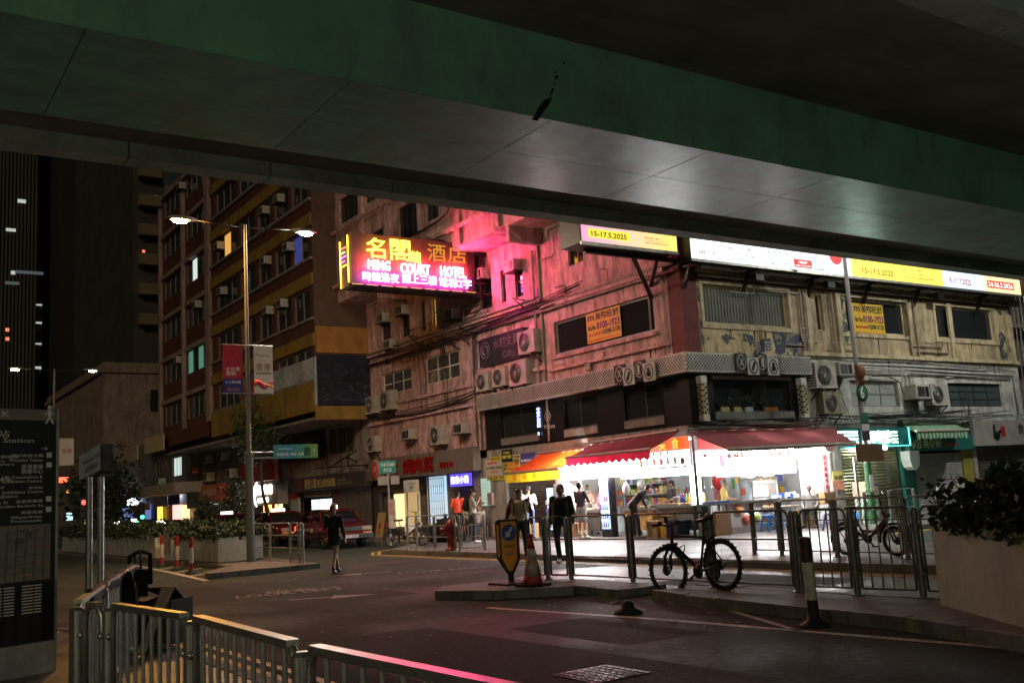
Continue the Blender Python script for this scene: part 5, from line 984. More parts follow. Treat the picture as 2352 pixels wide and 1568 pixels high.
# glass display case
t = thing('glass_case', 'glass display case with white trays on the right counter', 'display case', (22.7, 20.8, 1.04)); GL = M('clear_glass', (.9, .95, .95), .03, 0, 0, 1, 0, 0, trans=.0, alpha=.16)
for a in ((22.2, YC), (23.25, YC), (22.2, YC+.5), (23.25, YC+.5)): MB().box((a[0]-.015, a[1]-.015, 1.034), (a[0]+.015, a[1]+.015, 1.62)).build('post', STL, t)
MB().box((22.2, YC-.003, 1.05), (23.25, YC+.003, 1.6)).build('pane', GL, t); MB().box((22.17, YC-.03, 1.62), (23.28, YC+.53, 1.66)).build('top', STL, t); MB().box((22.55, YC+.2, 1.12), (23.05, YC+.3, 1.42)).build('back_sign', STALLB, t)
for i in range(5): MB().cbox((22.25+i*.23, YC+.25+.05*(i % 2), 1.70+.02*(i % 3)), (.2, .3, .07)).build('tray', WHITE, t)
# trays of food on the counters
def tray(label, x, y, z, w, d, k, c, mat=STL):
    t = thing('food_tray', label, 'tray', (x, y, z)); b = MB(); b.box((x-w/2, y-d/2, z+.002), (x+w/2, y+d/2, z+.012))
    for q in (((x-w/2, y-d/2), (x+w/2, y-d/2+.008)), ((x-w/2, y+d/2-.008), (x+w/2, y+d/2)), ((x-w/2, y-d/2+.008), (x-w/2+.008, y+d/2-.008)), ((x+w/2-.008, y-d/2+.008), (x+w/2, y+d/2-.008))): b.box((*q[0], z+.012), (*q[1], z+.05))
    b.build('pan', mat, t); b = MB()
    for i in range(k): r = random.uniform(.018, .03); b.ell((x+random.uniform(-.4, .4)*w, y+random.uniform(-.4, .4)*d, z+.03+random.random()*.03), (r, r, r*.8), 8, 5)
    b.build('food', FOODC[c % 6], t)['kind'] = 'stuff'
for i, (lab, x, y, z, c) in enumerate((('tray of fried snacks on the counter by the bending man', 20.15, 23.6, .95, 0), ('tray of pale dumplings beside the bending man', 20.15, 23.15, .95, 4), ('tray of brown snacks before the woman vendor', 20.2, 22.1, 1.0, 5), ('tray of yellow snacks before the woman vendor', 20.2, 21.7, 1.0, 1), ('tray of orange snacks near the corner post', 20.2, 21.25, 1.0, 0), ('tray of grilled skewers beside the fridge', 20.25, 25.5, .93, 2), ('tray of pale noodles on the grill counter', 20.25, 26.05, .93, 4), ('tray of snacks left of the yellow shirted vendor', 21.35, 20.85, 1.03, 5))): tray(lab, x, y, z, .36, .38, 26, c)
BLUEP = M('blue_plastic', (.03, .12, .5), .4)
tray('shallow blue basin of skewers near the corner post', 20.5, YC-.0, 1.02, .5, .3, 20, 4, BLUEP); tray('second blue basin of skewers near the yellow vendor', 20.95, YC+.0, 1.02, .3, .28, 14, 3, BLUEP)
counter('narrow counter at the corner holding blue basins', (20.25, YC-.12, 21.05, YC+.3), 1.02)
b = MB()
for i in range(16): x = 20.3+random.random()*.6; a = random.uniform(-.3, .3); b.tube((x, YC+random.uniform(-.1, .1), 1.06), (x+a*.25, YC+random.uniform(-.1, .1), 1.26), .004, n=4)
t = thing('skewers', 'bunch of wooden skewers standing in the blue basins', 'skewers', (20.6, YC, 1.05)); b.build('sticks', WOODB, t)['kind'] = 'stuff'
# crates, fridge, boxes and jars
def fridge(label, x, y, z0, z1, w, d):
    t = thing('drinks_fridge', label, 'fridge', (x, y, z0)); MB().box((x+.03, y-w/2, z0), (x+d, y+w/2, z1)).build('cabinet', M('fridge_black', (.02, .02, .025), .4), t); MB().box((x, y-w/2+.05, z0+.25), (x+.028, y+w/2-.05, z1-.12)).build('door', EM('fridge_glow', (.45, .62, 1.0), 1.3), t)
    for k in range(5):
        z = z0+.3+k*(z1-z0-.5)/5; MB().box((x-.004, y-w/2+.05, z), (x-.001, y+w/2-.05, z+.015)).build('shelf', STL, t)
        for j in range(4): MB().tube((x-.012, y-w/2+.11+j*.1, z+.016), (x-.012, y-w/2+.11+j*.1, z+.17), .03, .012, 6).build('bottle', [M('soda_%d' % q, c, .3) for q, c in enumerate(((.2,.5,.1), (.6,.05,.05), (.1,.2,.6), (.6,.5,.1), (.5,.5,.5)))][(k*2+j) % 5], t) if k < 4 else None
fridge('tall blue-lit drinks fridge in the middle of the stall', 19.75, 24.55, PZ, 1.95, .5, .28); fridge('narrow lit drinks fridge beside the shutter and the man in a cap', 19.55, 27.15, PZ, 1.85, .42, .28)
CARDB = M('cardboard', (.36, .23, .11), .8, 0, .15, 6)
def carton(label, x, y, z, w, d, h, m=CARDB, rz=0):
    t = thing('carton', label, 'box', (x, y, z)); c, s = math.cos(rz), math.sin(rz); MB().obox((x, y, z+h/2), (w/2*c, w/2*s, 0), (-d/2*s, d/2*c, 0), (0, 0, h/2)).build('box', m, t); MB().obox((x, y, z+h+.003), (.03*c, .03*s, 0), (-d/2*s, d/2*c, 0), (0, 0, .002)).build('tape', M('brown_tape', (.30, .17, .06), .3), t)
for a in (('cardboard carton under the counter behind the bending man', 19.7, 22.15, PZ, .42, .42, .48), ('yellow carton under the woman vendor counter', 19.75, 21.7, PZ, .35, .35, .4, M('carton_yellow', (.55, .33, .03), .7)), ('brown carton on top of the yellow carton', 19.75, 21.7, .53, .32, .3, .25), ('carton standing by the fridge under the grill', 19.75, 25.9, PZ, .4, .35, .45), ('large carton on the ground left of the capped man', 19.3, 29.1, PZ, .5, .5, .55), ('open carton by the capped man feet', 19.2, 27.95, PZ, .5, .4, .5), ('tall carton under the corner counter', 20.6, 20.55, PZ, .5, .3, .6), ('carton on the low counter right of the old man', 24.9, 20.3, .75, .5, .4, .35), ('carton under the old man table', 24.2, 20.5, PZ, .5, .4, .5), ('white carton stack lower box by the teal shop', 26.6, 20.1, PZ, .55, .45, .75, M('carton_white', (.5, .48, .46), .7)), ('white carton tied with blue tape on the stack by the teal shop', 26.6, 20.1, .9, .6, .5, .45, M('carton_peach', (.5, .36, .25), .7))): carton(*a)
for lab, x, y, z in (('blue taped band carton on the stack', 26.6, 19.86, 1.2),): MB().box((x-.32, y-.012, z), (x+.32, y-.001, z+.07)).build('blue_tape', BLUEP, bpy.data.objects['carton.010'] if 'carton.010' in bpy.data.objects else None)
NAVY = M('navy_plastic', (.012, .016, .05), .4)
t = thing('storage_bin', 'navy blue plastic bin under the stall counter', 'bin', (20.0, 21.3, PZ)); MB().prism([(19.5, 21.05, PZ), (19.9, 21.05, PZ), (19.95, 21.0, .55), (19.45, 21.0, .55)], (0, .5, 0)).build('tub', NAVY, t); MB().box((19.43, 20.98, .55), (19.97, 21.56, .6)).build('lid', NAVY, t)
JAR = [M('jar_%d' % i, c, .15) for i, c in enumerate(((.25,.05,.4), (.1,.1,.5), (.3,.5,.1), (.6,.4,.1), (.5,.5,.45)))]
for i in range(9): y = 21.9-i*.12; t = thing('sauce_bottle', 'clear capped sauce bottle in the row beside the woman vendor', 'bottle', (20.5, y, 1.0), 'sauce bottles beside the woman vendor'); MB().lathe((20.5, y, 1.0), [(.045, 0), (.045, .2), (.02, .26), (.015, .3)], 10).build('body', JAR[i % 5], t); MB().tube((20.5, y, 1.301), (20.5, y, 1.33), .018, n=8).build('cap', WHITE, t)
# plastic stools, folding table, chair
def stool(label, x, y, mat):
    t = thing('stool', label, 'stool', (x, y, PZ)); MB().lathe((x, y, .54), [(.15, 0), (.17, .02), (.165, .045), (.05, .05)], 4 if False else 16).build('seat', mat, t)
    for sx in (-1, 1):
        for sy in (-1, 1): MB().prism([(x+sx*.10-.025, y+sy*.10-.02, .54), (x+sx*.10+.025, y+sy*.10-.02, .54), (x+sx*.10+.025, y+sy*.10+.02, .54), (x+sx*.10-.025, y+sy*.10+.02, .54)], (sx*.07, sy*.07, -.42)).build('leg', mat, t)
    b = MB(); z = .33
    for a, c in (((-1, -1), (1, -1)), ((1, -1), (1, 1)), ((1, 1), (-1, 1)), ((-1, 1), (-1, -1))): b.bar((x+a[0]*.135, y+a[1]*.135, z), (x+c[0]*.135, y+c[1]*.135, z), .025, .04)
    b.build('stretcher', mat, t)
p = g(*ZJ(1165, 1400), PZ); stool('bright blue plastic stool before the folding table', p.x, p.y, M('sky_blue_plastic', (.05, .35, .8), .4))
p = g(*ZJ(1985, 1385), PZ); stool('violet plastic stool right of the old man', p.x, p.y, M('violet_plastic', (.22, .22, .65), .4)); p = g(*ZJ(1275, 1390), PZ); stool('blue stool half hidden under the folding table', p.x+.3, p.y+.3, MATS['sky_blue_plastic'])
p = g(*ZJ(1370, 1400), PZ); t = thing('folding_table', 'folding table with steel legs beside the old man', 'table', (p.x, p.y, PZ)); MB().box((p.x-.45, p.y-.3, .80), (p.x+.45, p.y+.35, .83)).build('tabletop', M('wood_top', (.42, .33, .22), .4, 0, .2, 4), t)
for sy in (-.2, .25):
    for s in (-1, 1): MB().tube((p.x-s*.35, p.y+sy, PZ), (p.x+s*.35, p.y+sy, .8), .015, n=6).build('leg', STEEL, t)
q = (p.x-.3, p.y, .83); t = thing('soft_drink_can', 'yellow soft drink can on the folding table', 'can', q); MB().lathe(q, [(.028, 0), (.033, .01), (.033, .11), (.027, .12)], 12).build('body', M('can_yellow', (.7, .35, .05), .3, .5), t)
# vertical banner at the right end of the stall and its post
t = thing('banner', 'vertical white banner with red characters at the stall end', 'banner', (25.3, YC-.12, 1)); MB().box((25.12, YC-.14, .75), (25.47, YC-.12, 2.28)).build('cloth', M('banner_cloth', (.55, .52, .54), .7), t)
for i, ch in enumerate('獨特風味令你驚喜'): text(ch, (25.27, YC-.141, 2.08-i*.175), R2, UZ, .15, .14, M('banner_red', (.55, .03, .05), .6), t)
t = thing('hood', 'white round extractor hood above the stall door', 'hood', (25.2, 20.4, 2.4)); MB().prism([(24.95, YC-.5, 2.62), (24.95, YC-.5, 2.45), (25.05, YC-.5, 2.33), (25.3, YC-.5, 2.30), (25.55, YC-.5, 2.38), (25.6, YC-.5, 2.62)], (0, .45, 0)).build('shell', WHITE, t)
# ------------------------------------------------------------------ shutters and shop fronts
def shutter1(parent, Y0, Y1, z0, z1, X, mat, p=.09):
    b = MB(); k = int((z1-z0)/p)
    for i in range(k): z = z0+i*(z1-z0)/k; h = (z1-z0)/k; prof = [(X, z), (X-.018, z+h*.3), (X-.018, z+h*.7), (X, z+h*.98)]; [b.quad((prof[j][0], Y1, prof[j][1]), (prof[j][0], Y0, prof[j][1]), (prof[j+1][0], Y0, prof[j+1][1]), (prof[j+1][0], Y1, prof[j+1][1])) for j in range(3)]
    MB().box((X+.02, Y0, z0), (X+.05, Y1, z1)).build('shutter_back', BLACK, parent); o = b.build('shutter', mat, parent); return o
def shutter2(parent, X0, X1, z0, z1, Y, mat, p=.09):
    b = MB(); k = int((z1-z0)/p)
    for i in range(k): z = z0+i*(z1-z0)/k; h = (z1-z0)/k; prof = [(Y, z), (Y-.018, z+h*.3), (Y-.018, z+h*.7), (Y, z+h*.98)]; [b.quad((X0, prof[j][0], prof[j][1]), (X1, prof[j][0], prof[j][1]), (X1, prof[j+1][0], prof[j+1][1]), (X0, prof[j+1][0], prof[j+1][1])) for j in range(3)]
    MB().box((X0, Y+.02, z0), (X1, Y+.05, z1)).build('shutter_back', BLACK, parent); return b.build('shutter', mat, parent)
SHUT = M('shutter_metal', (.34, .33, .30), .35, .7, .2, 3, 0, .4); SHUTW = M('shutter_white', (.36, .35, .34), .5, .1, .2, 3, 0, .3); SHUTD = M('shutter_dark', (.16, .15, .13), .4, .6, .2, 3); SHUTT = M('shutter_brass', (.36, .29, .18), .3, .8, .15, 3)
def shop(label, loc): return thing('shop_unit', label, 'shop', loc)
# orange awning unit
s1 = shop('closed shop with dark shutter under the orange awning', (20, 29.5, 0)); shutter1(s1, 27.45, 30.4, PZ, 2.45, 20.12, SHUTD); MB().box((20.0, 27.0, PZ), (20.2, 27.4, 3.0)).build('pier', GREYWALL, s1); MB().box((19.98, 30.42, PZ), (20.2, 31.9, 3.0)).build('pier', GREYWALL, s1); MB().box((20.0, 27.4, 2.45), (20.2, 30.42, 2.95)).build('lintel', GREYWALL, s1)
# notices beside it
poster1('white notice reading 9523 9597 on the wall left of the orange awning', ZN, 135, 290, 455, 310, 19.94, M('notice_white', (.5, .47, .42), .7), [('QR', .0, .0, .001, .001, INKD), ('張先生', .06, .42, .28, .54, INKD), ('9523 9597', .30, .40, .98, .56, INKD, .02), ('收購舊樓 地舖', .1, .72, .7, .84, INKR), ('有意洽', .3, .15, .75, .30, INKR)])
poster1('black and yellow notice reading 9807 7260', ZN, 302, 185, 310, 412, 19.90, CARD, [('9807 7260', .08, .25, .92, .55, M('notice_lime', (.55, .6, .05), .6), .03), ('旺舖租售', .2, .66, .8, .84, MATS['notice_lime'])])
NYEL = M('notice_yellow', (.6, .50, .04), .7)
poster1('yellow notice with red numbers 8201-2688 beside the orange awning', ZN, 318, 315, 415, 490, 19.93, NYEL, [('8201-2688', .32, .60, .97, .92, INKR, .02), ('9687-0202', .32, .15, .97, .48, INKR, .02), ('李小姐\n陳先生', .03, .15, .28, .9, INKD)])
poster1('yellow notice strip above the white notice', ZN, 185, 258, 302, 300, 19.92, NYEL, [('地產代理', .1, .2, .9, .8, INKD)]); poster1('pale lime notice beside the black notice', ZN, 416, 235, 312, 495, 19.93, M('notice_pale_lime', (.5, .5, .2), .7), [('上門收購', .1, .55, .9, .9, INKD), ('免佣金', .1, .1, .9, .45, INKD)])
poster1('blue notice with 8738 2400 partly behind the awning', ZN, 500, 220, 320, 648, 19.93, M('notice_blue', (.06, .05, .22), .6), [('朱小姐 8738 2400', .03, .08, .98, .38, INKW, .02)])
poster1('yellow row of small notices under the white notice', ZN, 150, 460, 502, 340, 19.93, NYEL, [('出租 出售 出租', .04, .2, .96, .8, INKD)])
poster1('tall pale green lit notice by the doorway', ZN, 88, 480, 760, 188, 19.93, EM('pale_green_lit', (.5, .75, .65), .38), [('————\n———\n————\n——\n————\n———', .12, .1, .8, .8, INKG)])
s2 = shop('doorway with pale lower panel and mailbox beside the notices', (20, 33, 0)); MB().box((19.98, 31.95, PZ), (20.2, 32.6, 1.15)).build('lower_panel', M('pale_panel', (.36, .33, .25), .6, 0, .2, 3), s2); MB().box((19.97, 31.95, 1.15), (20.2, 32.6, 3.0)).build('door_panel', GREYWALL, s2); MB().box((19.99, 32.65, PZ), (20.25, 33.1, 3.1)).build('pier', M('dark_pier', (.06, .055, .05), .6), s2); MB().box((19.85, 31.2, 1.25), (19.96, 31.5, 1.7)).build('mailbox', M('mailbox_pink', (.4, .28, .25), .5), s2)
# small restaurant with red letters
yA, yB = fx(*ZO(1150, 300), 19.6).y, fx(*ZO(2140, 210), 19.6).y
s3 = shop('small restaurant with grille windows under the red lettered sign', (20, 37, 0))
sg = thing('shop_sign', 'dark fascia with glossy red characters and oval emblem', 'sign', (19.6, 37, 2.7)); MB().box((19.6, yB, 2.55), (19.95, yA, 3.45)).build('board', M('taupe_board', (.17, .14, .12), .55, 0, .25, 3), sg)
REDG = M('glossy_red_letters', (.40, .012, .015), .15, .2)
for i, (ch, xl, xr) in enumerate((('大', 1330, 1455), ('焗', 1505, 1600), ('肉', 1605, 1680), ('菜', 1690, 1785))): a, c = fx(*ZO(xl, 250), 19.6).y, fx(*ZO(xr, 250), 19.6).y; text(ch, (19.59, a, 2.68), R1, UZ, a-c, .62, REDG, sg, 'lettering', .05, bold=.015)
a, c = fx(*ZO(1840, 250), 19.6).y, fx(*ZO(1960, 250), 19.6).y; text('有限公司', (19.59, a, 2.75), R1, UZ, a-c, .25, REDG, sg, 'lettering', .03)
em = fx(*ZO(1247, 280), 19.55); b = MB(); b.lathe((19.56, em.y, 3.0), [(.46, 0), (.46, .03), (.0, .031)], 28, 0, (-1, 0, 0)); o = b.build('emblem', M('emblem_white', (.42, .38, .36), .5), sg); b = MB(); b.torus((19.525, em.y, 3.0), (1, 0, 0), .36, .02, 28, 4); b.torus((19.525, em.y, 3.05), (1, 0, 0), .2, .05, 20, 4); b.box((19.51, em.y-.2, 2.66), (19.526, em.y+.2, 2.78)); b.build('emblem_print', INKR, sg)
MB().box((20.35, yB, PZ), (20.45, yA, 2.55)).build('back_wall', M('shop_interior', (.16, .14, .12), .6, 0, .4, 3), s3)
def y1(x): return fx(*ZO(x, 600), 20.0).y
MB().box((20.3, y1(1450), .5), (20.34, y1(1360), 1.9)).build('lit_opening', EM('shop_lit_cream', (1, .72, .35), .9), s3); MB().box((20.3, y1(1590), .5), (20.34, y1(1455), 1.95)).build('lit_opening', EM('shop_lit_cream2', (1, .7, .32), .28), s3)
MB().box((20.3, y1(1840), .5), (20.34, y1(1690), 2.5)).build('lit_window', EM('shop_lit_blue', (.5, .7, .85), .7), s3)
for i in range(9): y = y1(1690)+(y1(1840)-y1(1690))*i/8; MB().box((20.18, y-.012, .5), (20.2, y+.012, 2.5)).build('grille_bar', WHITE, s3)
for i in range(7): z = .6+i*.3; MB().box((20.181, y1(1840), z), (20.199, y1(1690), z+.02)).build('grille_bar', WHITE, s3)
shutter1(s3, y1(1680), y1(1265), 2.0, 2.55, 20.1, SHUTD); MB().box((20.05, y1(1270), PZ), (20.25, y1(1215), 2.55)).build('pier', MATS['dark_pier'], s3)
MB().box((20.25, y1(2110), .2), (20.3, y1(1935), 1.6)).build('cabinet', M('cabinet_dark_red', (.10, .03, .03), .5), s3)
for i in range(5): y = y1(1960)-i*.27; MB().box((20.22, y-.08, .8), (20.246, y+.08, 1.5)).build('jar_row', FOODC[i % 6], s3)
sg = thing('lit_sign', 'violet-lit little sign above the restaurant hatch', 'sign', (19.8, 34, 2.2)); a, c = fx(*ZO(1928, 380), 19.8), fx(*ZO(2112, 370), 19.8); MB().box((19.8, c.y, 2.02), (19.9, a.y, 2.5)).build('panel', EM('violet_panel', (.12, .08, .75), .8), sg); text('南京小碗', (19.795, a.y-.1, 2.12), R1, UZ, (a.y-c.y)-.2, .3, EM('violet_white', (.85, .8, 1), 2.2), sg)
for lab, x0, x1, m, tx in (('standing yellow menu board outside the restaurant', 1255, 1322, M('menu_cream', (.45, .36, .18), .6), '真滷\n面食品'), ('standing dark menu board with food pictures outside the restaurant', 1325, 1380, M('menu_dark', (.12, .08, .06), .6), '火鍋')):
    a, c = g(*ZO(x0, 860), PZ), g(*ZO(x1, 855), PZ); t = thing('menu_board', lab, 'menu board', (19.2, a.y, PZ)); a, c = fx(*ZO(x0, 780), 19.3).y, fx(*ZO(x1, 780), 19.3).y; MB().prism([(19.2, c, PZ), (19.24, c, PZ), (19.44, c, 1.15), (19.40, c, 1.15)], (0, a-c, 0)).build('board', m, t); text(tx, (19.36, a-.05, .85), R1, Vector((.18, 0, 1)), (a-c)-.1, .25, INKD, t)
    for k in range(2): o = MB(); o.lathe((19.245+.06*k, (a+c)/2, .35+.27*k), [(.13, 0), (.13, .012), (0, .013)], 14, 0, (-1, 0, .18)); o.build('printed_food', FOODC[k*2], t)
# goose shop: lettered fascia, kitchen window, closed shutter
def y2(x): return fx(*ZO(x, 600), 20.0).y
yA, yB = fx(*ZO(478, 390), 19.6).y, fx(*ZO(1145, 320), 19.6).y
sg = thing('shop_sign', 'dark fascia with pale gold characters above the roast shop', 'sign', (19.6, 45, 2.4)); MB().box((19.6, yB, 2.35), (19.95, yA, 3.05)).build('board', M('charcoal_board', (.055, .05, .048), .5, 0, .2, 3), sg)
GOLD = M('pale_gold_letters', (.55, .45, .22), .4, .3); a, c = fx(*ZO(595, 360), 19.6).y, fx(*ZO(705, 350), 19.6).y; text('榕哥', (19.59, a, 2.45), R1, UZ, a-c, .5, GOLD, sg, 'lettering', .04, bold=.01); a, c = fx(*ZO(718, 350), 19.6).y, fx(*ZO(875, 340), 19.6).y; text('陳皮燒鵝', (19.59, a, 2.47), R1, UZ, a-c, .4, GOLD, sg, 'lettering', .04, bold=.01)
a, c = fx(*ZO(895, 350), 19.6).y, fx(*ZO(1030, 340), 19.6).y; text('YUNG GOR\nPEEL ROAST GOOSE', (19.59, a, 2.5), R1, UZ, a-c, .3, M('dim_gold', (.22, .19, .14), .5), sg); b = MB(); b.ell((19.59, fx(*ZO(548, 370), 19.6).y, 2.7), (.03, .22, .28), 16, 10); b.build('emblem', M('emblem_red_dark', (.20, .03, .02), .4), sg)
s4 = shop('roast shop with lit kitchen window and closed shutter', (20, 45, 0)); shutter1(s4, y2(1205), y2(905), PZ, 2.4, 20.05, SHUT); MB().box((20.0, y2(900), PZ), (20.2, y2(845), 2.4)).build('pier', M('brown_pier', (.12, .08, .06), .6, 0, .3, 3), s4); MB().box((20.3, y2(840), PZ), (20.35, y2(540), 2.4)).build('back_wall', M('kitchen_dark', (.09, .075, .06), .6, 0, .3, 3), s4)
wl = (y2(620), y2(835), 1.15, 1.95); win1(s4, wl, 3, 2, 20.1, WHITE, EM('kitchen_glow', (.62, .82, 1.0), 2.0)); MB().box((20.05, wl[1], .65), (20.28, wl[0], 1.14)).build('tiled_front', M('tile_pale', (.35, .33, .26), .4), s4); MB().box((19.95, y2(840), 2.05), (20.2, y2(600), 2.3)).build('canopy', M('canopy_tan', (.30, .25, .18), .7), s4)
MB().box((19.98, y2(540), PZ), (20.1, y2(462), 2.1)).build('white_panel', M('panel_pale_lit', (.40, .40, .42), .4), s4); MB().box((19.96, y2(530), 2.0), (20.08, y2(465), 2.35)).build('red_box', REDP, s4)
t = thing('sign_gantry', 'empty triangular black steel frame above the roast shop', 'bracket', (19.4, 45, 3.4)); b = MB(); P_ = lambda x, y: fx(*ZO(x, y), 19.5)
b.bar(P_(705, 255), P_(1000, 238), .05); b.bar(P_(830, 248), P_(1070, 95), .05); b.bar(P_(985, 150), P_(990, 235), .05); b.bar(P_(985, 155), P_(1080, 205), .05); b.bar(P_(1000, 235), P_(1170, 228), .06); b.build('frame', DARKSTEEL, t)
# restaurant with white-lit letters
sg = thing('shop_sign', 'taupe sign box with bright white characters and crescent stroke', 'sign', (19.3, 55, 2)); a, c = fx(*ZO(130, 420), 19.0).y, fx(*ZO(340, 410), 19.0).y; z0 = fx(*ZO(340, 490), 19.0).z; MB().box((19.0, c, 1.8), (19.6, a, 3.0)).build('box', M('taupe_box', (.22, .19, .15), .6), sg); LWH = EM('white_letters', (1, .95, .85), 9); text('焱禾月', (18.99, a-(a-c)*.1, 2.35), R1, UZ, (a-c)*.68, .52, LWH, sg, 'lettering', .03, bold=.015); text('日式・壽', (18.99, a-(a-c)*.2, 1.95), R1, UZ, (a-c)*.42, .25, LWH, sg, 'lettering', .03)
b = MB(); b.path([(18.97, a-.55, 3.05), (18.97, a-.15, 2.8), (18.97, a-.02, 2.4), (18.97, a-.1, 2.0), (18.97, a-.4, 1.75)], [.02, .05, .06, .05, .02], 6); b.build('crescent', LWH, sg)
s5 = shop('warm-lit restaurant front behind the tree trunk', (20, 56, 0)); wl = (y2(200), y2(385)); MB().box((20.1, wl[1], .4), (20.14, wl[0], 2.0)).build('lit_front', EM('warm_front', (1, .45, .10), 2.6), s5)
for x in (225, 295, 350): y = y2(x); MB().box((20.05, y-.2, .4), (20.09, y+.2, 2.0)).build('mullion', M('dark_mullion', (.05, .03, .02), .5), s5)
b = MB(); y = y2(365); b.path([(20.0, y, .5), (20.0, y+.2, 1.2), (20.0, y-.05, 1.8)], .05, 6); b.build('lit_curve', EM('curve_white', (1, .85, .55), 2.5), s5)
b = MB(); b.box((19.98, y2(460), PZ), (20.1, y2(395), 2.6)); b.build('menu_panel', M('menu_black', (.02, .02, .022), .5), s5)
sg = thing('shop_sign', 'dark red board with pale roof emblem behind the pole', 'sign', (19.2, 60, 3.2)); a, c = fx(*ZO(0, 250), 18.6).y, fx(*ZO(320, 250), 18.6).y; MB().box((18.6, c, 3.05), (18.75, a, 4.1)).build('board', M('dark_red_board', (.20, .015, .015), .5, 0, .2, 2), sg); text('BO-BING', (18.595, a-(a-c)*.3, 3.2), R1, UZ, (a-c)*.5, .3, M('dim_pink', (.38, .14, .12), .5), sg); b = MB(); q = a-(a-c)*.42; b.path([(18.59, q+.9, 3.65), (18.59, q, 3.95), (18.59, q-.9, 3.65)], .04, 5); b.path([(18.59, q+.5, 3.55), (18.59, q, 3.75), (18.59, q-.5, 3.55)], .03, 5); b.build('emblem', MATS['dim_pink'], sg)
sg = thing('shop_sign', 'round black hanging sign beside the red board', 'sign', (18.9, 52, 3.1)); q = fx(*ZO(365, 275), 18.9); MB().lathe((18.95, q.y, q.z), [(.0, 0), (.72, 0), (.72, .12), (.0, .121)], 28, 0, (-1, 0, 0)).build('disc', BLACK, sg); text('鴻\n記', (18.82, q.y+.18, q.z-.35), R1, UZ, .36, .7, M('dim_red_print', (.25, .03, .03), .5), sg); MB().bar((18.95, q.y, q.z), (20, q.y, q.z+.2), .06).build('bracket', DARKSTEEL, sg)
wall1('fascia', GREYWALL, yb, 41.4, 67, 2.4, 3.6, (), 20.02)
# far shops on the left
def far_shop(label, Zf, xl, xr, y, col, st_, z0=.4, z1=2.3): X = 20.05; a, c = fx(*Zf(xl, y), X).y, fx(*Zf(xr, y), X).y; t = shop(label, (X, a, 0)); MB().box((X, c, z0), (X+.1, a, z1)).build('front', EM('far_'+label.split()[0]+str(int(xl)), col, st_), t); return t
s6 = shop('closed shops with shutters below the orange sign', (20, 66, 0)); shutter1(s6, fx(*ZL(1840, 800), 20).y, fx(*ZL(1670, 800), 20).y, PZ, 2.6, 20.05, SHUT, .12); shutter1(s6, fx(*ZL(1590, 830), 20).y, fx(*ZL(1480, 830), 20).y, PZ, 2.0, 20.05, SHUT, .12)
sg = thing('shop_sign', 'orange-red box sign with pale characters', 'sign', (19, 66, 2.6)); a, c = fx(*ZL(1580, 620), 19).y, fx(*ZL(1775, 600), 19).y; z0, z1 = fx(*ZL(1600, 720), 19).z, fx(*ZL(1600, 550), 19).z; MB().box((19, c, z0), (19.8, a, z1)).build('box', M('orange_box', (.5, .10, .06), .5), sg); text('餐亮美食', (18.99, a-(a-c)*.13, z0+.35), R1, UZ, (a-c)*.72, (z1-z0)*.42, M('pale_chars', (.6, .48, .38), .5), sg, bold=.01)
cp = thing('canopy', 'pale concrete canopy over the far shops', 'canopy', (18, 85, 3)); a, c = fx(*ZL(820, 620), 17.6).y, fx(*ZL(1305, 560), 17.6).y; MB().box((17.6, c, 2.95), (20, a, 3.6)).build('slab', M('pale_canopy', (.32, .26, .22), .8, 0, .2, 1), cp)
for i, (lab, xl, xr, yt, yb_, col, s_) in enumerate((('far white lit shop sign', 790, 860, 700, 755, (.85, .88, 1), 6), ('far pale blue lit shop sign', 865, 918, 672, 748, (.6, .75, 1), 1.6), ('far violet lit ceiling strip of a shop', 720, 850, 672, 690, (.45, .45, 1), 3), ('far blue shop sign with white glow', 1240, 1330, 640, 690, (.7, .8, 1), 4), ('far orange lit shop wall', 1128, 1170, 770, 915, (1, .45, .06), .9), ('far pink lit shop entrance', 1285, 1375, 752, 900, (.9, .4, .35), .7), ('far warm shop entrance', 1385, 1445, 752, 900, (1, .6, .25), .7), ('far blue lit shop interior', 740, 1050, 770, 910, (.08, .12, .3), .5), ('far white lit fascia strip', 1640, 1690, 710, 716, (1, .9, .7), 2))):
    X = 19.9 if i != 7 else 20; h = span1(ZL, xl, yt, yb_, xr, X); t = thing('lit_sign', lab+' at the end of the street', 'sign', (X, h[0], h[2])); MB().box((X, h[1], h[2]), (X+.1, h[0], h[3])).build('panel', EM('far_sign_%d' % i, col, s_*2), t)
for lab, xl, xr, yt, yb_, col in (('orange street hoarding far down the pavement', 835, 1040, 755, 815, (.6, .26, .03)), ('dark blue fascia behind the far white glow', 1235, 1345, 600, 750, (.02, .03, .12)), ('pale fascia far along the shops', 1115, 1232, 625, 770, (.42, .38, .36)), ('pale patchwork of notices far along the shops', 1430, 1560, 585, 790, (.42, .42, .36)), ('cream canopy panel under the yellow block', 995, 1185, 70, 230, (.5, .40, .25)), ('second cream canopy panel further along', 680, 918, 200, 345, (.40, .33, .25))):
    h = span1(ZL, xl, yt, yb_, xr, 19.7 if 'canopy' not in lab else 17.0); t = thing('hanging_sign', lab, 'panel', (19.7, h[0], h[2])); X = 19.7 if 'canopy' not in lab else 17.0; MB().box((X, h[1], h[2]), (X+.1, h[0], h[3])).build('board', M('far_panel_%d' % int(xl), col, .6, 0, .2, 2), t)
MB().box((20.25, 53, 0), (20.4, 98.5, 3.6)).build('ground_floor_wall', M('far_shop_wall', (.10, .09, .085), .7, 0, .4, .6), yb)
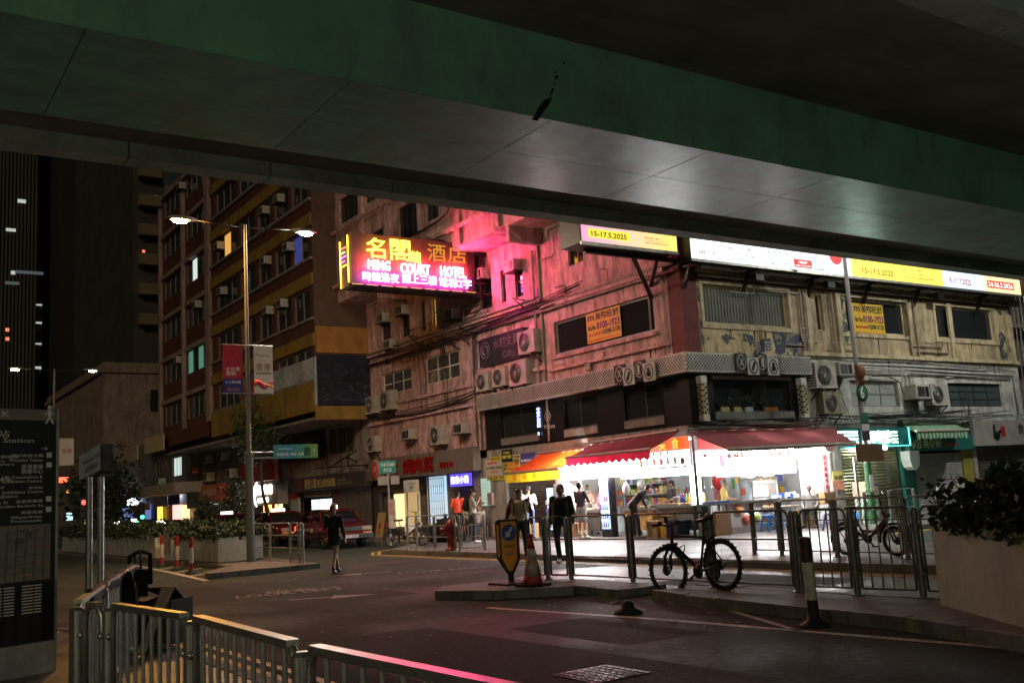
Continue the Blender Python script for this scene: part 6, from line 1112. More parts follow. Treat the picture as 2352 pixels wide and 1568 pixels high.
MB().box((20.3, 41.4, PZ), (20.5, 53, 3.4)).build('ground_floor_wall', MATS['far_shop_wall'], yb); MB().box((20.5, 31.6, PZ), (20.6, 41.4, 3.4)).build('ground_floor_wall', MATS['far_shop_wall'], hb)
# ------------------------------------------------------------------ teal shops right of the stall
s7 = shop('shop with brassy shutter under the teal lit sign', (27.8, 20.66, 0)); shutter2(s7, 26.35, 29.3, PZ, 2.38, YC+.1, SHUTT, .10); MB().box((26.3, YC+.0, 2.38), (29.42, YC+.12, 2.62)).build('shutter_box', STEEL, s7)
sg = thing('lit_sign', 'teal framed sign with bright white characters beside the red awning', 'sign', (27.9, 20, 2.4)); h = span2(ZQ, 150, 95, 270, 745, 20.2); MB().box((26.0, 20.2, 2.42), (29.3, 20.5, 3.02)).build('box', M('teal_box', (.02, .16, .16), .4), sg); LT = EM('teal_white_led', (.85, 1, .96), 4.5)
x = lambda q: fy(*ZQ(q, 170), 20.2).x
text('朝粵號', (x(430), 20.19, 2.53), R2, UZ, x(655)-x(430), .40, LT, sg, 'lettering', .02, bold=.015)
for i in range(4): MB().box((x(165), 20.17, 2.55+i*.11), (x(345), 20.198, 2.60+i*.11)).build('light_bar', LT, sg); MB().box((x(668), 20.17, 2.52+i*.11), (x(715), 20.198, 2.56+i*.11)).build('light_bar', LT, sg)
b = MB(); b.box((26.0, 20.16, 2.41), (29.3, 20.198, 2.44)); b.box((29.27, 20.16, 2.44), (29.3, 20.198, 3.02)); b.build('edge_light', EM('teal_edge', (.15, .8, .75), 1.2), sg)
t = thing('wall_lamp', 'green-white spotlight under the teal sign', 'lamp', (29.4, 20.1, 2.4)); p = fy(*ZQ(605, 290), 20.1); MB().ell((p.x, 20.1, p.z), (.1, .06, .08), 12, 8).build('bulb', EM('spot_green_white', (.75, 1, .8), 170), t)
s8 = shop('shop with white shutter and teal fascia reading V8', (31.5, 20.66, 0)); shutter2(s8, 30.1, 32.9, PZ, 2.15, YC+.08, SHUTW, .07); MB().box((29.66, YC+.0, PZ), (30.08, YC+.2, 2.2)).build('pier', MATS['teal_pier'], s8); MB().box((32.92, YC+.0, PZ), (33.5, YC+.2, 2.25)).build('pier', M('yellow_poster_pier', (.30, .25, .05), .6, 0, .3, 3), s8)
sg = thing('shop_sign', 'teal fascia with outlined V8 and cream characters', 'sign', (31.5, 20.3, 2.3)); MB().box((29.6, 20.42, 2.22), (33.55, 20.62, 2.72)).build('board', M('teal_board', (.015, .13, .11), .5, 0, .15, 3), sg); x = lambda q: fy(*ZQ(q, 235), 20.42).x; CRM = M('cream_letters', (.55, .50, .34), .5)
text('V8', (x(835), 20.415, 2.30), R2, UZ, x(940)-x(835), .34, CRM, sg, 'lettering', .02, bold=.01); text('美食軒', (x(952), 20.415, 2.32), R2, UZ, x(1130)-x(952), .31, CRM, sg, 'lettering', .02, bold=.01); text('V8 GOURMET', (x(1160), 20.415, 2.36), R2, UZ, x(1285)-x(1160), .09, REDP, sg)
t = thing('wall_duct', 'white rounded duct box on the teal pier', 'duct', (29.6, 20.3, 1.9)); MB().prism([(29.35, 20.3, 2.25), (29.35, 20.3, 1.95), (29.45, 20.3, 1.72), (29.65, 20.3, 1.62), (29.85, 20.3, 1.75), (29.9, 20.3, 2.25)], (0, .34, 0)).build('shell', WHITE, t)
poster2('small dark drink poster on the teal pier', ZQ, 618, 440, 630, 685, 20.6, M('drink_poster', (.10, .09, .07), .5, 0, .4, 6), []); poster2('colourful noodle posters beside the brassy shutter', ZQ, 115, 510, 600, 215, 20.55, M('noodle_poster', (.45, .42, .12), .5, 0, .5, 9), [('米線', .1, .1, .9, .5, INKD)]); poster2('pink and orange food poster beside the brassy shutter', ZQ, 120, 602, 690, 232, 20.55, M('pink_poster', (.50, .22, .16), .5, 0, .5, 9), [])
s9 = shop('closed shop with dark shutter and grey fascia at the far right', (35.5, 20.66, 0)); shutter2(s9, 33.8, 37.0, PZ, 2.3, YC+.1, SHUTD, .1); sg = thing('shop_sign', 'grey fascia with black rooster emblem and characters', 'sign', (35.5, 20.3, 2.5)); MB().box((33.3, 20.35, 2.32), (38.5, 20.6, 3.22)).build('board', M('grey_fascia', (.30, .28, .25), .6, 0, .2, 2, 0, .4), sg)
x = lambda q: fy(*ZQ(q, 150), 20.3).x; b = MB(); cx = x(1655); b.ell((cx, 20.33, 2.66), (.22, .03, .16), 14, 8); b.ell((cx-.12, 20.33, 2.9), (.07, .03, .2), 10, 8); b.ell((cx+.25, 20.33, 2.82), (.14, .03, .05), 10, 6); b.build('rooster', BLACK, sg); MB().box((x(1705), 20.33, 2.62), (x(1740), 20.348, 3.0)).build('red_seal', REDP, sg); text('食', (x(1860), 20.345, 2.7), R2, UZ, .4, .4, BLACK, sg); text('記', (x(1340), 20.345, 2.75), R2, UZ, .5, .45, BLACK, sg)
# ------------------------------------------------------------------ railings
RAILD = M('railing_steel', (.20, .195, .18), .42, .7, .25, 8); RAILG = M('railing_grey_green', (.30, .33, .30), .5, .3, .25, 6); RAILW = M('railing_galvanised', (.40, .38, .33), .33, .85, .2, 8)
def railing(label, pts, z0=.13, h=1.05, rails=(1.0, .64, .34, .08), bars=0, mat=RAILD, pr=.042, rr=.016, hoop=True, barr=.010, group=None, flat=False):
    """posts at pts; every panel has its own rounded frame between two posts"""
    t = thing('railing', label, 'railing', (*pts[0], z0), group); zt = z0+h
    for p in pts:
        b = MB(); b.tube((*p, z0), (*p, zt-.03), pr, n=10); b.tube((*p, zt-.03), (*p, zt-.01), pr*1.02, pr*.6, 10); b.tube((*p, z0-.002), (*p, z0+.012), pr*1.9, n=10); b.build('post', mat, t)
    for a, c in zip(pts, pts[1:]):
        a, c = Vector((*a, 0)), Vector((*c, 0)); d = (c-a).normalized(); L = (c-a).length; e0 = a+d*(pr+.03); e1 = c-d*(pr+.03); r = .07
        zl = z0+h*rails[-1]
        fr = [e0+Vector((0, 0, zl)), e0+Vector((0, 0, zt-r)), e0+d*r*.3+Vector((0, 0, zt-r*.3)), e0+d*r+Vector((0, 0, zt)), e1-d*r+Vector((0, 0, zt)), e1-d*r*.3+Vector((0, 0, zt-r*.3)), e1+Vector((0, 0, zt-r)), e1+Vector((0, 0, zl))]
        MB().path(fr, rr, 6).build('frame', mat, t)
        if flat: MB().obox((e0+e1)/2+Vector((0, 0, zt+.012)), d*((e1-e0).length/2-r*.5), d.cross(UZ)*.028, UZ*.014).build('handrail', mat, t)
        for k in rails[1:]: MB().tube(e0+Vector((0, 0, z0+h*k)), e1+Vector((0, 0, z0+h*k)), rr*.85, n=6).build('rail', mat, t)
        for q in (.25, .8):
            for s, e in ((1, a), (-1, c)): b = MB(); b.tube(e+d*s*pr*.9+Vector((0, 0, z0+h*q)), e+d*s*(pr+.03)+Vector((0, 0, z0+h*q)), .013, n=6); b.ell(e+d*s*(pr+.012)+d.cross(UZ)*.02+Vector((0, 0, z0+h*q)), (.024, .024, .024), 8, 6); b.build('clamp', mat, t)
        if bars:
            n = max(2, int(((e1-e0).length)/bars))
            me = None
            for i in range(1, n):
                p = e0.lerp(e1, i/n)
                if me is None: me = MB().tube((0, 0, zl), (0, 0, zt-.005), barr, n=6).mesh('bar', mat)
                o = bpy.data.objects.new('bar', me); COL.objects.link(o); o.location = p; put(o, t)
    return t
def G2(x, y, z=.13): p = g(x, y, z); return (p.x, p.y)
railing('dark four-rail railing along the central reservation by the bicycle', [(9.98, 14.62), (10.06, 14.16), (10.23, 13.73), (10.3, 12.23), (10.35, 10.53), (10.41, 9.06)])
railing('dark vertical-barred railing at the end of the central reservation', [(10.41, 9.0), (10.45, 8.17), (10.55, 7.33), (10.6, 6.7)], bars=.13, rails=(1.0, .08))
railing('dark railing along the stall kerb behind the red bicycle', [(15.25, 14.3), (15.2, 13.55), (15.15, 12.2), (15.1, 10.7), (15.1, 10.0)], PZ, 1.05, (1.0, .64, .10))
railing('grey railing at the pavement corner by the fire hydrant', [(14.6, 27.9), (14.55, 27.2), (14.5, 26.0), (14.45, 24.75), (14.4, 24.4), (14.9, 23.9)], PZ, 1.0, (1.0, .7, .38, .08), mat=RAILG, pr=.034)
railing('pale grey railing on the central reservation beside the lamp pole', [(10.3, 31.9), (10.28, 29.6), (10.26, 28.0), (10.24, 26.4), (10.22, 25.7), (10.2, 25.4)], .13, 1.05, (1.0, .68, .36, .06), mat=RAILG, pr=.034)
railing('white barred barrier on the side street pavement', [(26.2, 17.35), (27.7, 17.35), (29.2, 17.4)], PZ, 1.0, (1.0, .06), .12, WHITE, .03, .016)
railing('plain steel rail on the side street kerb before the teal shop', [(22.8, 17.3), (23.9, 17.3), (25.0, 17.3)], PZ, 1.0, (1.0, .5), mat=RAILG, pr=.035)
railing('golden-lit barred railing in the foreground running towards the camera', [(1.34, 7.25), (1.47, 6.95), (1.60, 5.58), (1.56, 3.92), (1.62, 2.3)], .12, .92, (1.0, .08), .135, RAILW, .045, .02, barr=.012, flat=True)
railing('barred railing hung with black bags turning away from the foreground', [(1.34, 7.33), (1.85, 9.0), (2.35, 10.6), (2.85, 12.2)], .12, .92, (1.0, .08), .14, RAILW, .045, .02, barr=.012, flat=True)
# ------------------------------------------------------------------ bollards and cone
BRED = M('bollard_red', (.34, .02, .02), .45, 0, .2, 8, 0, .4); BWHT = M('bollard_white', (.55, .50, .42), .5, 0, .2, 8, 0, .6, (.12,.10,.08), (4,4,2)); RUB = M('black_rubber', (.015, .014, .013), .7)
def bollard(label, x, y, h=.95, tilt=0, dark=False):
    t = thing('bollard', label, 'bollard', (x, y, 0)); s = Vector((math.sin(tilt), 0, math.cos(tilt))); c = Vector((x, y, 0)); b = MB(); b.lathe(c, [(.17, .0), (.16, .03), (.09, .06), (.075, .10)], 14); b.build('base', RUB, t)
    MB().tube(c+s*.10, c+s*h*.30, .062, .06, 12).build('red_sleeve', BRED if not dark else RUB, t); MB().tube(c+s*h*.30, c+s*h*.72, .06, n=12).build('white_sleeve', BWHT, t); b = MB(); b.tube(c+s*h*.72, c+s*(h-.01), .061, n=12); b.ell(c+s*(h-.01), (.06, .06, .02), 12, 6); b.build('red_cap', BRED if not dark else M('bollard_maroon', (.05, .01, .01), .5), t)
for lab, x, y in (('red and white bollard farthest along the hatched strip', 8.52, 32.9), ('middle red and white bollard on the hatched strip', 8.22, 30.1), ('nearest of the three red and white bollards on the hatched strip', 7.9, 27.55)): bollard(lab, x, y)
p = g(1872, 1438); bollard('leaning bollard with dark red cap at the near kerb', p.x, p.y, .95, -.03, True)
t = thing('bollard_stump', 'broken black bollard base lying on the near road', 'bollard', g(1443, 1408)); p = g(1443, 1408); b = MB(); b.lathe(p, [(.19, 0), (.17, .04), (.09, .07), (.08, .13), (.05, .16)], 12); b.build('base', RUB, t)
p = g(1225, 1345, .13); t = thing('traffic_cone', 'dirty red and white traffic cone on the small island', 'cone', p)
MB().box((p.x-.21, p.y-.21, .131), (p.x+.21, p.y+.21, .17)).build('base', RUB, t); CONR = M('cone_red', (.36, .035, .03), .6, 0, .3, 9, 0, .7); prof = lambda z: .16-.125*z/.72
for n_, z0, z1, m in (('cone_bottom', 0, .12, CONR), ('cone_white_stained', .12, .42, M('cone_stained', (.40, .30, .22), .6, 0, .4, 5, 0, .95, (.20, .04, .03), (2, 2, 1))), ('cone_white_band', .42, .55, BWHT), ('cone_top', .55, .72, CONR)): MB().lathe((p.x, p.y, .17), [(prof(z0), z0), (prof(z1), z1)], 18).build(n_, m, t)
MB().ell((p.x, p.y, .91), (.045, .045, .05), 12, 8).build('knob', CONR, t)
# ------------------------------------------------------------------ keep left sign
p = g(1175, 1340, .13); t = thing('keep_left_sign', 'orange shield bollard sign with blue arrow disc and number', 'traffic sign', p)
vd = Vector((p.x, p.y, 0)).normalized(); nrm = (-vd*1.0+Vector((.18, 0, 0))).normalized(); rt = Vector((-nrm.y, nrm.x, 0)); rt = rt if rt.dot(RT) > 0 else -rt
def shield(s, z0, zs, w): return [(-w, zs), (-w, 1.0-.0*s), (w, 1.0), (w, zs), (w*.12, z0), (-w*.12, z0)]
def flatpoly(pts, off, th, name, mat): 
    c = Vector((p.x, p.y, .13)); return MB().prism([c+rt*u+UZ*v+nrm*off for u, v in pts][::-1], nrm*th).build(name, mat, t)
KB = M('sign_black', (.012, .012, .012), .4); KO = M('sign_orange', (.92, .36, .02), .45, 0, .1, 6); KBL = M('sign_blue', (.012, .06, .30), .4); KW = M('sign_white', (.62, .62, .58), .45)
w = .145
flatpoly([(-w-.07, .42), (-w-.07, 1.03), (-w-.03, 1.06), (w, 1.06), (w+.03, 1.02), (w+.03, .40), (.05, .16), (-.05, .16)], -.09, .09, 'case', KB)
flatpoly([(-w+.01, .42), (-w+.01, 1.02), (w-.02, 1.02), (w-.02, .41), (.03, .21), (-.03, .21)], .001, .006, 'face', KO); flatpoly([(-w-.06, .45), (-w-.06, .98), (-w-.02, .98), (-w-.02, .45)], .001, .005, 'side_strip', KO)
flatpoly([(.122*math.cos(a*math.pi/16), .84+.14*math.sin(a*math.pi/16)) for a in range(32)], .008, .004, 'disc', KBL)
def rot2(pts, a, cx, cy): c, s = math.cos(a), math.sin(a); return [(cx+x*c-y*s, cy+x*s+y*c) for x, y in pts]
flatpoly(rot2([(.10, .02), (-.015, .02), (-.015, .06), (-.10, 0), (-.015, -.06), (-.015, -.02), (.10, -.02)], math.radians(55), 0, .84), .013, .003, 'arrow', KW)
c = Vector((p.x, p.y, .13)); text('47897', c+rt*(-.09)+UZ*.58+nrm*.008, rt, UZ, .18, .065, KB, t, 'lettering', .003, bold=.01); flatpoly([(-.07, .46), (.05, .46), (.05, .52), (-.07, .52)], .008, .003, 'sticker', M('sticker_tan', (.45, .28, .12), .6))
MB().tube(c, c+UZ*.2, .05, n=10).build('stem', KB, t); MB().box((p.x-.28, p.y-.28, .131), (p.x+.28, p.y+.28, .16)).build('foot', RUB, t)
# ------------------------------------------------------------------ lamp poles with two arms
POLE = M('lamp_pole_steel', (.13, .135, .13), .55, .4, .2, 3); LAMPO = EM('sodium_lamp', (1.0, .46, .08), 1900); LAMPW = EM('led_lamp', (1.0, .90, .76), 1400)
def lamp_pole(label, X, Y, zt, arm, lm, rm, slim=1.0):
    t = thing('street_lamp', label, 'street lamp', (X, Y, .13)); b = MB(); b.tube((X, Y, .13), (X, Y, 3.2), .125*slim, .115*slim, 14); b.build('base_shaft', POLE, t); MB().tube((X, Y, 3.2), (X, Y, zt+.1), .07*slim, .05*slim, 14).build('shaft', POLE, t)
    for s, m in ((-1, lm), (1, rm)):
        MB().path([(X, Y, zt), (X+s*arm*.5, Y, zt+.06), (X+s*(arm-.5), Y, zt+.08)], .022, 6).build('arm', M('dark_arm', (.03, .03, .03), .7), t); h = MB(); h.loft([[(X+s*q, Y+a*w_, zt+.07+d*hh) for a, d in ((-1, 0), (-.7, .6), (.7, .6), (1, 0), (.7, -.25), (-.7, -.25))] for q, w_, hh in ((arm-.55, .06, .06), (arm-.3, .15, .14), (arm+.15, .14, .12), (arm+.3, .05, .05))]); o = h.build('lamp_head', M('lamp_head_grey', (.35, .34, .32), .5), t); q = MB(); q.ell((X+s*(arm-.05), Y, zt+.01), (.22, .11, .06), 14, 8); q.build('lamp_glass', m, t)
        if False: q = MB(); q.ell((X+s*(arm-.05), Y, zt+.0), (.34, .2, .12), 14, 8); q.build('lamp_bowl', M('amber_bowl', (1, .55, .12), .2, 0, 0, 1, 0, 0, alpha=.45), t)
    return t
lp1 = lamp_pole('tall two-armed lamp pole with orange lamp and banners', 9.83, 28.4, 9.95, 1.98, LAMPO, LAMPW); lamp_pole('far two-armed lamp pole above the map board', 9.73, 60, 9.9, 2.05, EM('far_sodium_lamp', (1, .6, .25), 160), EM('far_warm_lamp', (1, .75, .5), 45))
for i in range(8): text('44230★A'[i % 7], (9.8, 28.26, 4.0-i*.11), R2, UZ, .06, .08, INKW if i < 7 else INKW, lp1, 'number', .004) if i < 7 else None
# banners on the pole
def banner(label, x0, x1, z0, z1, Y, cols, lines):
    t = thing('pole_banner', label, 'banner', ((x0+x1)/2, Y, z0)); zz = z1
    for k, (f, m) in enumerate(cols): MB().box((x0, Y-.006, zz-(z1-z0)*f+.001), (x1, Y+.006, zz)).build('cloth', m, t); zz -= (z1-z0)*f
    for z in (z0, z1): MB().tube((x0-.02, Y, z), (9.83, Y, z) if x0 < 9.8 else (x1+.02, Y, z), .014, n=6).build('rod', STEEL, t) if x0 < 9.8 else MB().tube((9.83, Y, z), (x1+.02, Y, z), .014, n=6).build('rod', STEEL, t)
    for (s, u0, v0, u1, v1, m) in lines: text(s, (x0+(x1-x0)*u0, Y-.007, z0+(z1-z0)*v0), R2, UZ, (x1-x0)*(u1-u0), (z1-z0)*(v1-v0), m, t, 'lettering', .003)
    return t
CR = M('banner_crimson', (.42, .02, .05), .7, 0, .15, 5); CB = M('banner_blue', (.03, .03, .18), .7, 0, .15, 5); CW = M('banner_white_cloth', (.62, .58, .52), .7, 0, .08, 4); CO = M('banner_orange', (.65, .26, .03), .7)
banner('crimson and blue sports banner on the left of the lamp pole', 9.08, 9.66, 4.95, 6.38, 28.35, [(.70, CR), (.30, CB)], [('全世界\n達陣!', .14, .36, .86, .54, INKW), ('七人欖球賽', .1, .2, .9, .26, INKW), ('28-30.3', .2, .05, .8, .11, CO)])
bw = banner('white banner with ribbon and 香港 on the right of the lamp pole', 10.0, 10.58, 4.95, 6.38, 28.35, [(1, CW)], [('香港', .12, .47, .88, .63, M('maroon_ink', (.22, .02, .02), .6)), ('亞洲國際都會', .1, .40, .9, .44, INKD)])
bw['label'] = 'white banner with dragon ribbon on the right of the lamp pole'
b = MB(); b.path([(10.0+.58*i/12, 28.34, 5.2+.09*math.sin(i*.7)) for i in range(13)], [.05+.03*math.sin(i*.5) for i in range(13)], 5); b.build('ribbon', CR, bw); b = MB(); b.path([(10.0+.58*i/12, 28.338, 5.33-.2*i/12) for i in range(13)], .035, 5); b.build('ribbon', CO, bw); b = MB(); b.path([(10.06+.42*i/12, 28.34, 6.08+.03*math.sin(i)) for i in range(13)], .012, 4); b.build('dragon_line', MATS['maroon_ink'], bw)
far_b = banner('small white and red banner on the far lamp pole', 10.0, 10.75, 4.6, 6.1, 59.9, [(1, CW)], [('香港', .15, .45, .85, .62, CR)])
# green-blue direction sign held by the lamp pole
q = lambda x, y: fy(*ZO(x, y), 28.4); a, c = q(303, 45), q(715, 165); t = thing('direction_sign', 'green and blue pedestrian direction sign beside the lamp pole', 'sign', (a.x, 28.4, a.z))
SG = bpy.data.materials.new('sign_green_blue'); SG.use_nodes = True
def _sg():
    n = SG.node_tree.nodes; l = SG.node_tree.links; b = n['Principled BSDF']; tc = n.new('ShaderNodeTexCoord'); sp = n.new('ShaderNodeSeparateXYZ'); l.new(tc.outputs['Generated'], sp.inputs[0]); r = n.new('ShaderNodeValToRGB'); l.new(sp.outputs[0], r.inputs[0]); e = r.color_ramp.elements; e[0].color = (.05, .22, .24, 1); e[1].color = (.18, .30, .05, 1); x = e.new(.4); x.color = (.03, .22, .33, 1); x = e.new(.7); x.color = (.08, .32, .12, 1); l.new(r.outputs[0], b.inputs['Base Color'])
_sg(); z0, z1 = q(500, 165).z, q(500, 38).z; MB().box((a.x, 28.38, z0), (c.x, 28.42, z1)).build('plate', SG, t); text('修頓球場  地鐵  市場', (a.x+.1, 28.379, z0+.08), R2, UZ, (c.x-a.x)*.6, .09, INKW, t); text('Southorn Playground', (a.x+.15, 28.379, z0+.26), R2, UZ, (c.x-a.x)*.3, .05, INKW, t); MB().box((a.x+(c.x-a.x)*.68, 28.374, z0+.06), (a.x+(c.x-a.x)*.82, 28.379, z1-.08)).build('map_panel', M('sign_dark_green', (.02, .07, .04), .5), t); text('→', (a.x+(c.x-a.x)*.87, 28.379, z0+.18), R2, UZ, .1, .08, INKW, t); MB().tube((9.83, 28.4, z0+.2), (a.x, 28.4, z0+.2), .025, n=8).build('arm', STEEL, t); MB().tube((9.83, 28.4, z0+.04), (a.x, 28.4, z0+.04), .025, n=8).build('arm', STEEL, t)
# ------------------------------------------------------------------ other posts and plates
def post_sign(label, base, h, plates, r=.04, mat=STEEL, name='sign_post', cat='sign post'):
    t = thing(name, label, cat, base); MB().tube(base, (base[0], base[1], base[2]+h), r, n=10).build('post', mat, t)
    for (u, v, wd, hg, col, lines, nm) in plates:
        c = Vector(base)+UZ*v+rt_*u; MB().obox(c-nr_*-.05, rt_*(wd/2), UZ*(hg/2), nr_*.008).build(nm, col, t)
        for (s, a, d, e, f, m) in lines: text(s, c+nr_*.06+rt_*(-wd/2+wd*a)+UZ*(-hg/2+hg*d), rt_, UZ, wd*(e-a), hg*(f-d), m, t, 'lettering', .003)
    return t
rt_ = Vector((RT.x, RT.y, 0)).normalized(); nr_ = Vector((-FW.x, -FW.y, 0)).normalized()
base = g(*ZO(1385, 962), PZ); TEAL = M('taxi_teal', (.02, .22, .22), .5); k = (Vector((base.x, base.y, 0)).length)/PX_F
post_sign('post with teal TAXI STAND plate and notice board', (base.x, base.y, PZ), 2.9, [(0, 2.66, 145*.25*k, .43, TEAL, [('TAXI STAND', .08, .56, .94, .82, INKW), ('的士站', .26, .14, .74, .44, INKW)], 'plate'), (-.18, 2.2, .34, .3, M('plate_grey', (.28, .28, .28), .5), [], 'plate'), (.24, 2.2, .3, .3, MATS['plate_grey'], [], 'plate'), (.1, 1.05, .24, 1.0, M('notice_pinkish', (.42, .38, .36), .5, 0, .3, 12), [('收費\nFARES\n———\n———', .1, .1, .9, .9, INKR)], 'notice')])
base = g(*ZO(1553, 945), PZ); k = (Vector((base.x, base.y, 0)).length)/PX_F; wd = 140*.25*k
t = post_sign('street name plate on twin posts beside the parked cycle', (base.x, base.y, PZ), 2.15, [(.17, 1.98, wd, .40, M('name_plate', (.50, .46, .38), .5), [('Luard Road', .25, .6, .75, .8, INKD), ('盧押道', .36, .2, .66, .5, INKD)], 'plate')], .03)
q = Vector((base.x, base.y, 0))+rt_*.38; MB().tube((q.x, q.y, PZ), (q.x, q.y, 1.8), .03, n=10).build('post', STEEL, t)
# tall pole with round 6 sign
PB = Vector((25.3, 18.95, PZ)); q = lambda x, y: fy(*ZD(x, y), 18.95)
t = thing('sign_pole', 'tall pole with round green 6 disc and notices', 'sign post', PB); MB().tube(PB, (25.3, 18.95, 9.2), .075, .06, 12).build('post', M('pole_pale', (.42, .40, .42), .45, .4, .2, 4), t); GR6 = M('disc_green', (.03, .16, .06), .5); cz = q(1123, 1220).z
MB().lathe((25.3, 18.86, cz), [(.26, 0), (.26, .012), (0, .013)], 28, 0, (0, -1, 0)).build('disc', GR6, t); MB().torus((25.3, 18.845, cz), (0, 1, 0), .25, .012, 28, 4).build('disc_rim', INKD, t); text('6', (25.3-.09, 18.845, cz-.17), R2, UZ, .18, .34, INKW, t, 'number', .004, bold=.015)
BEAR = M('brown_cover', (.22, .07, .03), .7, 0, .2, 8); b = MB(); bz = q(1105, 1090).z; b.ell((25.25, 18.8, bz), (.2, .12, .22), 14, 10); b.ell((25.1, 18.8, bz+.15), (.08, .06, .09), 10, 8); b.ell((25.38, 18.8, bz+.14), (.08, .06, .09), 10, 8); b.ell((25.3, 18.8, bz-.26), (.1, .08, .12), 10, 8); b.build('cover', BEAR, t)
for z, hh, m, nm in ((q(1150, 1380).z, .34, M('bus_green', (.03, .16, .09), .5), 'plate'), (q(1152, 1435).z, .26, WHITE, 'notice'), (q(1158, 1490).z, .30, M('dark_notice', (.06, .06, .05), .5), 'notice')): MB().box((25.13, 18.86, z-hh/2), (25.47, 18.875, z+hh/2)).build(nm, m, t)
z = fy(*ZH(805, 335), 18.9).z; MB().box((24.72, 18.85, z-.3), (26.0, 18.87, z+.22)).build('brown_plate', M('brown_plate', (.14, .08, .04), .5, 0, .2, 4), t); MB().tube((25.3, 18.95, PZ), (25.3, 18.95, 1.9), .11, n=12).build('green_sleeve', M('sleeve_green', (.05, .20, .07), .5), t); MB().box((25.19, 18.83, 1.05), (25.35, 18.84, 1.55)).build('notice', WHITE, t)
for x in (25.05, 25.75): MB().tube((x, 19.2, PZ), (x, 19.2, 2.1), .045, n=8).build('post', STEEL, t)
# twin-post street name sign on the left, seen from behind and from the side
b0 = g(190, 1424, .12); b0 = Vector((b0.x, b0.y, .12)); t = thing('street_sign', 'worn white street name plate on twin posts behind the bags', 'street sign', b0)
L_ = b0.xy.length; pp = lambda x, y: CP+ray(x, y)*(L_/Vector((ray(x, y).x, ray(x, y).y)).length)
for x0, x1 in ((205, 193), (232, 219)): a = pp(x0, 1095); MB().tube((a.x, a.y, .12), (a.x, a.y, a.z), .05, n=10).build('post', STEEL, t)
a, c, d, e = pp(181, 1047), pp(230, 1020), pp(231, 1078), pp(182, 1102); d2 = Vector((.08, .3, 0)); n_ = (c-a).cross(e-a).normalized()
MB().prism([a, e, d+Vector((0, 0, 0)), c], n_*.03).build('plate', M('white_enamel_plate', (.60, .66, .64), .22, 0, .1, 6, 0, .3), t); MB().prism([c+n_*.1, d+n_*.1, pp(259, 1062)+n_*.1, pp(260, 1017)+n_*.1], n_*.02).build('rear_plate', M('plate_back', (.06, .06, .075), .5), t)
u_ = (c-a).normalized(); text('Hennessy Road', e+u_*.05+UZ*.18-n_*.004, u_, UZ, (c-a).length*.85, .07, INKG, t); text('軒尼詩道', e+u_*.1+UZ*.04-n_*.004, u_, UZ, (c-a).length*.55, .10, INKG, t)
# ------------------------------------------------------------------ map board at the left edge
bx = g(127, 1538, .12); dirb = Vector((.945, .326, 0)).normalized(); nb = Vector((dirb.y, -dirb.x, 0)); k = bx.xy.length/PX_F; wb = 1.25; br_ = Vector((bx.x, bx.y, .12)); o_ = br_-dirb*wb
t = thing('map_board', 'black information board with street map at the left edge', 'map board', br_)
zt = pp(0, 0).z; zt = (CP+ray(137, 940)*(bx.xy.length/Vector((ray(137, 940).x, ray(137, 940).y)).length)).z; hb_ = zt-.12
MB().obox(o_+dirb*wb/2+UZ*(hb_/2+.15)-nb*.06, dirb*(wb/2), nb*.05, UZ*(hb_/2-.15)).build('panel', M('board_black', (.008, .008, .007), .5, 0, .2, 3), t); MB().obox(o_+dirb*wb/2+UZ*.15-nb*.05, dirb*(wb/2-.02), nb*.1, UZ*.15).build('plinth', GREYWALL, t); MB().obox(br_+UZ*(hb_/2+.1)-nb*.06, dirb*.012, nb*.06, UZ*(hb_/2-.1)).build('edge_trim', STEEL, t)
BD = lambda u, v, off=.0: o_+dirb*(wb*u)+UZ*(.12-.12+hb_*v)+nb*(-.009+off)
def bpanel(u0, v0, u1, v1, m, nm, off=.003): MB().prism([BD(u0, v0, .0), BD(u1, v0, .0), BD(u1, v1, .0), BD(u0, v1, .0)], nb*off).build(nm, m, t)
bpanel(.0, .955, .985, .998, M('board_header', (.26, .18, .15), .4, 0, .2, 3), 'header')
BTX = M('board_text', (.72, .70, .62), .5)
def bt(s, u0, v0, u1, v1, off=.004): text(s, BD(u0, v0, off), dirb, UZ, wb*(u1-u0), hb_*(v1-v0), BTX, t, 'lettering', .002)
bt('WALK', .30, .965, .60, .988, .006); bt('灣仔站', .30, .888, .60, .915); bt('Wan Chai Station', .15, .868, .80, .885); bt('↑', .36, .825, .44, .852); bt('香港警察總部', .38, .808, .68, .82); bt('HK Police\nHeadquarters', .38, .778, .64, .804); bt('←', .36, .742, .44, .76); bt('修頓遊樂場', .36, .722, .62, .734); bt('Southorn\nPlayground', .36, .692, .56, .718); bt('太原街\n(玩具街)', .36, .655, .56, .683); bt('Tai Yuen St\n(Toy St)', .36, .62, .6, .648); bt('→', .86, .838, .92, .852); bt('灣仔政府大樓', .62, .812, .88, .824); bt('Wanchai Tower', .6, .795, .88, .807); bt('香港會議\n展覽中心', .70, .748, .88, .785); bt('HK Convention &\nExhibition Centre', .55, .715, .88, .742); bt('會展站', .76, .69, .88, .70); bt('Exhibition Centre\nStation', .55, .66, .88, .685); bt('金紫荊廣場', .66, .638, .88, .65); bt('Golden Bauhinia Sq', .52, .62, .88, .631); bt('海濱長廊', .7, .596, .88, .608); bt('Waterfront\nPromenade', .62, .565, .88, .59)
for i, v in enumerate((.81, .772, .64, .6)): bpanel(.91, v, .955, v+.02, BTX, 'pictogram')
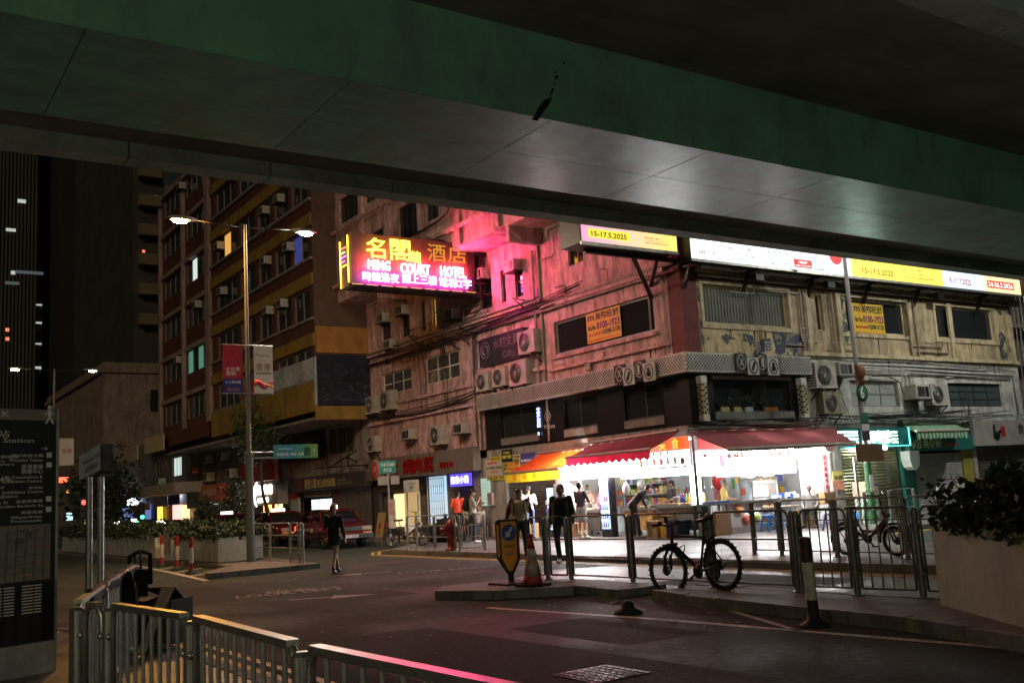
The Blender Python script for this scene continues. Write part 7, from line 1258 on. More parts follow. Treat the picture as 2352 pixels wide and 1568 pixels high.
p = BD(.93, .97, .006); b = MB(); b.ell(p+UZ*.10, (.022, .022, .025), 10, 8); b.bar(p+UZ*.07, p, .03); b.bar(p, p-UZ*.07-dirb*.04, .018); b.bar(p, p-UZ*.07+dirb*.04, .018); b.bar(p+UZ*.06, p-dirb*.05+UZ*.02, .014); b.bar(p+UZ*.06, p+dirb*.05+UZ*.02, .014); b.build('walking_figure', BTX, t)
bpanel(.0, .345, .95, .555, M('map_ground', (.19, .16, .13), .35, 0, .2, 5), 'map'); random.seed(5)
for i in range(26): u = random.uniform(.25, .9); v = random.uniform(.355, .53); bpanel(u, v, u+random.uniform(.03, .09), v+random.uniform(.008, .022), [M('map_'+n, c, .4) for n, c in (('purple', (.10, .07, .13)), ('green', (.15, .20, .06)), ('pink', (.34, .16, .12)), ('grey', (.13, .12, .10)))][i % 4], 'map_block', .005)
b = MB()
for i in range(9): u = .28+i*.075; b.bar(BD(u, .35, .006), BD(u+.02, .55, .006), .012, .003)
for i in range(6): v = .37+i*.03; b.bar(BD(.25, v, .006), BD(.94, v+.012, .006), .010, .003)
for i in range(5): b.bar(BD(.25, .40+i*.025, .006), BD(.5, .50+i*.02, .006), .010, .003)
b.build('map_streets', M('map_street', (.06, .052, .045), .4), t)['kind'] = 'stuff'
bpanel(.0, .235, .44, .335, MATS['map_ground'], 'inset_map'); bpanel(.28, .24, .43, .33, M('map_water', (.05, .15, .19), .35), 'inset_water', .006)
for i in range(10): bt('———  ———', .48, .225+i*.011, .66, .229+i*.011); bt('——— ——', .72, .225+i*.011, .88, .229+i*.011)
# ------------------------------------------------------------------ bags on the railing, bin and cardboard
BAG = M('black_bag', (.010, .010, .010), .75, 0, .2, 6, .6, spec=.2); random.seed(9)
t = thing('rubbish_bags', 'black plastic bags draped along the railing top', 'bags', (2.4, 11, 1))
b = MB(); n_ = 30; rings = []
for i in range(n_):
    u = i/(n_-1); x, y = 1.55+1.28*u, 8.05+4.1*u; hgt = .05+.05*abs(math.sin(i*.7))+.04*random.random(); top_ = 1.09+.03*random.random()
    rings.append([(x-.034, y, top_-.08-hgt*(3 if u < .16 else .8)), (x-.03, y, top_-.05), (x-.01, y, top_-.02), (x+.015, y, top_-.025), (x+.034, y, top_-.06), (x+.03, y, top_-.08-hgt*.5)])
b.loft(rings); b.build('sheet', BAG, t); MB().box((2.75, 12.0, .70), (2.95, 12.2, 1.0)).build('satchel', BAG, t); MB().path([(2.8, 12.0, 1.0), (2.82, 12.05, 1.2), (2.9, 12.15, 1.2), (2.92, 12.2, 1.0)], .012, 5).build('strap', BAG, t); MB().path([(2.8, 12.2, .8), (2.8, 12.2, 1.15), (2.95, 12.35, 1.2), (3.1, 12.5, 1.15), (3.1, 12.5, .8)], .028, 6).build('hoop', BAG, t)
for k, (u, w_) in enumerate(((.6, .10),)):
    x, y = 1.55+1.28*u, 8.05+4.1*u; q = MB(); q.ell((x+.08, y, .86), (.07, w_, .2), 10, 8); q.v = [tuple(Vector(v)+Vector([random.uniform(-.02, .02) for _ in range(3)])) for v in q.v]; q.build('hanging_bag', BAG, t)
p = g(ZR(1100, 900)[0], ZR(1100, 900)[1], .12); t = thing('cardboard_stack', 'open dark box with flattened cardboard leaning behind the railing', 'cardboard', (2.9, 9.4, .12)); DKC = M('dark_card_inside', (.03, .027, .024), .7)
e0, e1 = g(322, 1350, .78), g(399, 1347, .78); f0, f1 = g(318, 1376, .62), g(372, 1381, .62); dd = (e1-e0).normalized(); nn_ = Vector((-dd.y, dd.x, 0))
MB().obox((f0+f1)/2+nn_*.2-UZ*.25, dd*.30, nn_*.22, UZ*.25).build('box', DKC, t); MB().prism([f0+nn_*.42, f1+nn_*.42, e1+nn_*.0, e0], nn_*.02).build('lid', DKC, t); c = g(380, 1400, .6); MB().prism([c-dd*.09-UZ*.45+dd*-.25, c+dd*.0-UZ*.45+dd*-.25, e1+dd*.02, e1-dd*.14+UZ*.02], nn_*-.02).build('cardboard_sheet', M('pinkish_card', (.34, .25, .20), .75, 0, .2, 5), t)
# ------------------------------------------------------------------ planters and shrubs
PLW = M('planter_white', (.46, .47, .42), .7, 0, .2, 2, .2, .75, (.10,.10,.08), (1, 1, .4)); PLT = M('planter_tan', (.33, .345, .28), .7, 0, .15, 2, .2, .4); SOIL = M('soil', (.03, .025, .02), .9)
def shrub(t, fn, n, s, mat, nm='foliage'): b = MB(); leaves(b, n, fn, s); return b.build(nm, mat, t)
def planter_x(label, x0, y0, x1, y1, z0, h, n, hh, mats=LEAFD):
    t = thing('planter', label, 'planter', ((x0+x1)/2, y0, z0)); b = MB(); b.box((x0, y0, z0+.03), (x1, y1, z0+h)); b.build('trough', PLW, t); MB().box((x0+.08, y0+.08, z0+h-.02), (x1-.08, y1-.08, z0+h+.006)).build('soil', SOIL, t)
    s = thing('shrub', label.replace('planter', 'shrub bed').replace('trough', 'shrub bed')+' top', 'shrub', ((x0+x1)/2, y0, z0+h))
    def f(): y = random.uniform(y0-.1, y1+.1); x = random.uniform(x0-.22, x1+.2); return Vector((x, y, z0+h+random.random()**.8*(hh*(.75+.3*math.sin(y*2.1)+.15*math.sin(y*5.3)))))
    shrub(s, f, n, .16, mats); b = MB()
    for i in range(10): y = y0+(y1-y0)*(i+.5)/10; b.tube(((x0+x1)/2, y, z0+h), ((x0+x1)/2+random.uniform(-.2, .2), y+random.uniform(-.2, .2), z0+h+hh*.7), .02, .008, 5)
    b.build('stems', WOODB, s)
planter_x('nearer white planter on the central reservation', 9.08, 29.0, 10.4, 33.6, .13, .72, 4200, .42); planter_x('long white planter stretching away on the central reservation', 8.95, 35.4, 10.4, 52.5, .13, .72, 8000, .5)
t = thing('utility_box', 'grey cabinet between the two white planters', 'cabinet', (9.3, 34.5, .13)); MB().box((9.1, 34.0, .13), (10.0, 34.9, 1.2)).build('body', PLW, t); MB().box((9.09, 34.1, .3), (9.098, 34.8, 1.1)).build('door', GREYWALL, t)
# big planter at the right edge
A_ = Vector((9.95, 6.71, .13)); du = Vector((-.57, -.82, 0)).normalized(); dv = Vector((.82, -.57, 0)).normalized()
A_ = g(2160, 1388, .13); t = thing('planter', 'large tan planter with dark shrub at the right edge', 'planter', A_); Lp, Wp, Hp = 2.6, 1.3, .86
MB().obox(A_+du*Lp/2+dv*Wp/2+UZ*Hp/2, du*Lp/2, dv*Wp/2, UZ*Hp/2).build('trough', PLT, t); MB().obox(A_+du*Lp/2+dv*Wp/2+UZ*(Hp+.002), du*(Lp/2-.08), dv*(Wp/2-.08), UZ*.004).build('soil', SOIL, t)
t = thing('shrub', 'dark leafy shrub spilling from the large tan planter', 'shrub', A_+UZ*Hp)
def fbig():
    while True:
        u = random.uniform(.3, 2.9); v = random.uniform(-.1, 1.4); z = random.uniform(-.05, .9); top = .07+.40*min(1, max(0, (u-.4)/.8))**.8+.09*math.sin(u*7)+.07*math.sin(v*9+u*4)
        if z < top: return A_+du*u+dv*v+UZ*(Hp+z)
LEAFK = M('leaf_very_dark', (.014, .024, .010), .6, 0, .4, 6); shrub(t, fbig, 5200, .10, LEAFK); shrub(t, fbig, 1500, .14, LEAFD); b = MB()
for i in range(24): u, v = random.uniform(.3, 2.4), random.uniform(.2, 1.1); b.path([A_+du*u+dv*v+UZ*Hp, A_+du*(u+random.uniform(-.1, .1))+dv*v+UZ*(Hp+.35), A_+du*(u+random.uniform(-.3, .2))+dv*(v+random.uniform(-.2, .2))+UZ*(Hp+.5)], [.02, .014, .006], 5)
for i in range(14): u, v = random.uniform(.3, .6), random.uniform(.1, .9); b.path([A_+du*(u+.3)+dv*v+UZ*Hp, A_+du*u+dv*v+UZ*(Hp+.3), A_+du*(u-.22)+dv*v+UZ*(Hp+random.uniform(.25, .55))], [.014, .01, .004], 5)
b.build('stems', WOODB, t); shrub(t, lambda: A_+du*random.uniform(.1, .6)+dv*random.uniform(-.1, 1.0)+UZ*(Hp+random.uniform(-.05, .5)), 500, .09, LEAFD)
# ------------------------------------------------------------------ street trees
def tree(label, base, pts, crown, n, s, mat, seedv):
    random.seed(seedv); t = thing('street_tree', label, 'tree', base); b = MB(); b.path(pts, [.13-.075*i/(len(pts)-1) for i in range(len(pts))], 8); top = vv(pts[-1]); br = []
    for i in range(14): c = random.choice(crown); e = vv(c[0])+Vector([random.uniform(-1, 1)*c[1]*.7 for _ in range(3)]); m_ = vv(pts[-2]).lerp(top, random.random()); b.path([m_, m_.lerp(e, .5)+Vector((0, 0, .15)), e], [.035, .02, .008], 5)
    b.build('trunk', M('bark', (.07, .055, .04), .85, 0, .3, 6, .4), t)
    def f():
        while True:
            c = random.choices(crown, [q[1]**2 for q in crown])[0]; d = Vector([random.gauss(0, .5) for _ in range(3)])
            if d.length < 1.1: return vv(c[0])+d*c[1]
    shrub(t, f, n, s, mat, 'crown'); return t
bt_ = fx(*ZO(265, 760), 17.4); B = Vector((17.4, bt_.y, PZ)); T = lambda x, y: fx(*ZO(x, y), 17.4)
tree('slim leaning street tree behind the parked taxis', B, [B, T(270, 690), T(235, 590), T(210, 500), T(195, 330), T(190, 150), T(180, 40)], [(T(170, 60), 1.2), (T(260, 0), 1.1), (T(100, -20), 1.3), (T(200, -180), 1.5), (T(80, -140), 1.2), (T(300, -120), 1.0), (T(150, -260), 1.2)], 2000, .2, LEAF, 3)
T2 = lambda x, y: fx(*ZL(x, y), 17.3); B2 = Vector((17.3, T2(1900, 950).y, PZ)); tree('narrow leafy street tree left of the lit restaurant sign', B2, [B2, T2(1905, 850), T2(1910, 700), T2(1915, 600)], [(T2(1905, 560), .7), (T2(1900, 640), .8), (T2(1915, 720), .8), (T2(1890, 800), .7), (T2(1920, 850), .6)], 900, .18, LEAFD, 4)
T3 = lambda x, y: fx(*ZL(x, y), 15.5); B3 = Vector((15.5, T3(580, 900).y, PZ)); tree('dark dense street tree far down the road', B3, [B3, T3(590, 820), T3(600, 700), T3(600, 600)], [(T3(620, 560), 2.6), (T3(560, 680), 2.5), (T3(650, 680), 2.3), (T3(600, 800), 2.2), (T3(520, 620), 1.8), (T3(380, 690), 2.0), (T3(330, 640), 1.8)], 2600, .4, LEAFD, 5)
T4 = lambda x, y: fx(*ZL(x, y), 17.3); B4 = Vector((17.3, T4(1640, 900).y, PZ)); tree('small dark street tree before the closed shutters', B4, [B4, T4(1645, 860), T4(1640, 800)], [(T4(1630, 780), .7), (T4(1650, 840), .7), (T4(1610, 850), .6)], 700, .2, LEAFD, 6)
# ------------------------------------------------------------------ traffic lights and odd lights far down the road
def tlight(label, px, Y, cols):
    p = fy(*px, Y); t = thing('traffic_light', label, 'traffic light', (p.x, Y, 0)); MB().tube((p.x, Y, 0), (p.x, Y, p.z+.6), .07, n=8).build('pole', DARKSTEEL, t); MB().box((p.x-.17, Y-.2, p.z-.55), (p.x+.17, Y-.05, p.z+.55)).build('head', BLACK, t)
    for i, c in enumerate(cols): MB().ell((p.x, Y-.21, p.z+.35-i*.35), (.12, .03, .12), 12, 6).build('lens', EM('signal_%s' % c[1], c[0], 6) if c else BLACK, t)
RD, GN = ((1, .03, .02), 'red'), ((.05, 1, .35), 'green')
tlight('red traffic light beside the twin sign posts', ZL(360, 795), 55, (RD, None, None)); tlight('traffic light far down the road behind the hedge', ZL(905, 865), 70, (None, None, GN)); tlight('green signal over the far hedge', ZL(965, 815), 66, (None, None, GN))
for lab, x0, y0, x1, y1, Y, c, s_ in (('red neon shop sign far behind the map board', 118, 465, 210, 515, 90, (1, .05, .02), 5), ('green end of the far neon sign', 212, 482, 262, 512, 90, (.1, 1, .3), 4), ('orange blinking sign under the far neon', 195, 595, 218, 622, 90, (1, .35, .02), 2), ('pale lit bus panel far down the road', 192, 830, 255, 905, 85, (.5, .8, .85), 1), ('tall yellow lit panel far down the road', 348, 820, 384, 960, 85, (1, .6, .12), .6), ('low white headlight glow behind the hedge', 675, 922, 740, 955, 75, (.8, .85, 1), 5), ('white roof light behind the hedge', 1125, 915, 1210, 942, 50, (1, .98, .9), 5), ('white lamp low over the planter', 865, 895, 915, 935, 60, (.9, .95, 1), 3)):
    a, c_ = fy(*ZL(x0, y0), Y), fy(*ZL(x1, y1), Y); t = thing('distant_light', lab, 'light', (a.x, Y, c_.z)); MB().box((a.x, Y, c_.z), (c_.x, Y+.15, a.z)).build('panel', EM('far_glow_%d' % x0, c, s_), t)
# ------------------------------------------------------------------ hydrant, bags, parked carrier bike
p = g(*ZO(1950, 1015), PZ); t = thing('fire_hydrant', 'dark red cast iron fire hydrant behind the railing', 'hydrant', (p.x, p.y, PZ)); HR = M('hydrant_red', (.20, .015, .015), .4, 0, .2, 8)
MB().lathe((p.x, p.y, PZ), [(.19, 0), (.19, .05), (.13, .07), (.12, .3), (.14, .32), (.14, .36), (.125, .38), (.125, .62), (.17, .64), (.17, .7), (.15, .78), (.09, .86), (.04, .89)], 18).build('barrel', HR, t)
for s in (-1, 1): q = Vector((p.x, p.y, PZ+.6)); e = q+rt_*s*.26+Vector((0, 0, -.03)); b = MB(); b.tube(q, e, .08, .09, 12); b.tube(e, e+rt_*s*.06, .11, .1, 12); b.build('outlet', HR, t)
random.seed(12)
for lab, x, y, r in (('large black rubbish bag on top of the heap', 1790, 800, .4), ('black rubbish bag low at the heap front', 1810, 900, .34), ('black rubbish bag at the left of the heap', 1720, 880, .42), ('black rubbish bag at the right of the heap', 1880, 890, .36)):
    p = g(*ZO(x, 955), PZ); d = p+Vector((.9, .8, 0)); z = PZ+(955-y)*.25*d.xy.length/PX_F*.6+.12; t = thing('rubbish_bag', lab, 'bag', (d.x, d.y, PZ)); b = MB(); b.ell((d.x, d.y, max(z, PZ+r*.7)), (r, r, r*.85), 14, 10); b.v = [tuple(Vector(v)+Vector((random.uniform(-.05, .05), random.uniform(-.05, .05), random.uniform(-.04, .04)))) for v in b.v]; b.build('sack', BAG, t); q = Vector((d.x, d.y, max(z, PZ+r*.7)+r*.8)); MB().tube(q, q+Vector((.03, .02, .14)), .03, .09, 7).build('knot', BAG, t)
p = g(*ZO(1600, 945), PZ); t = thing('crate', 'white plastic delivery box behind the railing', 'box', (p.x, p.y, PZ)); MB().obox((p.x, p.y, .55), rt_*.28, nr_*.2, UZ*.20).build('box', WHITE, t); MB().obox((p.x, p.y, .77), rt_*.29, nr_*.21, UZ*.02).build('lid', WHITE, t); text('KSK', Vector((p.x, p.y, .58))-rt_*.24+nr_*.202, rt_, UZ, .14, .06, INKD, t)
t = thing('hand_truck', 'folding trolley under the white delivery box', 'trolley', (p.x, p.y, PZ)); b = MB()
for s in (-.2, .2): b.bar(Vector((p.x, p.y, .18))+rt_*s+nr_*.12, Vector((p.x, p.y, .33))+rt_*s+nr_*.12, .03)
b.obox((p.x, p.y, .335), rt_*.28, nr_*.2, UZ*.012); b.build('frame', DARKSTEEL, t)
for s in (-.2, .2): MB().torus(Vector((p.x, p.y, .20))+rt_*s, rt_, .06, .02, 14, 5).build('wheel', RUB, t)
# unseen post-top lanterns added on the near pavement to light the flyover and foreground
def lantern(label, x, y, m, h=4.4):
    t = thing('street_lamp', label, 'street lamp', (x, y, .12), 'added fill lanterns on the near pavement'); MB().tube((x, y, .12), (x, y, h), .07, .05, 12).build('post', POLE, t); MB().ell((x, y, h+.22), (.22, .22, .22), 18, 12).build('globe', m, t); MB().lathe((x, y, h+.42), [(.2, 0), (.12, .07), (.02, .1)], 14).build('cap', DARKSTEEL, t)
NLS = EM('fill_lantern_warm', (1.0, .95, .72), 100); NLW = EM('fill_lantern_white', (.90, 1.0, .80), 66)
lantern('low globe lantern added out of view left of the foreground railing', -6, 3.5, NLS, 2.8)
for x in (-6, 5, 16): lantern('added globe lantern on the pavement behind the viewer, %s' % {-6: 'left one', 5: 'middle one', 16: 'right one'}[x], x, -7, NLW, 3.0)
# unseen road lamps added on the flyover deck to brighten the corner building front
def fill_deck_lamp(label, x, st_):
    t = thing('street_lamp', label, 'street lamp', (x, 12.6, 7.3), 'added fill lamps on the flyover deck'); MB().tube((x, 12.6, 7.3), (x, 12.6, 10.6), .07, .05, 10).build('post', POLE, t); MB().path([(x, 12.6, 10.55), (x, 13.2, 10.75), (x, 13.9, 10.75)], .03, 6).build('arm', POLE, t); MB().box((x-.12, 13.8, 10.72), (x+.12, 14.4, 10.82)).build('lamp_head', POLE, t); MB().box((x-.10, 13.84, 10.69), (x+.10, 14.36, 10.718)).build('lamp_glass', EM('fill_deck_led_%d' % int(st_), (.98, 1.0, .92), st_), t)
fill_deck_lamp('unseen road lamp added on the flyover deck to light the peeling front', 31.5, 1350); fill_deck_lamp('unseen road lamp added on the flyover deck to light the street corner', 19.0, 350)
# ------------------------------------------------------------------ people
def ring(c, ax, a, b, n=12, fwd=Vector((0, 1, 0))):
    ax = ax.normalized(); f = (fwd-ax*fwd.dot(ax)).normalized(); s = f.cross(ax).normalized()
    return [c+s*(a*math.cos(2*math.pi*i/n))+f*(b*math.sin(2*math.pi*i/n)) for i in range(n)]
def limb(b, pts, rs):
    b.path(pts, rs, 10)
    for p, r in zip(pts, rs): b.ell(p, (r, r, r), 10, 6)
SKIN = M('skin', (.42, .25, .17), .55, 0, .08, 12); SKINT = M('skin_tan', (.34, .19, .12), .55, 0, .08, 12); HAIRK = M('hair_black', (.012, .010, .009), .45, 0, .3, 30); HAIRG = M('hair_grey', (.16, .15, .14), .55, 0, .3, 30); HAIRB = M('hair_brown', (.30, .17, .08), .4, 0, .3, 25)
def person(label, loc, face, h=1.70, top=None, bottom=None, shoe=None, hair=HAIRK, sleeves='long', legs='long', J=None, skin=SKIN, hairstyle='short', cap=None, skirt=False, seated=False, head=(0, 0), bulk=1.0, extra=None, hem=.0, jacket=None, glasses=False, sock=None):
    """built facing +y round the origin, feet at z 0; J overrides joints"""
    t = thing('person', label, 'person'); s = h/1.72
    j = dict(pelvis=(0, 0, .95), chest=(0, .0, 1.27), neck=(0, -.005, 1.46), head=(0, .02, 1.60), shl=(-.185, -.01, 1.40), shr=(.185, -.01, 1.40), ell=(-.245, -.04, 1.11), elr=(.245, -.04, 1.11), wrl=(-.26, .06, .87), wrr=(.26, .06, .87), hil=(-.095, 0, .91), hir=(.095, 0, .91), knl=(-.10, .03, .50), knr=(.10, .03, .50), anl=(-.105, -.01, .085), anr=(.105, -.01, .085), tol=(-.12, .17, .03), tor=(.12, .17, .03))
    j.update(J or {}); j = {k: Vector(v)*s for k, v in j.items()}; B = bulk
    nk = (j['head']-j['neck']).normalized(); hd = j['head']; hf = Vector((math.sin(head[0]), math.cos(head[0]), -math.sin(head[1]))).normalized()
    sd = hf.cross(UZ).normalized(); hu = sd.cross(hf).normalized(); R = Matrix((sd, hf, hu)).transposed()
    # ---- body: one continuous surface
    b = MB(); b.ell(hd, (.078*s, .096*s, .118*s), 16, 12, 0, R); b.ell(hd+hf*.025*s-hu*.055*s, (.058*s, .066*s, .06*s), 12, 8, 0, R); b.ell(hd+hf*.098*s-hu*.015*s, (.013*s, .02*s, .026*s), 8, 6, 0, R)
    for q in (-1, 1): b.ell(hd+sd*q*.078*s-hu*.012*s, (.012*s, .024*s, .034*s), 8, 6, 0, R)
    b.tube(j['neck']-nk*.06*s, hd-hu*.05*s-hf*.015*s, .054*s, .05*s, 10)
    sp = (j['neck']-j['pelvis']).normalized()
    b.loft([ring(j['pelvis']-sp*.05*s, sp, .13*s, .09*s), ring(j['pelvis'].lerp(j['chest'], .5), sp, .12*s*B, .085*s*B), ring(j['chest'], sp, .14*s*B, .10*s*B), ring(j['neck']-sp*.05*s, sp, .10*s, .06*s)])
    ex = MB(); 
    for q in 'lr':
        limb(b, [j['sh'+q], j['el'+q], j['wr'+q]], [.046*s, .038*s, .026*s]); limb(b, [j['hi'+q], j['kn'+q], j['an'+q]], [.075*s, .052*s, .036*s])
        limb(b, [j['an'+q], j['to'+q]], [.036*s, .028*s])
        d = (j['wr'+q]-j['el'+q]).normalized(); a = d.cross(Vector((0, 0, 1))); a = a.normalized() if a.length > .1 else Vector((0, 1, 0)); sg_ = -1 if q == 'l' else 1
        sidev = Vector((0, 1, 0))-d*d.y; sidev = sidev.normalized() if sidev.length > .1 else Vector((0, 0, 1)); pal = j['wr'+q]+d*.05*s; nrm_ = d.cross(sidev).normalized()
        b.obox(pal, d*.048*s, sidev*.036*s, nrm_*.013*s)
        for k in range(4):
            f0 = pal+d*.045*s+sidev*(.027-.018*k)*s; L = (.072, .08, .075, .06)[k]*s; c1 = f0+d*L*.5-nrm_*sg_*.008*s*0+sidev*0; c2 = c1+(d*.8+Vector((0, 0, -.2)) if abs(d.z) < .7 else d*.8+Vector((-sg_*.35, .1, 0)))*L*.5; ex.path([f0, c1, c2], [.0095*s, .009*s, .007*s], 6)
        f0 = pal-d*.02*s+sidev*.034*s; ex.path([f0, f0+(d*.6+sidev*.6)*.035*s, f0+(d*.95+sidev*.55)*.065*s], [.011*s, .010*s, .008*s], 6)
    no_remesh(b, 'body', skin, t, .013, 3, ex)
    # ---- face details
    b = MB()
    for q in (-1, 1): b.ell(hd+hf*.087*s+sd*q*.031*s+hu*.004*s, (.011*s, .006*s, .006*s), 8, 6, 0, R); b.obox(hd+hf*.09*s+sd*q*.032*s+hu*.026*s, sd*.016*s, hf*.004*s, hu*.003*s)
    b.build('eyes', HAIRK, t); b = MB(); b.ell(hd+hf*.086*s-hu*.062*s, (.024*s, .007*s, .006*s), 8, 6, 0, R); b.build('mouth', M('lips', (.30, .10, .08), .5), t)
    if glasses: b = MB(); [b.torus(hd+hf*.104*s+sd*q*.033*s+hu*.002*s, hf, .024*s, .003*s, 14, 4) for q in (-1, 1)]; b.bar(hd+hf*.106*s-sd*.01*s, hd+hf*.106*s+sd*.01*s, .004*s); [b.bar(hd+hf*.1*s+sd*q*.056*s, hd-hf*.0*s+sd*q*.082*s, .003*s) for q in (-1, 1)]; b.build('glasses', BLACK, t)
    # ---- hair
    if hairstyle != 'bald':
        b = MB(); b.ell(hd+hu*.028*s-hf*.022*s, (.088*s, .098*s, .104*s), 16, 10, 0, R); b.ell(hd-hf*.055*s-hu*.02*s, (.078*s, .06*s, .08*s), 14, 8, 0, R)
        if hairstyle == 'long':
            for i, (q, w, l) in enumerate(((-.02, .08, .16), (-.055, .085, .10), (-.05, .082, -.02), (-.055, .075, -.14), (-.06, .06, -.26), (-.06, .035, -.34))): b.ell(hd+hf*q*s*1.3+hu*(l-.09)*s, (w*s, .05*s, .085*s), 12, 8)
        if hairstyle == 'bun': b.ell(hd-hf*.10*s+hu*.03*s, (.045*s, .04*s, .045*s), 10, 8)
        if hairstyle == 'fringe': b.ell(hd+hf*.05*s+hu*.07*s, (.075*s, .05*s, .04*s), 12, 8, 0, R)
        no_remesh(b, 'hair', hair, t, .012, 2)
    if cap: b = MB(); b.ell(hd+hu*.055*s-hf*.005*s, (.092*s, .105*s, .08*s), 16, 10, 0, R); no_remesh(b, 'cap', cap, t, .012, 2); c = hd+hu*.055*s+hf*.09*s; MB().prism([c-sd*.075*s, c+sd*.075*s, c+sd*.055*s+hf*.07*s-hu*.012*s, c-sd*.055*s+hf*.07*s-hu*.012*s], hu*.008*s).build('cap_brim', cap, t)
    # ---- upper garment
    fr = 1.0; b = MB(); lo = j['pelvis']-sp*(.03+hem)*s
    b.loft([ring(lo, sp, .165*s*B, .115*s*B, 14), ring(j['pelvis'].lerp(j['chest'], .45), sp, .155*s*B, .112*s*B, 14), ring(j['chest'], sp, .175*s*B, .122*s*B, 14), ring(j['neck'].lerp(j['chest'], .35), sp, .165*s*B, .10*s*B, 14), ring(j['neck']-sp*.015*s, sp, .075*s, .068*s, 14)])
    for q in 'lr':
        if sleeves == 'long': limb(b, [j['sh'+q], j['el'+q], j['el'+q].lerp(j['wr'+q], .93)], [.066*s*B, .052*s, .040*s])
        elif sleeves == 'short': limb(b, [j['sh'+q], j['sh'+q].lerp(j['el'+q], .75)], [.068*s*B, .060*s])
    no_remesh(b, 'top', top, t, .017, 4)
    if jacket: # open jacket over the shirt
        b = MB()
        for q, sg_ in (('l', -1), ('r', 1)):
            sdv = Vector((sg_, 0, 0)); rr = []
            for c, a_, d_ in ((lo-sp*.06*s, .235, .17), (j['pelvis'].lerp(j['chest'], .5), .22, .155), (j['chest'], .225, .155), (j['neck'].lerp(j['chest'], .3), .195, .12)): rr.append([c+Vector((sg_*a_*s*math.cos(v), d_*s*math.sin(v), 0)) for v in [math.radians(x) for x in (62, 40, 15, -15, -45, -75, -90, -90, -75, -45, -15, 15, 40, 62)][:7]]+[c+Vector((sg_*(a_-.018)*s*math.cos(v), (d_-.018)*s*math.sin(v), 0)) for v in [math.radians(x) for x in (-90, -75, -45, -15, 15, 40, 62)]])
            b.loft(rr); limb(b, [j['sh'+q], j['el'+q], j['el'+q].lerp(j['wr'+q], .95)], [.075*s, .062*s, .05*s])
        no_remesh(b, 'jacket', jacket, t, .016, 3)
    # ---- lower garment
    b = MB()
    if skirt:
        b.loft([ring(j['pelvis']+sp*.08*s, UZ, .14*s, .10*s, 14), ring(j['pelvis']-UZ*.08*s, UZ, .175*s, .13*s, 14), ring(j['pelvis']-UZ*.26*s, UZ, .17*s, .13*s, 14)]); no_remesh(b, 'skirt', bottom, t, .016, 3)
    else:
        b.ell(j['pelvis']-sp*.02*s, (.165*s*B, .118*s*B, .13*s), 14, 10)
        for q in 'lr':
            if legs == 'long': limb(b, [j['hi'+q], j['kn'+q], j['an'+q].lerp(j['kn'+q], .06)], [.092*s*B, .068*s, .058*s])
            else: limb(b, [j['hi'+q], j['hi'+q].lerp(j['kn'+q], .78)], [.098*s*B, .092*s])
        no_remesh(b, 'trousers' if legs == 'long' else 'shorts', bottom, t, .017, 4)
    if sock:
        b = MB(); [limb(b, [j['an'+q], j['an'+q].lerp(j['kn'+q], .35)], [.045*s, .05*s]) for q in 'lr']; b.build('socks', sock, t)
    if shoe:
        for q in 'lr':
            b = MB(); a, c = j['an'+q], j['to'+q]; d = (c-a); d.z = 0; d = d.normalized() if d.length > .01 else Vector((0, 1, 0)); b.ell(a+d*.06*s-UZ*.035*s, (.05*s, .05*s, .045*s), 10, 8); m_ = a.lerp(c, .6); rot = Matrix.Rotation(math.atan2(-d.x, d.y), 3, 'Z'); zc = min(a.z-.035*s, c.z+.012); b.ell(Vector((m_.x, m_.y, zc)), (.047*s, .135*s, .042*s), 12, 8, 0, rot); b.ell(Vector((a.x, a.y, a.z-.03*s)), (.042*s, .05*s, .05*s), 10, 8); o = no_remesh(b, 'shoe', shoe, t, .012, 2)
    if extra: extra(t, j, s, hf)
    t.location = loc; t.rotation_euler = (0, 0, math.atan2(-face[0], face[1])); return t
C_ = lambda n, c, r=.8: M('cloth_'+n, c, r, 0, .3, 11, .8)
def at(x, y, z=PZ): p = g(x, y, z); return (p.x, p.y, z)
TOCAM = lambda l: (-l[0], -l[1])
# woman in black crossing the road
def bag_w(t, j, s, hf):
    M_ = M('tan_leather', (.24, .16, .09), .45); c = Vector((-.17, .13, .80))*s; b = MB(); b.loft([[c+Vector((x*.13, y*.05, z)) for x, y in ((-1, -1), (1, -1), (1, 1), (-1, 1))] for z in (-.09, .0, .07)]); b.build('handbag', M_, t); MB().path([c+Vector((-.1, 0, .07)), c+Vector((-.06, 0, .13)), c+Vector((.06, 0, .13)), c+Vector((.1, 0, .07))], .009, 5).build('handbag_handle', M_, t); MB().path([c+Vector((.0, .02, .07)), Vector((-.06, .15, 1.1))*s, Vector((.06, .12, 1.32))*s, Vector((.12, .02, 1.44))*s, Vector((.05, -.13, 1.25))*s, c+Vector((.02, -.03, .07))], .009, 5).build('handbag_strap', M_, t)
    b = MB()
    for q in 'lr': a = j['an'+q]; b.tube((a.x, a.y-.06, a.z-.06), (a.x, a.y-.07, .0), .012, .006, 6); b.torus((a.x, a.y, a.z+.03), (0, 0, 1), .042, .006, 14, 4)
    b.build('heels', BLACK, t)
l = at(770, 1316, 0); p = person('woman in a black dress with long fair hair and tan handbag crossing the road', l, (.75, .65), 1.62, C_('black', (.008, .008, .009)), C_('black', (0, 0, 0)), BLACK, HAIRB, 'long', skirt=True, hairstyle='long', J=dict(knl=(-.05, .16, .52), anl=(-.03, .22, .13), tol=(-.03, .36, .04), knr=(.06, -.06, .52), anr=(.07, -.25, .17), tor=(.07, -.12, .04), wrl=(-.16, .26, 1.22), ell=(-.25, .02, 1.12)), hem=.08, extra=bag_w)
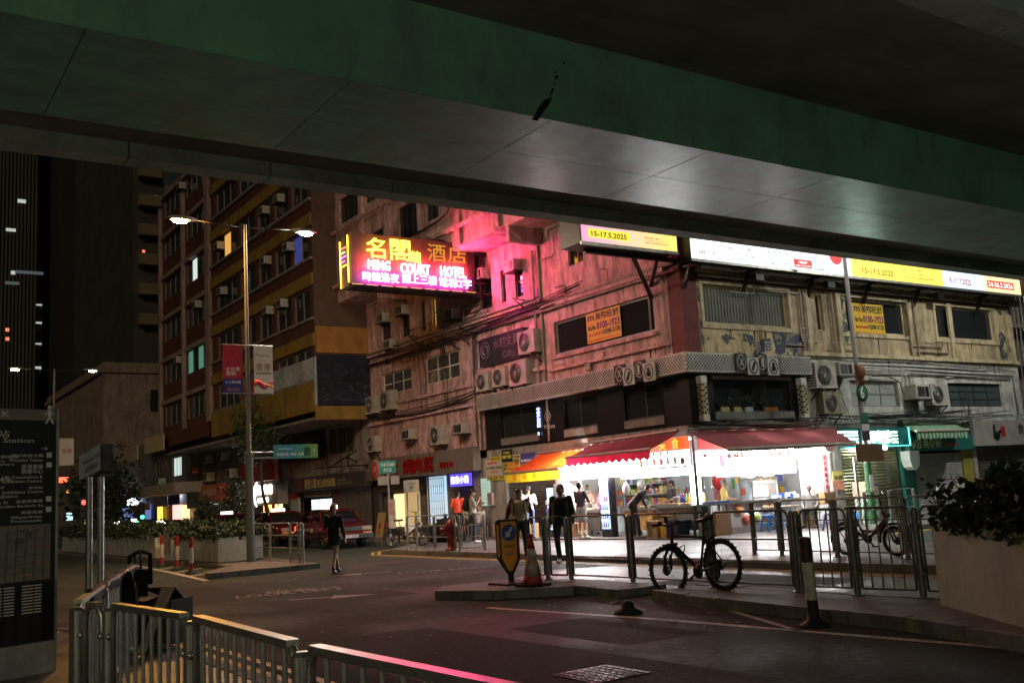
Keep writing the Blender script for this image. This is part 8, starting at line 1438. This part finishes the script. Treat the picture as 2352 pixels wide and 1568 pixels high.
# walking man with open dark green jacket
l = at(1297, 1293, 0); person('man in an open dark green jacket and glasses walking past the railing', l, (-.72, -.62), 1.76, C_('black', (.01, .01, .01)), C_('dark_jeans', (.045, .05, .055)), M('shoe_pale', (.4, .38, .35), .6), HAIRK, J=dict(knl=(-.14, .12, .50), anl=(-.15, .12, .09), tol=(-.17, .28, .03), knr=(.14, -.02, .49), anr=(.15, -.22, .12), tor=(.17, -.06, .03), elr=(.265, -.10, 1.12), wrr=(.27, .0, .86), ell=(-.265, .02, 1.12), wrl=(-.26, .12, .88), hil=(-.11, 0, .91), hir=(.11, 0, .91)), jacket=C_('dark_green_jacket', (.035, .045, .025)), glasses=True, head=(.3, 0), bulk=1.25)
def backpack(col):
    def f(t, j, s, hf):
        c = j['chest']+Vector((0, -.21, -.03))*s; b = MB(); b.ell(c, (.15*s, .11*s, .24*s), 14, 10); b.ell(c+Vector((0, -.05, -.06))*s, (.12*s, .08*s, .14*s), 12, 8); no_remesh(b, 'backpack', C_('pack_'+str(col[0]), col), t, .018, 3)
        for q in (-1, 1): MB().path([c+Vector((q*.1, .03, .2))*s, j['chest']+Vector((q*.12, .03, .17))*s, j['chest']+Vector((q*.12, .15, .02))*s, j['pelvis']+Vector((q*.14, .05, .12))*s, c+Vector((q*.12, 0, -.18))*s], .016*s, 5).build('backpack_strap', C_('pack_'+str(col[0]), col), t)
    return f
# man in cream and maroon raglan shirt
def raglan(t, j, s, hf):
    b = MB()
    for q in 'lr': limb(b, [j['sh'+q]+Vector((0, 0, .01)), j['el'+q], j['el'+q].lerp(j['wr'+q], .93)], [.075*s, .057*s, .045*s])
    no_remesh(b, 'raglan_sleeves', C_('maroon', (.10, .012, .018)), t, .017, 3); backpack((.015, .015, .017))(t, j, s, hf)
l = at(1200, 1288, 0); person('man in a cream shirt with maroon sleeves and backpack walking by the sign', l, (-.62, -.75), 1.72, C_('cream', (.46, .38, .25)), C_('dark_trousers', (.025, .022, .022)), M('shoe_dark', (.05, .05, .045), .6), HAIRK, J=dict(knl=(-.10, -.02, .5), anl=(-.1, -.16, .1), tol=(-.1, 0, .03), knr=(.10, .14, .5), anr=(.1, .18, .09), tor=(.11, .34, .03), elr=(.30, -.06, 1.12), wrr=(.36, .04, .88), ell=(-.27, -.08, 1.12), wrl=(-.28, 0, .87)), extra=raglan, bulk=1.15, glasses=True, hairstyle='fringe', head=(.15, .1))
# man with cap, white shirt and jeans looking at his phone
def phone(side):
    def f(t, j, s, hf): q = j['wr'+side]; MB().obox(q+Vector((0, .09, .05)), (.035, 0, 0), (0, .012, .02), (0, -.035, .06)).build('phone', M('phone_dark', (.02, .02, .02), .2), t)
    return f
l = at(1236, 1231); person('man in a navy cap, white shirt and jeans looking at his phone', (19.0, 27.6, PZ), (-.45, -.9), 1.72, C_('white_shirt', (.55, .57, .60)), C_('blue_jeans', (.09, .14, .26)), M('shoe_black', (.015, .013, .012), .35), J=dict(wrl=(-.10, .28, 1.22), wrr=(.05, .32, 1.24), ell=(-.24, .06, 1.12), elr=(.24, .06, 1.12)), cap=C_('navy_cap', (.02, .025, .045)), head=(.0, .5), extra=phone('r'))
# man in charcoal top and grey shorts, arms folded, back to us
l = at(1333, 1236); person('man in a charcoal top, grey shorts and white socks waiting at the stall', (19.05, 24.85, PZ), (.8, .15), 1.74, C_('charcoal', (.045, .045, .055)), C_('grey_shorts', (.34, .35, .36)), M('shoe_white', (.6, .6, .58), .5), legs='short', J=dict(wrl=(.06, .22, 1.16), wrr=(-.04, .24, 1.12), ell=(-.26, .08, 1.12), elr=(.26, .08, 1.12)), sock=C_('white_sock', (.62, .62, .6)), head=(-.1, 0))
# bending man in black with cap
l = at(1486, 1233); person('man in black with a navy cap bending over the food counter', (19.35, 22.55, PZ), (.62, -.25), 1.74, C_('black_top', (.022, .023, .026)), C_('black_trousers', (.014, .014, .016)), M('shoe_two_tone', (.25, .25, .25), .5), J=dict(pelvis=(0, -.14, .95), chest=(0, .09, 1.20), neck=(0, .26, 1.32), head=(0, .40, 1.40), shl=(-.19, .21, 1.30), shr=(.19, .21, 1.30), ell=(-.26, .02, 1.09), elr=(.26, .10, 1.06), wrl=(-.25, -.06, .86), wrr=(.2, .22, .88), hil=(-.1, -.12, .91), hir=(.1, -.12, .91), knl=(-.16, -.06, .5), knr=(.16, -.06, .5), anl=(-.2, -.06, .085), anr=(.18, -.06, .085), tol=(-.24, .1, .03), tor=(.22, .1, .03)), cap=C_('navy_cap2', (.02, .025, .05)), head=(0, .45))
# vendors behind the counters
vp = lambda x, y, X: fx(*ZI(x, y), X)
q = vp(1560, 800, 20.95); person('woman vendor in a dark top leaning behind the counter', (20.95, q.y, PZ), (-.9, .5), 1.62, C_('dark_apron', (.04, .04, .05)), C_('dark_trousers', (.02, .02, .02)), BLACK, HAIRK, 'short', hairstyle='bun', head=(.1, .35), J=dict(wrl=(-.2, .34, 1.0), wrr=(.16, .36, 1.02), ell=(-.27, .1, 1.1), elr=(.27, .1, 1.1)))
q = vp(450, 880, 20.95); person('vendor in a salmon shirt with pale gloves at the grill', (20.95, q.y, PZ), (-.8, -.5), 1.66, C_('salmon', (.50, .20, .15)), C_('dark_trousers', (.02, .02, .02)), BLACK, HAIRK, 'short', J=dict(wrl=(-.2, .34, 1.02), wrr=(.2, .36, 1.04), ell=(-.27, .08, 1.12), elr=(.28, .08, 1.1)), head=(0, .3))
q = vp(650, 930, 21.2); person('vendor in a bright pink top half hidden by the fridge', (21.2, q.y+.1, PZ), (-.6, .7), 1.55, C_('hot_pink', (.60, .12, .20)), C_('dark_trousers', (.02, .02, .02)), BLACK, HAIRK, 'short')
q = fy(*ZJ(600, 850), 21.35); person('grey-haired vendor in a yellow shirt working at the hotplate', (q.x, 21.45, PZ), (.55, -.5), 1.55, C_('yellow_shirt', (.60, .42, .12)), C_('dark_trousers', (.02, .02, .02)), BLACK, HAIRG, 'short', J=dict(wrl=(-.05, .36, 1.05), wrr=(.2, .36, 1.05), ell=(-.25, .1, 1.1), elr=(.28, .1, 1.1)), head=(0, .35))
# customer behind the green jacket man
q = vp(140, 870, 19.1); person('customer in a dark top half hidden behind the green jacket man', (19.1, q.y, PZ), (.7, -.3), 1.66, C_('dark_navy', (.03, .035, .06)), C_('dark_trousers', (.02, .02, .02)), BLACK)
# seated old man
sitJ = dict(pelvis=(0, 0, .52), chest=(0, .0, .84), neck=(0, .02, 1.03), head=(0, .05, 1.18), shl=(-.185, 0, .97), shr=(.185, 0, .97), ell=(-.24, .06, .70), elr=(.24, .06, .70), wrl=(-.17, .28, .60), wrr=(.17, .28, .60), hil=(-.1, .02, .50), hir=(.1, .02, .50), knl=(-.16, .42, .50), knr=(.16, .42, .50), anl=(-.17, .40, .085), anr=(.17, .38, .085), tol=(-.19, .56, .03), tor=(.2, .54, .03))
def chair(label, loc, face, mat, back=True):
    t = thing('chair', label, 'chair'); MB().box((-.22, -.22, .41), (.22, .22, .44)).build('seat', mat, t)
    for x in (-.19, .19):
        for y in (-.19, .19): MB().tube((x, y, 0), (x*.95, y*.95, .41), .018, n=8).build('leg', WHITE, t)
    if back: MB().prism([(-.21, -.2, .48), (.21, -.2, .48), (.17, -.27, .86), (-.17, -.27, .86)], (0, -.02, 0)).build('backrest', mat, t); [MB().tube((x, -.2, .44), (x*.9, -.25, .84), .015, n=6).build('back_post', WHITE, t) for x in (-.2, .2)]
    t.location = loc; t.rotation_euler = (0, 0, math.atan2(-face[0], face[1]))
l = at(1868, 1210); L_ = (l[0], l[1], PZ); person('bald old man in a grey top and dark vest seated beside the stall', L_, (-.85, -.45), 1.66, C_('grey_top', (.34, .34, .33)), C_('dark_vest', (.03, .03, .05)), M('slipper', (.06, .05, .05), .6), HAIRG, J=sitJ, skin=SKINT, hairstyle='bald', head=(-.35, -.05)); chair('chair with green backrest under the old man', L_, (-.85, -.45), M('green_seat', (.10, .30, .05), .5))
l = at(1150, 1222); L_ = (19.55, 31.6, PZ); person('person in a white printed t-shirt seated by the notices', L_, (-.85, -.4), 1.58, C_('white_tee', (.55, .52, .48)), C_('dark_blue_trousers', (.04, .05, .09)), M('shoe_dark', (.05, .05, .05)), HAIRK, 'short', J=sitJ, hairstyle='fringe', head=(-.2, 0)); chair('low stool chair under the person in white', L_, (-.85, -.4), M('grey_seat', (.2, .2, .2), .5), False)
# young man with backpack, man in coral shirt, helper by the bags
l = at(1090, 1247); person('young man in a grey t-shirt with a black backpack by the crossing', (l[0], l[1], PZ), (.8, -.55), 1.72, C_('grey_tee', (.30, .28, .26)), C_('black_jeans', (.015, .016, .02)), M('shoe_white', (.6, .6, .58)), HAIRK, 'short', J=dict(wrr=(.06, .22, 1.36), elr=(.24, .10, 1.14), wrl=(-.14, .26, 1.22), ell=(-.25, .04, 1.12)), hairstyle='fringe', head=(0, .35), extra=backpack((.012, .012, .013)))
l = at(1044, 1243); person('man in a bright coral t-shirt seen from behind near the restaurant', (l[0]+.5, l[1]+.5, PZ), (.85, .5), 1.72, C_('coral', (.85, .10, .06)), C_('black_shorts', (.012, .012, .012)), BLACK, HAIRK, 'short')
q = g(*ZO(1760, 940), PZ); person('person in a white top sitting behind the rubbish bags', (q.x+2.6, q.y+2.3, PZ), (.7, .6), 1.6, C_('white_top2', (.42, .42, .42)), C_('dark_trousers', (.02, .02, .02)), BLACK, HAIRK, 'short', J=sitJ, hairstyle='long'); chair('dark stool under the person behind the bags', (q.x+2.6, q.y+2.3, PZ), (.7, .6), MATS['grey_seat'], False)
# ------------------------------------------------------------------ bicycles (built along +x, front wheel at +x)
FRK = M('bike_black', (.014, .014, .015), .4, .2); TYRE = M('tyre_rubber', (.010, .010, .010), .75); CHR = M('bike_alloy', (.20, .20, .20), .35, .8)
def wheel(t, c, R, r, n, tread=True, rim=CHR, steer=0):
    w = MB().torus((0, 0, 0), (0, 1, 0), R-r, r, 44, 8).build('wheel', TYRE, t); w.location = c; w.rotation_euler = (0, 0, steer)
    o = MB().torus((0, 0, 0), (0, 1, 0), R-2*r-.006, .009, 40, 6).build('rim', rim); o.parent = w
    if tread:
        b = MB(); k = 60
        for i in range(k): a = 2*math.pi*i/k; d = Vector((math.cos(a), 0, math.sin(a))); u = Vector((-d.z, 0, d.x)); b.obox(d*(R+.003)+Vector((0, .012*(1 if i % 2 else -1), 0)), d*.006, u*.011, Vector((0, .012, 0)))
        o = b.build('tread', TYRE); o.parent = w; o['kind'] = 'stuff'
    b = MB()
    for i in range(n): a = 2*math.pi*i/n; d = Vector((math.cos(a), 0, math.sin(a))); e = Vector((math.cos(a+.35*(1 if i % 2 else -1)), 0, math.sin(a+.35*(1 if i % 2 else -1)))); b.tube(e*.02+Vector((0, .025*(1 if i % 4 < 2 else -1), 0)), d*(R-2*r), .0016, n=3, cap=False)
    o = b.build('spokes', CHR); o.parent = w; o['kind'] = 'stuff'
    o = MB().tube((0, -.05, 0), (0, .05, 0), .022, n=10).build('hub', FRK); o.parent = w; o = MB().lathe((0, .035, 0), [(.075, 0), (.075, .004), (.0, .005)], 20, 0, (0, 1, 0)).build('disc_brake', CHR); o.parent = w
    return w
def mtb(label, loc, rz, pitch):
    t = thing('bicycle', label, 'bicycle'); R = .35; RW, FWH = Vector((-.52, 0, R)), Vector((.56, 0, R)); BB = Vector((-.09, 0, .29)); ST = Vector((-.25, 0, .75)); HT = Vector((.36, 0, .86)); HB = Vector((.40, 0, .73)); SD = Vector((-.30, 0, .96))
    wheel(t, RW, R, .028, 28); wheel(t, FWH, R, .028, 28, steer=.12)
    b = MB()
    for a, c, r in ((HT+Vector((0, 0, -.03)), ST, .02), (HB, BB, .026), (BB, ST, .018), (HT, HB, .026)): b.tube(a, c, r, n=10)
    for s in (-1, 1): y = Vector((0, s*.055, 0)); b.tube(BB+y*.7, RW+y, .012, n=8); b.tube(ST+y*.4, RW+y, .010, n=8)
    b.build('frame', FRK, t); b = MB()
    for s in (-1, 1): y = Vector((0, s*.06, 0)); b.tube(HB+y+Vector((.015, 0, -.03)), FWH+y+Vector((-.03, 0, .18)), .017, n=8); b.tube(FWH+y+Vector((-.035, 0, .22)), FWH+y, .022, n=8)
    b.box((.36, -.08, .69), (.44, .08, .73)); b.build('fork', FRK, t)
    MB().tube(ST, SD, .015, n=8).build('seat_post', FRK, t); b = MB(); b.loft([[(x, y*w, z) for y, z in ((-1, zc-.02), (-.8, zc+.02), (0, zc+.03), (.8, zc+.02), (1, zc-.02), (0, zc-.03))] for x, w, zc in ((-.44, .055, 1.0), (-.40, .075, 1.0), (-.30, .05, .985), (-.20, .03, .985), (-.14, .018, .98))]); b.build('saddle', FRK, t)
    b = MB(); b.tube(HT, HT+Vector((-.02, 0, .10)), .02, n=8); b.tube(HT+Vector((-.02, 0, .09)), HT+Vector((.07, 0, .12)), .018, n=8); b.path([HT+Vector((.04, -.33, .15)), HT+Vector((.06, -.12, .14)), HT+Vector((.07, 0, .12)), HT+Vector((.06, .12, .14)), HT+Vector((.04, .33, .15))], .013, 8); b.build('handlebar', FRK, t)
    for s in (-1, 1):
        MB().tube(HT+Vector((.045, s*.22, .148)), HT+Vector((.04, s*.34, .15)), .018, n=8).build('grip', FRK, t); b = MB(); b.bar(HT+Vector((.06, s*.17, .14)), HT+Vector((.13, s*.26, .11)), .014); b.cbox(HT+Vector((.04, s*.18, .17)), (.04, .05, .035)); b.build('brake_lever', FRK, t)
    b = MB(); b.cbox(HT+Vector((.09, 0, .22)), (.03, .05, .07)); b.bar(HT+Vector((.07, .02, .15)), HT+Vector((.09, .02, .25)), .012); b.bar(HT+Vector((.05, -.05, .24)), HT+Vector((.13, .05, .26)), .02); b.build('phone_mount', FRK, t)
    b = MB(); b.lathe(BB+Vector((0, .05, 0)), [(.095, 0), (.095, .006), (.0, .007)], 22, 0, (0, 1, 0)); b.build('chainring', FRK, t)
    for s, a in ((-1, 2.6), (1, 2.6+math.pi)): e = BB+Vector((.17*math.cos(a)*-s if False else .17*math.cos(a), s*.075, .17*math.sin(a))); MB().bar(BB+Vector((0, s*.07, 0)), e, .022).build('crank', FRK, t); MB().cbox(e+Vector((0, s*.05, 0)), (.09, .09, .02)).build('pedal', FRK, t)
    b = MB()
    for k, r in enumerate((.055, .048, .04, .032)): b.lathe(RW+Vector((0, .035+k*.006, 0)), [(r, 0), (r, .003)], 16, 0, (0, 1, 0))
    b.cbox(RW+Vector((.02, .06, -.08)), (.04, .02, .07)); b.bar(RW+Vector((.02, .06, -.11)), RW+Vector((.06, .06, -.18)), .018); b.build('derailleur', FRK, t); b = MB(); b.path([BB+Vector((0, .053, .094)), RW+Vector((0, .05, .055))], .005, 4); b.path([BB+Vector((0, .053, -.094)), RW+Vector((.05, .06, -.17)), RW+Vector((.0, .05, -.055))], .005, 4); b.build('chain', FRK, t)
    b = MB(); b.path([RW+Vector((.30, 0, .30)), RW+Vector((.2, .0, .36)), RW+Vector((.05, 0, .40))], .02, 5); b.build('rear_guard', FRK, t); MB().prism([FWH+Vector((.02, -.03, .37)), FWH+Vector((.02, .03, .37)), FWH+Vector((-.25, .03, .31)), FWH+Vector((-.36, .03, .20)), FWH+Vector((-.36, -.03, .20)), FWH+Vector((-.25, -.03, .31))], (0, 0, .012)).build('front_guard', FRK, t)
    b = MB(); b.path([HT+Vector((.08, -.05, .13)), HT+Vector((.16, -.05, .0)), HB+Vector((.06, 0, -.05)), FWH+Vector((0, .05, .1))], .004, 4); b.path([HT+Vector((.08, .05, .13)), HT+Vector((.15, .04, .02)), HB+Vector((-.04, 0, .0)), BB+Vector((.1, .0, .12))], .004, 4); b.build('cable', FRK, t)
    GRN = M('lock_green', (.02, .11, .03), .5); b = MB(); b.cbox((.25, -.03, .50), (.05, .03, .09)); b.path([(.25, -.03, .54), (.20, -.04, .62), (.17, -.03, .68), (.2, .03, .66), (.3, .03, .58), (.37, .0, .55), (.3, -.03, .5)], .010, 6); b.build('cable_lock', GRN, t)
    t.location = loc; t.rotation_euler = (0, pitch, rz); return t
mtb('black mountain bicycle leaning on the central railing', (10.14, 10.62, .075), math.pi/2+.03, .10)
def citybike(label, loc, rz):
    t = thing('bicycle', label, 'bicycle'); R = .27; RD_ = M('bike_red', (.10, .008, .012), .35, .2); RW, FWH = Vector((-.50, 0, R)), Vector((.50, 0, R)); BB = Vector((-.08, 0, .30)); HT = Vector((.33, 0, .78)); HB = Vector((.38, 0, .60)); ST = Vector((-.20, 0, .58)); SD = Vector((-.28, 0, .84))
    wheel(t, RW, R, .03, 24, False); wheel(t, FWH, R, .03, 24, False, steer=-.1); b = MB(); b.path([HB, Vector((.18, 0, .46)), BB], .032, 8); b.tube(BB, ST, .022, n=8); b.path([HB+Vector((-.03, 0, .05)), Vector((.1, 0, .44)), ST+Vector((.01, 0, -.12))], .02, 8); b.tube(HT, HB, .03, n=8)
    for s in (-1, 1): y = Vector((0, s*.055, 0)); b.tube(BB+y*.7, RW+y, .013, n=6); b.tube(ST+y*.4, RW+y, .011, n=6)
    b.build('frame', RD_, t); b = MB(); [b.tube(HB+Vector((.01, s*.05, -.02)), FWH+Vector((0, s*.05, 0)), .016, n=6) for s in (-1, 1)]; b.build('fork', RD_, t); MB().tube(ST, SD, .016, n=8).build('seat_post', CHR, t)
    b = MB(); b.loft([[(x, y*w, z) for y, z in ((-1, .84), (-.7, .89), (.7, .89), (1, .84), (0, .83))] for x, w in ((-.42, .08), (-.34, .09), (-.22, .05), (-.13, .02))]); b.build('saddle', FRK, t); b = MB(); b.tube(HT, HT+Vector((-.03, 0, .28)), .017, n=8); b.path([HT+Vector((-.12, -.28, .33)), HT+Vector((-.02, -.15, .30)), HT+Vector((-.02, .15, .30)), HT+Vector((-.12, .28, .33))], .013, 6); b.build('handlebar', FRK, t)
    for c in (RW, FWH): b = MB(); b.path([c+Vector((math.cos(a)*.305, 0, math.sin(a)*.305)) for a in [math.radians(x) for x in range(20, 200, 15)]], .024, 5); b.build('mudguard', FRK, t)
    b = MB(); b.box((-.72, -.07, .60), (-.34, .07, .62)); b.tube((-.7, 0, .60), RW, .008, n=5); b.build('rear_rack', FRK, t); b = MB(); b.lathe(BB+Vector((0, .05, 0)), [(.085, 0), (.085, .006), (.0, .007)], 18, 0, (0, 1, 0)); b.bar(BB+Vector((0, .06, 0)), BB+Vector((.1, .06, -.14)), .02); b.bar(BB-Vector((0, .06, 0)), BB+Vector((-.1, -.06, .14)), .02); b.cbox(BB+Vector((.1, .1, -.14)), (.08, .08, .02)); b.build('crankset', FRK, t); MB().cbox((.42, 0, .72), (.05, .07, .06)).build('front_lamp', FRK, t)
    MB().bar(RW+Vector((.1, -.06, -.0)), RW+Vector((.18, -.14, -.27)), .014).build('kickstand', CHR, t); t.location = loc; t.rotation_euler = (.06, 0, rz); return t
citybike('small red bicycle parked behind the far railing', (15.55, 11.75, PZ), -math.pi/2+.08)
p = g(*ZO(1490, 985), PZ); citybike('dark city bicycle parked against the corner railing', (p.x+.3, p.y+.2, PZ), math.atan2(rt_.y, rt_.x)+.4)
# blue bag and bundle by the red bicycle
p = g(*ZH(760, 800), PZ); t = thing('plastic_bag', 'blue and white plastic bags lying behind the red bicycle', 'bag', (p.x, p.y, PZ)); random.seed(2)
for m, o, r in ((M('bag_blue', (.03, .20, .55), .4), (0, 0, .16), (.3, .2, .16)), (M('bag_white', (.5, .5, .5), .4), (-.1, .25, .2), (.22, .2, .2))): b = MB(); b.ell(Vector((p.x, p.y, PZ))+Vector(o), r, 12, 8); b.v = [tuple(Vector(v)+Vector([random.uniform(-.03, .03) for _ in range(3)])) for v in b.v]; b.build('bag', m, t)
t = thing('shopping_bag', 'green and white chequered bag below the white cartons', 'bag', (26.1, 19.6, PZ)); GC = bpy.data.materials.new('green_chequer'); GC.use_nodes = True
def _gc(): n = GC.node_tree.nodes; l = GC.node_tree.links; c = n.new('ShaderNodeTexChecker'); c.inputs['Scale'].default_value = 9; c.inputs['Color1'].default_value = (.02, .35, .12, 1); c.inputs['Color2'].default_value = (.55, .6, .55, 1); tc = n.new('ShaderNodeTexCoord'); l.new(tc.outputs['Object'], c.inputs[0]); l.new(c.outputs[0], n['Principled BSDF'].inputs[0])
_gc(); MB().prism([(25.75, 19.5, PZ), (26.35, 19.5, PZ), (26.3, 19.5, .75), (25.8, 19.5, .75)], (0, .3, 0)).build('bag', GC, t); MB().path([(25.9, 19.65, .75), (25.95, 19.65, .95), (26.15, 19.65, .95), (26.2, 19.65, .75)], .012, 5).build('handle', GC, t)
# ------------------------------------------------------------------ taxis (front at +x)
TRED = M('taxi_red', (.10, .005, .007), .22, 0, 0, 1, 0, 0, coat=.6); TGL = M('car_glass', (.012, .014, .016), .05); TCH = M('car_chrome', (.5, .5, .5), .15, .95); TSIL = M('taxi_silver_roof', (.42, .42, .42), .3, .5); TLAMP = EM('tail_lamp', (1, .03, .02), 7); ALLOY = M('wheel_alloy', (.40, .39, .37), .3, .8)
def taxi(label, loc, rz, plate='VT 2490', tail=True, roof=(.95, .97, 1), rs=6):
    t = thing('taxi', label, 'car'); W_ = .84
    prof = [(-2.28, .32), (-2.34, .55), (-2.30, .84), (-2.15, .93), (-1.35, .98), (.95, .96), (1.6, .90), (2.20, .80), (2.30, .62), (2.28, .34)]
    top_ = prof; b = MB(); n = 26; rings = []
    def topz(x):
        P_ = [(-2.34, .55), (-2.30, .84), (-2.15, .93), (-1.35, .98), (.95, .96), (1.6, .90), (2.20, .80), (2.30, .62)]
        for (a, za), (c, zc) in zip(P_, P_[1:]):
            if a <= x <= c: return za+(zc-za)*(x-a)/(c-a)
        return .6
    for i in range(n+1):
        x = -2.33+4.62*i/n; zt_ = topz(x); e = min(1, (2.36-abs(x))/.35); w = W_*(.86+.14*e**.5); zb_ = .30 if abs(x) < 2.1 else .36
        rings.append([(x, -w*.94, zb_), (x, -w, .50), (x, -w, zt_-.18), (x, -w*.93, zt_-.03), (x, -w*.6, zt_), (x, w*.6, zt_), (x, w*.93, zt_-.03), (x, w, zt_-.18), (x, w, .50), (x, w*.94, zb_)])
    b.loft(rings); body = b.build('body', TRED, t)
    b = MB(); cab = [(-1.62, .97, .76), (-1.12, 1.36, .64), (-.6, 1.44, .62), (.3, 1.43, .62), (.62, 1.38, .63), (1.12, .96, .74)]
    b.loft([[(x, -w, .93), (x, -w+(.0 if z < 1 else .0), max(z-.03, .94)), (x, -w*.85, z), (x, w*.85, z), (x, w, max(z-.03, .94)), (x, w, .93)] for x, z, w in cab], smooth=True); b.build('cabin', TGL, t)
    b = MB(); b.loft([[(x, -w, z-.035), (x, -w*.9, z), (x, w*.9, z), (x, w, z-.035)] for x, z, w in ((-1.14, 1.375, .64), (-.6, 1.46, .635), (.3, 1.45, .635), (.62, 1.40, .64))]); b.build('roof', TRED, t)
    for s in (-1, 1):
        for a, c in (((-1.62, s*.765, .96), (-1.12, s*.655, 1.37)), ((-.42, s*.755, .95), (-.40, s*.64, 1.42)), ((1.12, s*.75, .95), (.62, s*.645, 1.38))): MB().bar(a, c, .055, .03).build('pillar', TRED, t)
        MB().box((-1.5, s*.762-.012, .945), (1.08, s*.762+.012, .985)).build('window_trim', TCH, t); MB().box((-2.05, s*.842-.008, .56), (2.05, s*.842+.008, .60)).build('side_moulding', BLACK, t)
        for x in (-.35, .72): MB().cbox((x, s*.845, .80), (.14, .03, .03)).build('door_handle', TCH, t)
        o = MB(); o.ell((.86, s*.93, .99), (.06, .09, .06), 10, 8); o.build('mirror', TRED, t)
        MB().cbox((-.95, s*.846, .68), (.50, .01, .16)).build('side_badge', M('taxi_green_badge', (.25, .5, .22), .4), t); MB().cbox((.15, s*.846, .68), (.34, .01, .14)).build('door_notice', M('taxi_notice', (.5, .5, .45), .4), t)
        for x in (-1.38, 1.36):
            w = MB(); w.lathe((x, s*.70, .31), [(.31, -.09), (.315, -.06), (.315, .06), (.30, .09), (.20, .09)], 26, 0, (0, s, 0)); w = w.build('wheel', RUB, t); o = MB(); o.lathe((x, s*.79, .31), [(.195, 0), (.19, .012), (.12, .0), (.05, .016), (.0, .018)], 20, 0, (0, s, 0)); o = o.build('rim', ALLOY); o.parent = w
            a = MB(); a.path([(x+.36*math.cos(v), s*.842, .31+.36*math.sin(v)) for v in [math.radians(q) for q in range(-10, 195, 12)]], .022, 5); a.build('wheel_arch', BLACK, t)
        MB().box((2.20, s*.42-.0 if s > 0 else -.78, .64), (2.315, .78 if s > 0 else -.42, .78)).build('headlight', M('headlamp_glass', (.5, .45, .38), .1, .3), t); MB().box((2.24, .62*s-.16, .52), (2.32, .62*s+.16, .58)).build('indicator', M('amber_lens', (.55, .22, .03), .3), t)
        MB().box((-2.345, s*.62-.16, .64), (-2.27, s*.62+.16, .82)).build('tail_light', TLAMP if tail else BRED, t)
    b = MB(); b.box((2.25, -.82, .36), (2.38, .82, .52)); b.build('front_bumper', BLACK, t); MB().box((2.30, -.80, .50), (2.385, .80, .52)).build('bumper_trim', TCH, t); MB().box((-2.40, -.82, .36), (-2.28, .82, .52)).build('rear_bumper', BLACK, t)
    MB().box((2.22, -.40, .62), (2.31, .40, .79)).build('grille', BLACK, t)
    for i in range(6): MB().box((2.312, -.39, .635+i*.025), (2.318, .39, .645+i*.025)).build('grille_bar', TCH, t)
    MB().box((2.381, -.24, .38), (2.39, .24, .49)).build('plate', WHITE, t); text(plate, (2.391, -.21, .40), Vector((0, 1, 0)), UZ, .42, .07, INKD, t, 'plate_number', .002); MB().box((-2.41, -.24, .42), (-2.40, .24, .53)).build('plate', M('plate_yellow', (.6, .42, .03), .5), t)
    MB().prism([(-.2, -.28, 1.455), (-.06, -.28, 1.455), (-.08, -.28, 1.58), (-.18, -.28, 1.58)], (0, .56, 0)).build('roof_sign', EM('roof_sign_%d' % int(roof[1]*100), roof, rs), t)
    text('TAXI', (-.058, -.18, 1.48), Vector((0, 1, 0)), UZ, .36, .08, REDP, t, 'roof_lettering', .003)
    MB().obox((1.32, -.2, .975), (.2, .02, .01), (0, .012, 0), (0, 0, .006)).build('wiper', BLACK, t)
    t.location = loc; t.rotation_euler = (0, 0, rz); return t
ang = -math.pi/2-.10
taxi('red taxi with bright white roof sign and number plate, first in the rank', (15.75, 36.3, 0), ang); taxi('red taxi with warm roof sign second in the rank', (15.9, 42.2, 0), -math.pi/2, 'KX 5571', True, (1, .55, .35), 4); taxi('red taxi at the back of the rank behind the lamp pole', (15.7, 48.6, 0), -math.pi/2, 'LT 3308', True, (1, .75, .6), 3)
# litter on the road
random.seed(17); t = thing('litter', 'scraps of paper and leaves scattered along the kerbs', 'litter', (9, 18, 0)); t['kind'] = 'stuff'; b = MB()
for i in range(120):
    x, y = random.choice(((random.uniform(7, 10), random.uniform(22, 25)), (random.uniform(4, 10), random.uniform(8, 24)), (random.uniform(8.3, 9.3), random.uniform(5, 13)))); s = random.uniform(.012, .04); a = random.random()*3; b.add([(x+s*math.cos(a), y+s*math.sin(a), .006), (x-s*math.sin(a), y+s*math.cos(a), .012), (x-s*math.cos(a), y-s*math.sin(a), .007), (x+s*math.sin(a)*.6, y-s*math.cos(a), .01)], [(0, 1, 2, 3)])
b.build('scraps', M('paper_scrap', (.35, .32, .26), .8), t)['kind'] = 'stuff'
p = g(1410, 1385); t = thing('paper_scrap', 'crumpled pale paper scrap on the near road', 'litter', (p.x, p.y, 0)); b = MB(); b.poly([(p.x-.12, p.y-.05, .006), (p.x+.05, p.y-.09, .03), (p.x+.14, p.y+.02, .008), (p.x, p.y+.09, .02)]); b.build('sheet', MATS['paper_scrap'], t)
finish_jobs()
